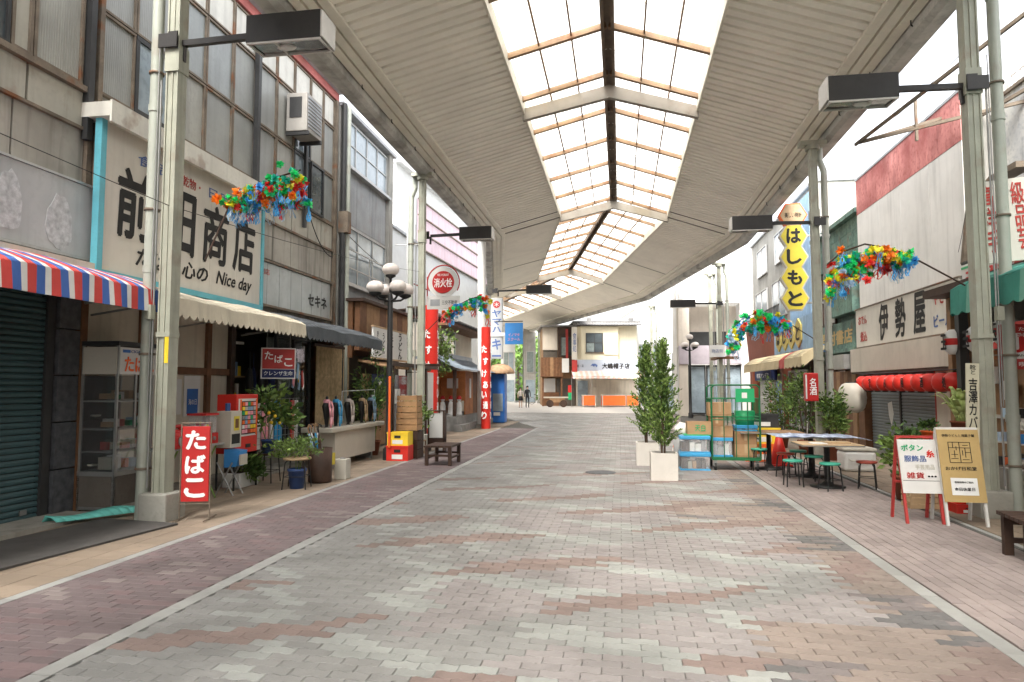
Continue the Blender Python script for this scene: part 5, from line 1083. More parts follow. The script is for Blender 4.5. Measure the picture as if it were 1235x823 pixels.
# rusty brackets above right (old awning frame)
q = thing('steel_canopy_frame', 'rusty open steel canopy frame high beyond the nearest right post', 'frame', (6.4, 12.5, 6.3), 0)
for a, b in (((-1.3, 2.2, .35), (1.0, 2.2, .95)), ((-1.3, 2.2, .35), (3.5, -1.6, .35)), ((-1.3, 2.3, .35), (.4, -4, 1.1)), ((.4, 1.5, .35), (2.2, -3, 1.0)), ((1.9, .6, .35), (3.5, -3, .9)), ((-.2, 2.1, .3), (-.2, 2.1, 1.2))): MB().bar(a, b, .045, .06).build('steel_bar', 'frame_rust', q)
# --- passage and wooden fence between pub and green copper building
o = (6.7, 20.9, 0); r = thing('wooden_shopfront', 'brown timber shop front between the lanterns and the potted palms', 'shop', o)
for i in range(6): B(r, 'board', 'wood_brown' if i % 2 else 'wood_mid', o, (6.6, 6.7, 19.95 + i * .34, 19.95 + i * .34 + .33, 0, 2.1))
B(r, 'dark_opening', 'dark_room', o, (7.2, 7.3, 21.9, 24.6, 0, 2.6)); B(r, 'post', 'wood_dark', o, (6.6, 6.75, 22.0, 22.12, 0, 2.6)); B(r, 'post', 'wood_dark', o, (6.6, 6.75, 24.4, 24.52, 0, 2.6)); window(r, o, -1, 7.1, 22.2, 24.4, .6, 2.2, 2, 1, 'wood_dark', 'pane_dark')
B(r, 'vent_hood', 'steel', o, (6.3, 6.7, 19.95, 21.0, 2.15, 2.55))
# --- green copper building
o = (6.8, 21.9, 0); r = thing('copper_building', 'small shop clad in dark green weathered copper sheet', 'building', o)
B(r, 'wall', 'copper_green', o, (6.9, 12, 19.95, 24.4, 2.4, 6.5)); B(r, 'cornice', 'copper_green', o, (6.7, 12, 19.9, 24.45, 6.5, 6.62))
for i in range(8):
    for k in range(3): B(r, 'copper_sheet', 'copper_green', o, (6.84 + .004 * ((i + k) % 2), 6.9, 19.97 + i * .555, 19.97 + (i + 1) * .555 - .01, 5.35 + k * .38, 5.35 + (k + 1) * .38 - .008))
B(r, 'bay', 'copper_green', o, (6.62, 6.9, 20.1, 22.2, 3.75, 5.3)); window(r, o, -1, 6.88, 22.3, 24.2, 3.6, 5.2, 3, 2, 'wood_dark', 'frost_pale'); 
q = B(r, 'shop_fascia', 'copper_green', o, (6.7, 6.9, 20.0, 24.4, 2.75, 3.55)); text(q, '野村書店', 'ochre', (6.695, 21.9, 3.12), (3.0, .42), 'R', .03, o); B(r, 'ledge', 'copper_green', o, (6.6, 6.9, 19.95, 24.45, 2.65, 2.75))
# --- grey building with honeycomb sign
o = (6.8, 30, 0); r = thing('grey_building', 'pale grey two storey building behind the yellow honeycomb sign', 'building', o)
B(r, 'wall', 'wall_grey', o, (7.0, 13, 24.6, 36.2, 3.2, 8.75)); B(r, 'roof', 'tin', o, (6.9, 13, 24.55, 36.3, 8.75, 8.85)); B(r, 'blue_panel', 'blue_pale', o, (6.75, 7.0, 24.6, 27.6, 2.9, 8.4)); B(r, 'blue_fascia', 'blue_mid', o, (6.6, 6.75, 22.6, 28.4, 2.75, 3.0))
q = B(r, 'fascia_board', 'blue_pale', o, (6.5, 6.62, 23.6, 29.3, 2.95, 4.1))
for i in range(4):
    mb = MB(o); c = (6.49, 28.3 - i * 1.0, 3.55); mb.extr([(c[0], c[1] + .48 * math.cos(a), c[2] + .52 * math.sin(a)) for a in [math.pi / 2 + k * math.pi / 3 for k in range(6)]], (-.05, 0, 0)); h = mb.build('hexagon', 'gold_dull', q); text(h, 'はしもと'[i], 'ink', (6.43, c[1], 3.55), (.45, .5), 'R', .04, o)
window(r, o, -1, 6.98, 29.0, 31.5, 4.6, 6.2, 2, 1, 'frame_alu', 'pane_sky'); window(r, o, -1, 6.98, 32.5, 35.2, 4.6, 6.2, 2, 1, 'frame_alu', 'pane_sky'); window(r, o, -1, 6.98, 29.0, 30.8, 6.9, 8.2, 2, 1, 'frame_alu', 'pane_sky'); window(r, o, -1, 6.98, 32.5, 34.6, 6.9, 8.2, 2, 1, 'frame_alu', 'pane_sky')
mb = MB(o)
for i in range(28): mb.box(6.55, 6.58, 28.6 + i * .24, 28.62 + i * .24, 4.15, 5.0)
mb.box(6.55, 6.58, 28.6, 35.3, 4.95, 4.99); mb.build('balcony_rail', 'black', r)
mb = MB(o); mb.add([(6.6, 28.9, 4.15), (6.6, 36.2, 4.6), (6.75, 36.2, 2.75), (6.75, 28.9, 2.75), (7, 28.9, 4.15), (7, 36.2, 4.6), (7, 36.2, 2.75), (7, 28.9, 2.75)], [(0, 1, 2, 3), (4, 7, 6, 5), (0, 4, 5, 1), (3, 2, 6, 7), (1, 5, 6, 2), (0, 3, 7, 4)]); mb.build('brown_fascia', 'brown_sign', r)
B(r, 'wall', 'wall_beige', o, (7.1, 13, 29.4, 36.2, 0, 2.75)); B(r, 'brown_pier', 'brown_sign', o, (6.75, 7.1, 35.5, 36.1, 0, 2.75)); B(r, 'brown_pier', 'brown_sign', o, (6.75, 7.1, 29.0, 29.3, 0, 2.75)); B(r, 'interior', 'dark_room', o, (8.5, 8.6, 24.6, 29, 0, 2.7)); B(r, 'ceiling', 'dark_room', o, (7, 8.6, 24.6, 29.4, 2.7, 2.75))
window(r, o, -1, 7.0, 26.2, 29, .1, 2.3, 2, 1, 'frame_alu', 'pane_dark', .08); q = B(r, 'white_panel', 'white_paint', o, (6.95, 7.05, 31.8, 34.6, .3, 1.95)); text(q, 'コーヒー', 'orange', (6.945, 32.4, 1.2), (.5, 1.3), 'R', .03, o, vert=True); q = B(r, 'name_board', 'navy', o, (6.7, 6.95, 31.0, 34.6, 1.95, 2.4)); text(q, '喫茶アンデス', 'ink_white', (6.695, 32.8, 2.17), (2.6, .22), 'R', 0, o); B(r, 'blue_door', 'blue_pale', o, (6.95, 7.05, 29.7, 31.3, .1, 1.9))
awning('khaki_awning', 'khaki scalloped awning with a maroon band below the honeycomb fascia', 'awning', -1, 6.6, 2.95, 5.9, 2.62, .35, 22.7, 32.8, [('canvas_khaki', 2.3), ('red_dull', .8), ('canvas_khaki', 7.0)], sw=.5, scal=.08)
# honeycomb vertical sign
q = thing('honeycomb_sign', 'tall vertical sign of four yellow hexagons and an orange one on top', 'sign', (5.62, 22.2, 3.95), 0)
hexp = lambda c, r_, y: [(c[0] + r_ * math.cos(math.pi * k / 3), y, c[1] + r_ * 1.0 * math.sin(math.pi * k / 3)) for k in range(6)]
for i in range(5):
    z = 2.95 - (i) * .655 + .1
    MB().extr(hexp((0, z), .43, .12), (0, -.2, 0)).build('hexagon_box', 'orange' if i == 0 else 'cream_paint', q); f = MB().extr(hexp((0, z), .385, -.08), (0, -.015, 0)).build('hexagon_face', 'wood_pale' if i == 0 else 'yellow_sign', q)
    if i: text(f, 'はしもと'[i - 1], 'ink', (0, -.098, z), (.4, .44), 'F', .05)
    else: text(f, '美しい時計', 'ink', (0, -.098, z), (.5, .16), 'F', .01)
MB().bar((.0, .02, .3), (1.1, .02, .3), .06).build('bracket', 'steel', q); MB().bar((0, .02, 2.4), (1.1, .02, 2.4), .06).build('bracket', 'steel', q)
q = thing('hanging_sign', 'small red box sign with white characters hanging on the right arcade post', 'sign', (4.55, 16.55, 1.33)); MB().box(-.14, .14, -.1, .1, 0, .64).build('case', 'red', q, bevel=.02); text(q, '名酒', 'ink_white', (.02, -.103, .33), (.15, .38), 'F', .02, vert=True); MB().box(-.14, -.11, -.104, -.1, .05, .6).build('side_print', 'paper', q)
# --- beige recessed building and white ones beyond
def fr(name, label, x, y, ang=0): return thing(name, label, 'building', (x, y, 0), ang, world=True)
r = fr('recessed_building', 'beige building with deep square balcony recess and lilac band behind the trolley', 11.5, 38.6, math.radians(-10))
MB().box(-2.0, 3.2, 0, .3, 6.4, 9.6).build('upper_wall', 'wall_white', r); MB().box(-2.0, -1.4, 0, 1.6, 4.0, 6.4).build('pier', 'wall_beige', r); MB().box(1.4, 3.2, 0, 1.6, 0, 6.4).build('pier', 'wall_white', r); MB().box(-1.4, 1.4, 1.6, 1.8, 3.9, 6.4).build('recess_wall', 'wall_beige', r); MB().box(-2.0, 1.4, -.1, .3, 2.95, 4.0).build('band', 'lav_wall', r); MB().box(-2.0, -1.5, 0, .3, 0, 2.95).build('pier', 'wall_beige', r); MB().box(-1.4, 1.4, 1.55, 1.6, 4.0, 4.9).build('dark_panel', 'frame_dark', r)
for i in range(3): q = MB().box(-1.48 + i * .98, -.52 + i * .98, .2, .28, .1, 2.9).build('door_leaf', 'frame_dark', r); MB().box(-1.4 + i * .98, -.6 + i * .98, .17, .2, .2, 2.8).build('pane', 'pane_sky', q)
MB().box(-2, 3.2, 1.8, 6, 0, 9.5).build('core', 'wall_white', r)
r = fr('white_building', 'tall blank white building beyond the beige one on the right', 13.3, 47, math.radians(-14))
MB().box(-3.0, 1.6, 0, 8, 0, 10.5).build('wall', 'far_white', r); MB().box(-3.1, 1.7, -.1, 8, 10.5, 10.7).build('coping', 'wall_beige', r); MB().box(-2.2, -1.6, -.03, 0, 2.2, 4.0).build('window', 'pane_dark', r); MB().box(-2.95, 0, -.06, 0, .2, 2.2).build('shop_glass', 'pane_sky', r)
q = thing('board_sign', 'white notice on a wooden beam across the two rear right posts', 'sign', (4.93, 34.9, 3.0)); MB().box(-.1, .1, -1.9, 1.2, 0, .12).build('beam', 'wood_brown', q); x = MB().box(-.55, .15, -2.0, -1.95, .05, .6).build('board', 'paper', q); text(x, '商店街', 'ink_blue', (-.2, -2.005, .33), (.5, .16), 'F'); MB().box(-.2, .8, -1.9, -1.8, -.05, .08).build('side_beam', 'wood_brown', q)
# --- planters with clipped conifers
def conifer(s, t, label, seed, h=1.85, w=.42):
    r = thing('planter_tree', label, 'tree', (s, t, 0), 0, 'conifers in square white planters'); a = .235
    for x0, x1, y0, y1 in ((-a, a, -a, -a + .03), (-a, a, a - .03, a), (-a, -a + .03, -a + .03, a - .03), (a - .03, a, -a + .03, a - .03)): MB().box(x0, x1, y0, y1, 0, .48).build('planter_side', 'planter', r)
    MB().box(-a + .03, a - .03, -a + .03, a - .03, .02, .43).build('soil', 'soil', r)
    q = random.Random(seed)
    for k in range(3):
        mb = MB(); p = Vector((q.uniform(-.05, .05), q.uniform(-.05, .05), .42)); top = Vector((q.uniform(-.08, .08), q.uniform(-.08, .08), .45 + h * q.uniform(.7, .95))); prev = p
        for i in range(1, 6): c = p.lerp(top, i / 5) + Vector((q.uniform(-.02, .02), q.uniform(-.02, .02), 0)); mb.cyl(prev, c, .022 * (1 - i / 7), .02 * (1 - i / 6.5), 6); prev = c
        mb.build('trunk', 'bark', r)
    mb = MB()
    mats = ['leaf_a', 'leaf_b', 'leaf_c']
    for i in range(310):                       # sprays: twig with needles, rising outward
        hh = q.random() ** .9; z = .62 + hh * h; a_ = q.uniform(0, 6.3); lob = 1 + .22 * math.sin(a_ * 3 + hh * 9 + seed)
        rad = w * (1.03 - hh) ** .5 * q.uniform(.35, 1.1) * lob * (1 if hh > .12 else .75)
        base = Vector((math.cos(a_) * rad * .25, math.sin(a_) * rad * .25, z - .05)); tip = Vector((math.cos(a_) * rad, math.sin(a_) * rad, z + q.uniform(.06, .22))); mi = q.randrange(3)
        for j in range(22):
            f = (j + 1) / 22; p = base.lerp(tip, f); d = (tip - base).normalized() + Vector((q.gauss(0, .6), q.gauss(0, .6), q.gauss(.25, .5))); d.normalize(); u = d.orthogonal(); u.rotate(Matrix.Rotation(q.uniform(0, 6.3), 3, d)); s = q.uniform(.04, .085)
            mb.add([p, p + d * s * .5 + u.normalized() * s * .2, p + d * s, p + d * s * .5 - u.normalized() * s * .2], [(0, 1, 2, 3)], mi if q.random() < .8 else q.randrange(3))
    mb.build('foliage', mats, r)
    return r
conifer(1.0, 12.72, 'front conifer in a square white planter beside the blue lidded boxes', 3, 1.75, .36); conifer(.80, 15.0, 'rear conifer in a white planter partly behind the front one', 8, 1.82, .38)
q = thing('traffic_cone', 'orange traffic cone half hidden behind the front planter tree', 'cone', (1.42, 14.9)); MB().lathe([(.17, .03), (.03, .68), (.0001, .7)], n=18).build('cone', 'orange', q); MB().box(-.19, .19, -.19, .19, 0, .03).build('base', 'orange', q); MB().lathe([(.128, .25), (.095, .38)], (0, 0, .003), 18).build('white_band', 'white_paint', q)
q = thing('traffic_cone', 'red traffic cone behind the outdoor tables', 'cone', (3.55, 15.3)); MB().lathe([(.2, .03), (.035, .72), (.0001, .74)], n=18).build('cone', 'red_bright', q); MB().box(-.22, .22, -.22, .22, 0, .035).build('base', 'red_bright', q)
# --- blue lidded storage boxes
def sbox(loc, d, label, z0=0, grp='clear storage boxes with blue lids', lid='blue_box'):
    r = thing('storage_box', label, 'storage box', loc, 0, grp); x, y, h = d[0] / 2, d[1] / 2, d[2]
    MB().box(-x + .02, x - .02, -y + .02, y - .02, .02, h - .06).build('clear_tub', 'plastic', r); MB().box(-x, x, -y, y, h - .07, h).build('lid', lid, r, bevel=.012); MB().box(-x + .01, x - .01, -y + .01, y - .01, 0, .03).build('base_rim', lid, r)
    q = random.Random(int(loc[0] * 100 + loc[2] * 50)); xx = -x + .04
    while xx < x - .1: w = q.uniform(.05, .13); MB().box(xx, xx + w, -y + .04, y - .04, .035, h * q.uniform(.5, .75)).build('contents', q.choice(['card', 'tin', 'cream_paint', 'paper', 'wood_dark']), r); xx += w + .01
sbox((1.7, 14.3, 0), (.6, .42, .34), 'lower of two blue lidded clear boxes beside the front planter'); sbox((1.7, 14.3, .34), (.6, .42, .34), 'upper of two blue lidded clear boxes beside the front planter')
r = thing('cardboard_box', 'brown cardboard box with green print on the blue lidded boxes', 'box', (1.85, 14.45, .70)); MB().box(-.28, .22, -.18, .18, .0, .25).build('carton', 'card', r); text(r, '天白', 'plastic_green', (-.03, -.183, .13), (.2, .14), 'F', .02); MB().box(-.28, .22, -.18, -.01, .25, .256).build('flap', 'card_dark', r)
r = thing('tray', 'flat green plastic tray under the cardboard box with green print', 'tray', (1.75, 14.4, .68)); MB().box(-.25, .3, -.2, .2, 0, .018).build('tray_base', 'plastic_green', r)
r = thing('rubbish_bag', 'white plastic bag heaped beside the boxes near the trolley', 'bag', (1.5, 14.8, .6)); mb = MB(); mb.sph((0, 0, .14), (.17, .15, .17), 14, 10); 
for v in mb.v: v += Vector((noise.noise(v * 9) * .06, noise.noise(v * 9 + Vector((5, 0, 0))) * .06, noise.noise(v * 7) * .04))
mb.build('bag', 'white_paint', r); 
r = thing('stool_box', 'grey plastic drum supporting the white bag', 'drum', (1.5, 14.8, 0)); MB().lathe([(.0001, 0), (.16, 0), (.17, .6), (.0001, .6)], n=16).build('drum', 'tin', r)
# --- green cage trolley
o_ = (2.5, 14.55, 0); r = thing('cage_trolley', 'green wheeled cage trolley loaded with boxes', 'trolley', o_, 0); X, Y = .46, .38
MB().box(-X, X, -Y, Y, .2, .26).build('deck', 'trolley_green', r)
for x, y in ((-X, -Y), (X, -Y), (-X, Y), (X, Y)): MB().tube([(x, y, .22), (x, y, 1.66)], .016, 8).build('post', 'trolley_green', r)
for y in (-Y, Y):
    mb = MB(); mb.tube([(-X, y, 1.64), (-X + .06, y, 1.69), (X - .06, y, 1.69), (X, y, 1.64)], .016, 8); mb.build('top_rail', 'trolley_green', r)
for z in (.62, 1.0, 1.06, 1.42):
    for y in ((Y,) if z in (.62,) else (-Y, Y)): MB().tube([(-X, y, z), (X, y, z)], .011, 6).build('cross_rail', 'trolley_green', r)
    for x in (-X, X): MB().tube([(x, -Y, z), (x, Y, z)], .011, 6).build('side_rail', 'trolley_green', r)
for x in (-X, X):
    for i in range(1, 6): MB().tube([(x, -Y + i * .127, .26), (x, -Y + i * .127, 1.42)], .008, 5).build('wire', 'trolley_green', r)
for i in range(1, 9): MB().tube([(-X + i * .102, Y, .26), (-X + i * .102, Y, 1.42)], .008, 5).build('wire', 'trolley_green', r)
for i in range(1, 4): MB().tube([(-X + i * .23, -Y, .26), (-X + i * .23, -Y, 1.42)], .009, 5).build('wire', 'trolley_green', r)
p_ = MB().box(.0, .36, -Y - .02, -Y - .005, 1.35, 1.62).build('name_plate', 'plastic_green', r); MB().box(.12, .22, -Y - .024, -Y - .02, 1.43, 1.54).build('sticker', 'paper', p_)
for x in (-X + .06, X - .06):
    for y in (-Y + .05, Y - .05): q = MB().cyl((x - .02, y, .075), (x + .02, y, .075), .075, n=16).build('wheel', 'black', r); MB().box(x - .03, x + .03, y - .02, y + .02, .08, .2).build('fork', 'steel', q)
def carton(loc, d, label, m='card', rot=0, lab=None):
    c = thing('cardboard_box', label, 'box', loc, rot, 'boxes loaded on the trolley'); x, y, h = d[0] / 2, d[1] / 2, d[2]
    MB().box(-x, x, -y, y, 0, h - .004).build('carton', m, c); MB().box(-x, x, -y, -.003, h - .003, h).build('flap', m, c); MB().box(-x, x, .003, y, h - .003, h).build('flap', m, c); MB().box(-.025, .025, -y - .002, -y, h * .3, h).build('tape', 'wood_pale', c)
    MB().box(-x, x, -y - .003, -y - .001, h * .05, h * .12).build('printed_band', 'card_dark', c)
carton((2.70, 14.5, .26), (.42, .4, .25), 'lower right cardboard carton on the trolley deck'); carton((2.70, 14.5, .51), (.42, .4, .26), 'upper right cardboard carton under the blue lidded tray on the trolley', 'card_dark')
sbox((2.24, 14.5, .26), (.44, .4, .38), 'blue lidded clear box on the trolley deck', grp='boxes loaded on the trolley'); carton((2.25, 14.5, .64), (.42, .38, .22), 'left middle cardboard carton on the trolley above the clear box', 'card'); carton((2.16, 14.5, .86), (.26, .3, .2), 'small cardboard carton third up on the left of the trolley', 'card_dark'); carton((2.22, 14.5, 1.07), (.44, .36, .27), 'topmost wide cardboard carton on the left of the trolley', 'card')
sbox((2.72, 14.5, .77), (.44, .4, .12), 'thin blue lidded tray on the right cartons of the trolley', grp='boxes loaded on the trolley'); q = thing('plastic_bin', 'green plastic bin on top of the blue lidded tray on the trolley', 'bin', (2.72, 14.5, .89), 0); MB().lathe([(.0001, 0), (.22, 0), (.25, .28), (.23, .28), (.2, .03), (.0001, .03)], n=4, sx=1.1).build('tub', 'plastic_green', q); q.rotation_euler = (0, 0, math.radians(45) - TH)
# --- yellow crates behind the trolley
crate('bottle_crate', (3.35, 16.2, 0), (.75, .5, .4), 'orange', 'orange yellow plastic crate behind the trolley, lower one', slats=False); crate('bottle_crate', (3.35, 16.2, .4), (.75, .5, .35), 'yellow', 'yellow plastic crate behind the trolley, upper one', slats=False); crate('bottle_crate', (3.35, 16.2, .75), (.7, .45, .3), 'frame_dark', 'black plastic crate topping the yellow crates behind the trolley', slats=False)
# --- outdoor tables and stools
def table(s, t, w, d, h, label, rot=0, top='cream_paint'):
    r = thing('cafe_table', label, 'table', (s, t, 0), rot, 'outdoor pedestal tables'); MB().box(-w / 2, w / 2, -d / 2, d / 2, h - .035, h).build('table_top', top, r, bevel=.008); MB().box(-w / 2 - .004, w / 2 + .004, -d / 2 - .004, d / 2 + .004, h - .03, h - .012).build('edge_band', 'steel', r)
    MB().lathe([(.05, .04), (.045, h - .06), (.14, h - .036)], n=14).build('pedestal', 'black', r); MB().lathe([(.0001, .0), (.27, .0), (.28, .02), (.1, .05), (.06, .09), (.05, .1)], n=22).build('foot_disc', 'black', r)
table(3.62, 12.15, .95, .75, .72, 'nearest outdoor table with pale top', 0, 'wood_pale'); table(3.72, 13.5, 1.2, .8, .76, 'middle outdoor table under the blue sheet', 0, 'steel'); table(3.2, 14.6, 1.2, .75, .76, 'rear outdoor table nearest the trolley', 0, 'wood_mid')
r = thing('plastic_sheet', 'crumpled blue and white plastic sheet spread over the outdoor tables', 'sheet', (3.65, 13.0, .765)); mb = MB(); n, m_ = 26, 12
vs = [Vector((-.72 + 1.55 * i / n, -.42 + .9 * j / m_, .02 + .022 * noise.noise(Vector((i * .35, j * .5, 2))) + .012 * noise.noise(Vector((i * 1.1, j * 1.3, 5))) - (.05 * max(0, (i - 22)) / 4 if i > 22 else 0))) for j in range(m_ + 1) for i in range(n + 1)]
mb.add(vs, [(j * (n + 1) + i, j * (n + 1) + i + 1, (j + 1) * (n + 1) + i + 1, (j + 1) * (n + 1) + i) for j in range(m_) for i in range(n)], 0, True); mat('sheet_blue', (.16, .24, .46), .4, .5, 9, c2=(.5, .55, .68)); mb.build('sheet', 'sheet_blue', r, solid=.004)
r = thing('tray', 'wooden tray with papers on the nearest outdoor table', 'tray', (3.75, 12.1, .722)); MB().box(-.2, .2, -.12, .12, 0, .03).build('tray', 'wood_pale', r); MB().box(-.42, -.18, -.2, .05, .0, .012).build('newspaper', 'paper', r)
for i, (s, t, m, lb) in enumerate(((3.08, 12.15, 'stool_green', 'green topped stool left of the nearest outdoor table'), (3.55, 11.75, 'stool_green', 'green topped stool in front of the nearest outdoor table'), (3.62, 12.95, 'stool_green', 'green topped stool behind the nearest outdoor table'), (3.25, 13.4, 'stool_red', 'red topped stool between the two outdoor tables'), (4.22, 12.1, 'stool_red', 'red topped stool beside the terracotta potted plant'), (2.95, 14.3, 'stool_green', 'green topped stool next to the trolley wheels'), (3.6, 13.95, 'stool_green', 'green topped stool half under the middle outdoor table'))):
    stool(s, t, .44, m, lb, .3 * i)
r = thing('cooler_box', 'white plastic cooler with rounded sides in front of the timber wall', 'cooler', (4.85, 14.6, 0)); MB().box(-.3, .3, -.25, .25, 0, .4).build('body', 'white_paint', r, bevel=.06); MB().box(-.31, .31, -.26, .26, .4, .46).build('lid', 'cream_paint', r, bevel=.02); MB().tube([(-.2, -.28, .25), (-.2, -.3, .22), (.2, -.3, .22), (.2, -.28, .25)], .012, 6).build('handle', 'cream_paint', r)
# --- plants right
r = thing('potted_plant', 'round leafy bush in a large terracotta pot beside the sandwich boards', 'plant', (4.42, 11.0, 0)); pot(r, .22, .36, 'terracotta'); stems(r, 6, .5, .01, .15, 'bark', 21, .3); leafblob('foliage', ['leaf_b', 'leaf_a', 'leaf_c'], r, (0, 0, .68), (.3, .3, .33), 900, .1, 22)
r = thing('potted_plant', 'bromeliad like plant with long pale green leaves above the tan board', 'plant', (4.92, 10.45, .98)); pot(r, .13, .2, 'terracotta'); q = random.Random(4)
for i in range(26):
    a = i * 2.4; k = q.uniform(.36, .55); mb = MB(); z0 = .18; pts = []
    for j in range(6): f = j / 5; rr = k * f * (.25 + .55 * (i / 26)); pts.append((rr * math.cos(a), rr * math.sin(a), z0 + k * .95 * math.sin(f * 1.9) * (1.05 - .3 * (i / 26)), .055 * (1 - f) ** .6 + .004))
    for p, q_ in zip(pts, pts[1:]):
        px, py = -math.sin(a), math.cos(a); mb.add([(p[0] - px * p[3], p[1] - py * p[3], p[2]), (p[0] + px * p[3], p[1] + py * p[3], p[2]), (q_[0] + px * q_[3], q_[1] + py * q_[3], q_[2]), (q_[0] - px * q_[3], q_[1] - py * q_[3], q_[2])], [(0, 1, 2, 3)], 0, True)
    mb.build('leaf', 'leaf_light', r, solid=.004)
r = thing('potted_plant', 'small dark green bush in an orange pot above the white sandwich board', 'plant', (4.58, 10.6, .88)); pot(r, .12, .15, 'orange'); leafblob('foliage', ['leaf_b', 'leaf_a'], r, (0, 0, .24), (.13, .13, .1), 260, .06, 31)
crate('plant_shelf', (4.8, 10.55, 0), (.75, .35, .88), 'wood_brown', 'brown wooden shelf box carrying the two small plants'); crate('fruit_crate', (4.3, 10.3, 0), (.38, .3, .24), 'wood_pale', 'pale wooden crate on the ground behind the white sandwich board', slats=True); crate('fruit_crate', (4.72, 10.0, 0), (.3, .25, .12), 'red_bright', 'flat red crate on the ground between the sandwich boards', slats=False)
for s, t, h, w, lb, sd in ((4.75, 17.9, 1.5, .42, 'tall leafy shrub in front of the right arcade post by the tables', 41), (4.98, 16.6, 1.1, .28, 'full green shrub right of the arcade post', 45), (4.6, 19.8, 1.45, .45, 'loose bamboo palm beside the white railing', 51)):
    r = thing('potted_shrub', lb, 'plant', (s, t, 0)); pot(r, .2, .35, 'terracotta'); stems(r, 5, h * .8, .012, .2, 'bark', sd, .3); leafblob('foliage', ['leaf_b', 'leaf_a', 'leaf_c'], r, (0, 0, .45 + h * .5), (w, w, h * .5), 1200, .11, sd + 1, narrow=.8)
r = thing('railing', 'white tubular railing in front of the dark shop under the khaki awning', 'railing', (4.9, 20.5, 0)); MB().tube([(-.7, 0, 0), (-.7, 0, 1.35), (.55, 0, 1.35), (.55, 0, 0)], .02, 6).build('frame', 'white_paint', r)
for i in range(5): MB().tube([(-.5 + i * .21, 0, .1), (-.5 + i * .21, 0, 1.34)], .012, 6).build('bar', 'white_paint', r)
# --- sandwich boards
def aboard(loc, w, z0, z1, zt, m_face, m_leg, label, rot=0, dep=.45):
    r = thing('sandwich_board', label, 'sandwich board', loc, rot, None); k = math.atan(dep / 2 / zt); T = Matrix.Rotation(-k, 3, 'X')
    F = lambda x, z, off=0: Vector((x, -dep / 2 + z * math.tan(k) - off, z))
    for x in (-w / 2 + .015, w / 2 - .015):
        MB().bar(F(x, 0), F(x, zt), .03, .035).build('leg', m_leg, r); MB().bar((x, dep / 2, 0), (x, .02, zt), .03, .035).build('leg', m_leg, r)
    mb = MB(); mb.add([F(-w / 2, z0, .02), F(w / 2, z0, .02), F(w / 2, z1, .02), F(-w / 2, z1, .02), F(-w / 2, z0, .038), F(w / 2, z0, .038), F(w / 2, z1, .038), F(-w / 2, z1, .038)], [(0, 1, 2, 3), (7, 6, 5, 4), (0, 4, 5, 1), (1, 5, 6, 2), (2, 6, 7, 3), (3, 7, 4, 0)]); mb.build('board_face', m_face, r)
    MB().bar((-w / 2, dep / 2 - .0 - zt * .45 * math.tan(k), zt * .45), (w / 2, dep / 2 - zt * .45 * math.tan(k), zt * .45), .02, .03).build('rear_rail', m_leg, r)
    MB().bar(F(-w / 2, zt), F(w / 2, zt), .035, .03).build('top_rail', m_leg, r)
    return r, F, T
r, F, T = aboard((3.86, 9.3, 0), .44, .36, 1.0, 1.03, 'white_paint', 'red_dull', 'white sandwich board on red legs with green, blue and red characters', .02)
A = lambda s_, m, x, z, w, h, b=.02, **k: text(r, s_, m, F(x, z, .0395), (w, h), 'F', b, tilt=T, **k)
A('ボタン', 'plastic_green', -.06, .90, .25, .075, .04); A('糸', 'red_bright', .14, .83, .09, .09, .04); A('服飾品', 'ink_blue', -.04, .77, .25, .075, .02); A('手芸用品', 'cream_paint', .06, .67, .22, .06, .01); A('雑貨', 'red_dull', -.06, .57, .2, .075, .02); A('•••', 'ink', .13, .56, .1, .02)
mb = MB(); a = [F(-.21, .51, .04), F(.21, .51, .04), F(.21, .505, .04), F(-.21, .505, .04)]; mb.poly(a); mb.build('ruled_line', 'ink', r, solid=.002)
r, F, T = aboard((4.3, 9.22, 0), .46, .28, 1.13, 1.14, 'ochre', 'white_paint', 'tan sandwich board with square maze like seal and white notice', -.02)
A = lambda s_, m, x, z, w, h, b=.0, **k: text(r, s_, m, F(x, z, .0395), (w, h), 'F', b, tilt=T, **k)
A('伊勢うどんと洋菓子舗', 'ink', 0, 1.06, .36, .035); A('おかげ日和堂', 'ink', -.01, .67, .34, .045, .01)
a = .12
for (x0, z0, x1, z1) in [(-1, -1, 1, -1), (-1, 1, 1, 1), (-1, -1, -1, 1), (1, -1, 1, 1), (0, -1, 0, 1), (-1, .45, 1, .45), (-.6, .45, -.6, 1), (.5, 0, 1, 0), (.5, -.5, .5, .45), (-.5, -.5, -.5, .2), (-.8, -.2, -.2, -.2), (.2, -.7, .8, -.7), (.3, .7, .8, .7), (-.3, .6, -.3, .2), (-.85, -.6, -.2, -.6), (.25, -.3, .25, .2)]:
    MB().bar(F(x0 * a, .86 + z0 * a, .04), F(x1 * a, .86 + z1 * a, .04), .006, .006).build('seal_stroke', 'ink', r)
mb = MB(); mb.poly([F(-.14, .36, .0395), F(.15, .36, .0395), F(.15, .56, .0395), F(-.14, .56, .0395)]); mb.build('white_notice', 'paper', r, solid=.002); text(r, '営業時間のご案内', 'ink', F(0, .51, .042), (.2, .025), 'F', 0, tilt=T); text(r, '本日休業日', 'ink', F(0, .43, .042), (.22, .04), 'F', .01, tilt=T)
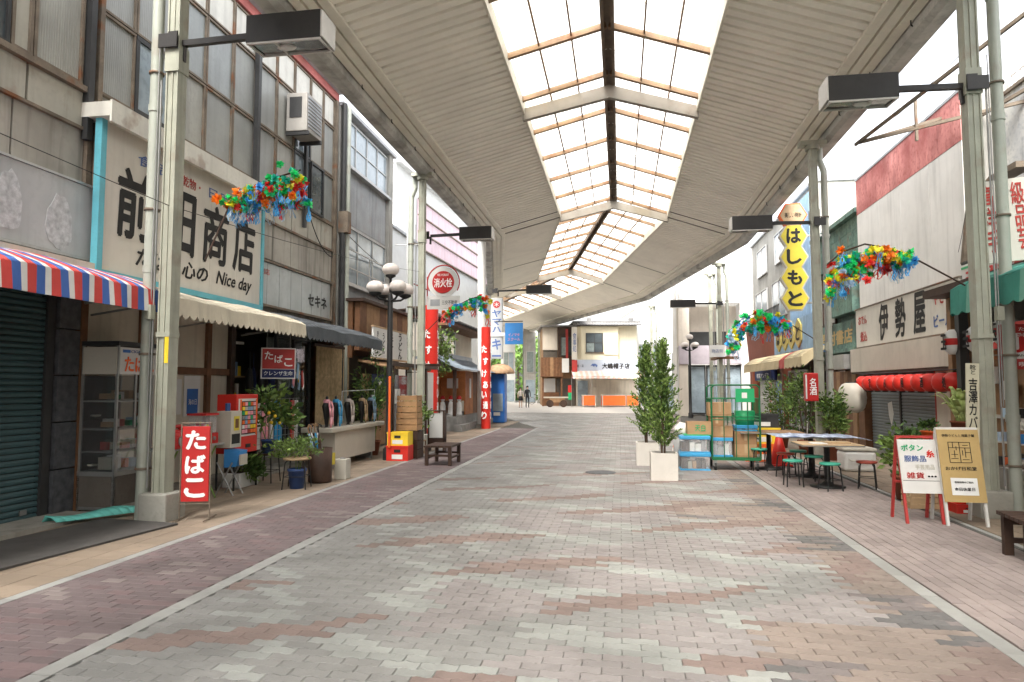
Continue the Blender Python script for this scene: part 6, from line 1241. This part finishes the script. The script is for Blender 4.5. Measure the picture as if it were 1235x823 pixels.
# ================================================================ TINSEL BRANCHES
def tinsel_meshes():
    out = {}
    for k in 'grobycsp':
        for v in range(2):
            mb = MB(); q = random.Random(ord(k) + v); n = 30
            for i in range(n):
                while 1:
                    d = Vector((q.uniform(-1, 1), q.uniform(-1, 1), q.uniform(-1, 1)))
                    if .1 < d.length < 1: break
                d.normalize(); u = d.orthogonal().normalized(); L_ = .078 * q.uniform(.8, 1.1); w = .022
                mb.add([u * -w * .4, u * w * .4, d * L_ * .6 + u * w, d * L_, d * L_ * .6 - u * w], [(0, 1, 2, 3, 4)])
            out[k + str(v)] = mb.mesh('tinsel_flower', 'tinsel_' + k)
    for k in 'brs':
        mb = MB(); q = random.Random(ord(k))
        for j in range(5):
            x0, y0 = q.uniform(-.04, .04), q.uniform(-.04, .04); pts = [Vector((x0 + .02 * math.sin(i * 1.3 + j), y0 + .02 * math.cos(i * 1.1 + j), -i * .045)) for i in range(6)]
            for a, b in zip(pts, pts[1:]): mb.add([a - Vector((.008, 0, 0)), a + Vector((.008, 0, 0)), b + Vector((.008, 0, 0)), b - Vector((.008, 0, 0))], [(0, 1, 2, 3)])
        out['t' + k] = mb.mesh('streamer', 'tinsel_' + k)
    return out
TM = tinsel_meshes()
def branch(label, foot, pts, n, seed, spread=.16, droop=.2, k=1.):
    """foot, pts: (s,t,z) street coordinates of the rod and its arching tip"""
    q = random.Random(seed); f = Vector(foot); r = thing('tinsel_branch', label, 'decoration', (foot[0], foot[1], foot[2]), 0, 'tinsel flower branches fixed to the posts')
    P_ = [Vector(p) - f for p in pts]; mb = MB(); mb.tube([Vector((0, 0, 0))] + P_, .012, 6); mb.build('rod', 'wood_dark', r)
    seg = P_
    cum = [0]
    for a, b in zip(seg, seg[1:]): cum.append(cum[-1] + (b - a).length)
    for i in range(n):
        d = q.random() * cum[-1]; j = max(x for x in range(len(seg) - 1) if cum[x] <= d); a = (d - cum[j]) / (cum[j + 1] - cum[j]); p = seg[j].lerp(seg[j + 1], a)
        g = d / cum[-1]; p = p + Vector((q.gauss(0, spread * .35), q.gauss(0, spread), q.gauss(-.08 - droop * .5, spread * .8) * (.4 + g * .9)))
        inst(TM[q.choice('gggggccrroooyyybbs') + str(q.randrange(2))], 'tinsel_flower', r, p, (q.uniform(0, 6), q.uniform(0, 6), 0), (k * q.uniform(.8, 1.25),) * 3)
        if q.random() < .22: inst(TM['t' + q.choice('bbsr')], 'streamer', r, p - Vector((0, 0, .04)), (q.gauss(0, .2), q.gauss(0, .2), q.uniform(0, 6)), (k,) * 3)
branch('tinsel flower branch on the nearest left post over the shop signboard', (-5.2, 8.3, 3.35), [(-4.95, 8.45, 4.15), (-4.7, 8.45, 4.3), (-4.35, 8.45, 4.45), (-3.95, 8.45, 4.55)], 240, 4, .11, .22, .9)
branch('tinsel flower branch on the nearest right post in front of the white pub wall', (4.8, 9.9, 3.0), [(4.1, 9.95, 3.46), (3.9, 10, 3.55), (3.6, 10, 3.62), (3.3, 10, 3.52), (3.1, 10, 3.35)], 220, 9, .12, .34, .88)
branch('tinsel flower branch low on the right post by the honeycomb sign', (4.85, 17.3, 2.8), [(4.3, 17.4, 3.2), (3.9, 17.5, 3.42), (3.5, 17.5, 3.45), (3.2, 17.5, 3.3), (2.95, 17.5, 3.05)], 180, 14, .15, .25, 1.2)
branch('tinsel flower branch on the left post beside the hydrant sign', (-5.15, 18.6, 3.2), [(-4.6, 18.6, 3.72), (-4.2, 18.6, 3.95), (-3.9, 18.6, 4.1), (-3.6, 18.6, 4.18), (-3.35, 18.6, 4.1)], 90, 19, .13, .12, 1.15)
# overhead cables
for a, b, sg, lb in (((-6.6, 3, 4.6), (-5.4, 7.9, 3.95), .02, 'thin dark cable from the grey sign panel to the nearest left post'), ((-5.35, 8, 3.95), (-5.3, 18.5, 4.9), .1, 'thin dark cable sagging between the two left posts over the signboard'),
                     ((4.9, 9.9, 6.2), (7.0, 24, 8.6), .1, 'thin dark cable crossing the white sky on the right'), ((4.9, 9.9, 4.3), (6.6, 14, 4.2), .05, 'short dark cable from the nearest right post to the pub wall')):
    r = thing('cable', lb, 'cable', a); wires([(a, b, sg)], .005, 'black', 'wire', r, a)
# ================================================================ PEOPLE
def person(label, loc, rot, h, female, top, bottom, legs, pack):
    r = thing('person', label, 'person', loc, rot, world=True)
    me = bpy.data.meshes.new('body'); k = h / 1.7
    V = [(0, 0, .95), (0, 0, 1.12), (0, .0, 1.32), (0, 0, 1.42), (0, -.01, 1.5), (0, -.015, 1.6), (0, -.01, 1.68),
         (-.17, 0, 1.38), (-.22, .0, 1.12), (-.22, -.06, .9), (-.22, -.08, .8), (.17, 0, 1.38), (.22, 0, 1.12), (.23, -.05, .9), (.23, -.08, .8),
         (-.09, 0, .88), (-.1, .0, .5), (-.1, .02, .09), (-.1, -.12, .04), (.09, 0, .88), (.1, -.05, .5), (.1, .04, .09), (.11, -.1, .04)]
    E = [(0, 1), (1, 2), (2, 3), (3, 4), (4, 5), (5, 6), (2, 7), (7, 8), (8, 9), (9, 10), (2, 11), (11, 12), (12, 13), (13, 14), (0, 15), (15, 16), (16, 17), (17, 18), (0, 19), (19, 20), (20, 21), (21, 22)]
    RAD = [.12, .11, .13, .06, .055, .095, .075, .055, .043, .033, .035, .055, .043, .033, .035, .085, .055, .04, .035, .085, .055, .04, .035]
    me.from_pydata([tuple(Vector(v) * k) for v in V], E, []); ob = bpy.data.objects.new('tmp', me); COL.objects.link(ob); ob.modifiers.new('s', 'SKIN'); sk = me.skin_vertices[0].data
    for i, q in enumerate(RAD): sk[i].radius = (q * k, q * k * (.75 if i in (0, 1, 2) else 1))
    sk[0].use_root = True; m2 = ob.modifiers.new('u', 'SUBSURF'); m2.levels = 2; m2.render_levels = 2
    dg = bpy.context.evaluated_depsgraph_get(); bm_ = bpy.data.meshes.new_from_object(ob.evaluated_get(dg)); bpy.data.objects.remove(ob)
    for q in (top, bottom, legs, 'skin', 'black'): bm_.materials.append(MATS[q])
    for p in bm_.polygons:
        z = p.center.z / k; x = abs(p.center.x) / k; p.use_smooth = True
        p.material_index = 4 if z < .08 else 3 if z > 1.46 or z < .86 and x > .17 else (3 if x > .19 and z < 1.15 and female else 0) if z > .98 or x > .18 else 1 if z > (.62 if female else .09) else 2
    bm_.name = 'body'; b = bpy.data.objects.new('body', bm_); COL.objects.link(b); b.parent = r
    hm = MB(); hm.sph((0, .02 * k, 1.63 * k), (.105 * k, .115 * k, .11 * k), 14, 10)
    if female: hm.sph((0, .07 * k, 1.45 * k), (.1 * k, .06 * k, .2 * k), 12, 8)
    hm.build('hair', 'hair', r)
    if female: MB().lathe([(.13 * k, .98 * k), (.17 * k, .84 * k), (.2 * k, .62 * k), (.19 * k, .62 * k)], n=18, sy=.8).build('skirt', bottom, r)
    if pack: MB().box(-.14 * k, .14 * k, .1 * k, .25 * k, 1.05 * k, 1.42 * k).build('backpack', 'black', r, bevel=.04)
    return r
person('woman with long dark hair, pale top and dark skirt walking away', (.68, 54.5, 0), 0, 1.6, True, 'cloth_cream', 'cloth_black', 'skin', False)
person('man in black with a backpack walking away beside the woman', (1.22, 54.3, 0), .1, 1.72, False, 'cloth_black', 'cloth_black', 'cloth_black', True)
# ================================================================ FAR END OF THE STREET (world coordinates)
def W(r, name, m, *boxes, **k):
    mb = MB(r.location)
    for b in boxes: mb.box(*b)
    return mb.build(name, m, r, **k)
mat('blue_lite', (.40, .44, .50), .5, .05)
r = fr('hat_shop', 'cream two storey hat shop with corner bay window and tiled roof edge', 8.3, 58)
W(r, 'wall', 'wall_yellow', (5.9, 10.7, 58.4, 66, 3.4, 6.9)); W(r, 'ground_wall', 'wall_beige', (5.6, 10.9, 59.6, 66, 0, 3.4)); 
mb = MB(r.location); mb.extr([(5.4, 58.6, 3.4), (5.9, 57.9, 3.4), (9.0, 57.9, 3.4), (9.2, 58.4, 3.4), (5.4, 58.8, 3.4)], (0, 0, 3.4)); mb.build('bay', 'wall_yellow', r)
def fwin(r, x0, x1, y, z0, z1, cols, rows, fm='frame_dark', pm='pane_dark'):
    mb = MB(r.location); w = .06
    for i in range(cols + 1): c = x0 + (x1 - x0) * i / cols; mb.box(c - w / 2, c + w / 2, y - .06, y, z0, z1)
    for j in range(rows + 1): c = z0 + (z1 - z0) * j / rows; mb.box(x0 - w / 2, x1 + w / 2, y - .065, y - .002, c - w / 2, c + w / 2)
    f = mb.build('window', fm, r)
    for i in range(cols):
        for j in range(rows): W(r, 'pane', pm if (i + j) % 3 else 'curtain', (x0 + (x1 - x0) * i / cols + .03, x0 + (x1 - x0) * (i + 1) / cols - .03, y - .04, y - .015, z0 + (z1 - z0) * j / rows + .03, z0 + (z1 - z0) * (j + 1) / rows - .03))
    return f
fwin(r, 6.3, 7.7, 57.88, 4.6, 6.2, 2, 2); W(r, 'shutter_case', 'wall_yellow', (7.8, 9.0, 57.8, 57.88, 4.4, 6.2)); W(r, 'bay_side_window', 'pane_dark', (5.35, 5.42, 58.0, 58.6, 4.5, 6.1)); W(r, 'window_sill', 'frame_rust', (6.2, 7.8, 57.8, 57.9, 4.5, 4.56))
q = W(r, 'sign_board', 'blue_lite', (5.3, 10.6, 57.5, 57.7, 2.95, 3.95)); text(q, '大嶋帽子店', 'ink', (8.75, 57.485, 3.42), (2.3, .46), 'F', .045, r.location); text(q, '美・彩', 'ink', (5.75, 57.49, 3.42), (.6, .25), 'F', 0, r.location); mb = MB(r.location); mb.extr([(7.15, 57.49, 3.3), (7.2, 57.49, 3.5), (7.0, 57.49, 3.62), (6.75, 57.49, 3.6), (6.6, 57.49, 3.4), (6.75, 57.49, 3.45), (6.9, 57.49, 3.35), (7.0, 57.49, 3.45)], (0, -.01, 0)); mb.build('hat_emblem', 'ink_blue', q)
mb = MB(); mb.extr([(0, 0, 0), (.24, 0, 0), (.24, 0, .04), (.12, 0, .09), (0, 0, .05)], (0, 1.0, 0)); me = mb.mesh('roof_tile', 'roof_tile')
for i in range(24): inst(me, 'roof_tile', r, (5.2 + i * .24 - r.location.x, 57.4 - r.location.y, 6.85), (math.radians(18), 0, 0))
W(r, 'roof', 'roof_tile', (5.2, 11, 58.2, 66, 7.15, 7.3)); W(r, 'ridge_ornament', 'roof_tile', (6.4, 6.8, 58.2, 58.5, 7.3, 7.55)); W(r, 'ridge_ornament', 'roof_tile', (10.0, 10.4, 58.2, 58.5, 7.3, 7.55)); W(r, 'pillar', 'cream_paint', (6.7, 6.85, 57.9, 58.05, 0, 3)); W(r, 'shopfront_panel', 'wall_cream', (7.0, 10.2, 59.5, 59.6, 0, 2.3)); W(r, 'glass_door', 'pane_sky', (5.7, 6.6, 59.5, 59.58, 0, 2.2))
mb = MB(); n = 26
for i in range(n):
    a, b = -2.6 + 5.7 * i / n, -2.6 + 5.7 * (i + 1) / n
    mb.add([(a, .0, .55), (b, 0, .55), (b, -1.3, .12), (a, -1.3, .12)], [(0, 1, 2, 3)], i % 2); mb.add([(a, -1.3, .12), (b, -1.3, .12), (b, -1.32, -.08), ((a + b) / 2, -1.32, -.14), (a, -1.32, -.08)], [(0, 1, 2, 3, 4)], i % 2)
x = thing('striped_awning', 'pale peach and white striped awning on the hat shop', 'awning', (7.6, 57.5, 2.45), world=True); mat('peach', (.80, .50, .40), .8, .08); mb.build('canopy_cloth', ['white_paint', 'peach'], x, solid=.01)
r = fr('wooden_house', 'dark wooden two storey house with a brown panelled balcony', 4.3, 57.5)
W(r, 'wall', 'wood_mid', (2.7, 5.6, 60.2, 66, 0, 6.9)); W(r, 'upper_side', 'wall_beige', (2.7, 4.0, 60.0, 60.2, 4.9, 6.9)); W(r, 'dark_upper', 'wood_dark', (4.05, 5.6, 59.6, 60.2, 3.5, 6.9)); W(r, 'balcony_floor', 'wood_brown', (2.5, 4.4, 58.9, 60.2, 2.5, 2.6)); 
for i in range(7): W(r, 'balcony_panel', 'wood_brown' if i != 3 else 'wood_mid', (2.5 + i * .27, 2.5 + (i + 1) * .27 - .02, 58.85, 58.92, 2.55, 4.2))
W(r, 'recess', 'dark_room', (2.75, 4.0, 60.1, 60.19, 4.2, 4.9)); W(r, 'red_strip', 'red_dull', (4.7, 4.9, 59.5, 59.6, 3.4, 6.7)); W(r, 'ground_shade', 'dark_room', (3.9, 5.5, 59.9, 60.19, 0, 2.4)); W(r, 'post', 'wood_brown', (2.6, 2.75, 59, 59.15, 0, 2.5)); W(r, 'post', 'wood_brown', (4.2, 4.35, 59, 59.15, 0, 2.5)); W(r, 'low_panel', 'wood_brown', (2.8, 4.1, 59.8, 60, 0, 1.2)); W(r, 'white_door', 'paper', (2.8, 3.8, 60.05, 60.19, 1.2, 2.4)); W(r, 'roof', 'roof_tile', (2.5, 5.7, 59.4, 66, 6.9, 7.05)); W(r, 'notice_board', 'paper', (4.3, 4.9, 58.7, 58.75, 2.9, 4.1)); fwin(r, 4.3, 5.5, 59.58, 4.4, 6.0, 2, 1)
q = thing('hanging_sign', 'narrow red and white vertical sign beside the hat shop', 'sign', (5.25, 57.3, 2.4), world=True); MB().box(-.22, .22, -.08, .08, 0, 1.5).build('case', 'red_dull', q); MB().box(-.22, .22, -.08, .08, 1.55, 4.3).build('upper_case', 'sign_white', q); text(q, '食事処', 'ink_blue', (0, -.085, 3.0), (.3, 1.6), 'F', .01, vert=True)
q = thing('flag', 'green and red shop flag on a pole near the hat shop awning', 'flag', (4.95, 56.8, 0), world=True); MB().tube([(0, 0, 0), (0, 0, 2.6)], .02, 6).build('pole', 'steel', q); MB().box(-.3, 0, -.01, .01, 1.2, 1.8).build('red_part', 'red', q); MB().box(-.3, 0, -.01, .01, .6, 1.19).build('green_part', 'plastic_green', q)
for x, lb in ((6.35, 'left'), (8.4, 'middle'), (9.9, 'right')):
    q = thing('vegetable_stall', lb + ' orange fronted stall box before the hat shop', 'stall', (x, 56.6, 0), world=True, group='orange stall boxes by the hat shop'); w = .55 if lb != 'middle' else 1.0
    MB().box(-w, w, -.3, .3, .15, .95).build('body', 'orange', q); MB().box(-w - .03, w + .03, -.32, .32, .95, 1.0).build('top', 'cream_paint', q); MB().box(-w, -w + .08, -.33, -.3, .0, .95).build('leg', 'cream_paint', q); MB().box(w - .08, w, -.33, -.3, 0, .95).build('leg', 'cream_paint', q)
q = thing('cart', 'small wooden handcart table before the wooden house', 'cart', (3.6, 56.2, 0), world=True); MB().box(-1.0, 1.0, -.3, .3, .75, .85).build('top', 'cream_paint', q)
for x in (-.5, .6): MB().cyl((x, -.3, .3), (x, -.24, .3), .3, n=18).build('wheel', 'wood_dark', q)
MB().box(-.5, .7, -.25, .25, .4, .75).build('body', 'wood_mid', q)
q = thing('rack', 'timber drying rack of pale poles beside the conifers', 'rack', (11.2, 54, 0), world=True)
for i in range(6): MB().bar((-1.2 + i * .35, -.3, 0), (-.9 + i * .35, .1, 1.5), .06).build('pole', 'wood_pale', q)
MB().box(-1.1, 1.1, -.1, .3, .9, 1.0).build('shelf', 'wood_dark', q)
q = thing('bicycle', 'parked bicycle at the foot of the farthest post', 'bicycle', (2.4, 66, 0), world=True)
for x in (-.5, .5):
    wl = MB(); pts = [(x + .32 * math.cos(a), 0, .33 + .32 * math.sin(a)) for a in [k * math.pi / 10 for k in range(21)]]; wl.tube(pts, .018, 5); wl.build('wheel', 'black', q)
MB().tube([(-.5, 0, .33), (-.15, 0, .75), (.4, 0, .78), (.0, 0, .3), (-.15, 0, .75), (-.2, 0, .9)], .018, 6).build('frame', 'steel', q); MB().tube([(.5, 0, .33), (.38, 0, .95), (.2, 0, 1.0)], .016, 6).build('handlebar', 'steel', q); MB().box(-.3, -.1, -.06, .06, .9, .95).build('saddle', 'black', q)
for x0, x1, y, h, m, lb, cl in ((-1.2, .35, 74, 9, 'far_white', 'distant pale shopfront left of the walking pair', 2), (1.25, 2.5, 72, 8.6, 'wall_grey', 'distant grey shutter front right of the walking pair', 1), (10.9, 13.2, 60, 8.5, 'far_white', 'white building right of the hat shop', 2)):
    r = fr('far_building', lb, (x0 + x1) / 2, y); W(r, 'wall', m, (x0, x1, y, y + 8, 0, h)); fwin(r, x0 + .3, x1 - .2, y - .01, 3.2, 5.4, cl, 1, 'frame_alu', 'pane_sky'); W(r, 'shopfront', 'pane_sky', (x0 + .2, x1 - .1, y - .06, y, .1, 2.4)); W(r, 'coping', 'wall_beige', (x0 - .05, x1 + .05, y - .05, y + 8, h, h + .15))
r = fr('far_building', 'low row of distant left shops behind the blue vending machine', -7.5, 52, .2)
MB().box(-5, 4.6, 0, 10, 0, 7.5).build('wall', 'wall_cream', r); MB().box(-5, 4.8, -1.0, 0, 2.6, 2.8).build('canopy', 'canvas_khaki', r)
for i in range(5): MB().box(-4.5 + i * 1.8, -3.1 + i * 1.8, -.04, 0, .1, 2.4).build('shop_glass', 'pane_sky', r); MB().box(-4.4 + i * 1.8, -3.2 + i * 1.8, -.04, 0, 3.8, 5.4).build('window', 'pane_sky', r)
# trees far down the street and behind the roofs
def tree(x, y, h, rad, label, seed, n=1800, size=.5):
    r = thing('broadleaf_tree', label, 'tree', (x, y, 0), world=True, group='bright green trees at the end of the street')
    q = random.Random(seed); mb = MB(); mb.cyl((0, 0, 0), (.1, 0, h * .5), .22, .14, 8)
    for i in range(5): a = i * 1.3; mb.cyl((.1, 0, h * (.35 + .03 * i)), (math.cos(a) * rad * .6, math.sin(a) * rad * .6, h * .7), .09, .03, 6)
    mb.build('trunk', 'bark', r); leafblob('crown', ['leaf_far', 'leaf_c', 'leaf_far'], r, (0, 0, h * .62), (rad, rad, h * .38), n, size, seed, narrow=1.3)
for i, (x, y, h, rd, lb) in enumerate(((-3.5, 92, 9, 3.2, 'leftmost tree seen beyond the blue hanging sign'), (.8, 96, 10, 3.6, 'middle tree beyond the blue hanging sign'), (4.5, 100, 9, 3.5, 'right hand tree at the end of the street'), (-8, 88, 8, 3, 'tree behind the vending machine at the street end'))): tree(x, y, h, rd, lb, 60 + i)
r = thing('hedge', 'low bright hedge across the far end of the street', 'hedge', (0, 84, 0), world=True); leafblob('foliage', ['leaf_far', 'leaf_c'], r, (0, 0, .9), (6, 1, 1.0), 2500, .3, 77); MB().box(-6, 6, -.6, .6, 0, .7).build('hedge_core', 'leaf_b', r)
# small street tree by the shrine
r = thing('small_tree', 'small green maple branches beside the first red pillar', 'tree', (-6.4, 23.4, 0)); MB().cyl((0, 0, 0), (.1, 0, 2.4), .05, .03, 8).build('trunk', 'bark', r); MB().cyl((.1, 0, 2.4), (.5, 0, 3.3), .03, .012, 6).build('limb', 'bark', r)
leafblob('crown', ['leaf_c', 'leaf_a', 'leaf_c'], r, (.45, 0, 2.9), (.45, .5, .75), 700, .13, 90)
# rear blocks closing the view behind both rows
for x0, x1, y0, y1, h, lb in ((-60, -14, 20, 70, 6, 'rear block of low grey roofs behind the left row'), (16, 60, 20, 60, 6, 'rear block of low grey roofs behind the right row'), (16, 50, 66, 110, 7, 'distant rear block beyond the white buildings on the right'), (-50, -14, 75, 120, 7, 'distant rear block beyond the left row')):
    r = thing('rear_block', lb, 'building', ((x0 + x1) / 2, (y0 + y1) / 2, 0), world=True); W(r, 'wall', 'wall_beige', (x0, x1, y0, y1, 0, h)); W(r, 'roof', 'tin', (x0 - .3, x1 + .3, y0 - .3, y1 + .3, h, h + .3))

# the rows go on behind the camera
for s0, s1, lb in ((-12, -7.0, 'plain grey row of shops behind the camera on the left'), (6.9, 12, 'plain grey row of shops behind the camera on the right')):
    o = ((s0 + s1) / 2, -12, 0); r = thing('shop_row', lb, 'building', o); B(r, 'wall', 'wall_grey', o, (s0, s1, -26, .4 if s0 < 0 else 2.1, 0, 8)); B(r, 'roof', 'tin', o, (s0 - .1, s1 + .1, -26, .4 if s0 < 0 else 2.1, 8, 8.1))
    B(r, 'shutter', 'shutter_grey', o, (s1 if s0 < 0 else s0 - .05, s1 + .05 if s0 < 0 else s0, -20, -2, 0, 2.8))
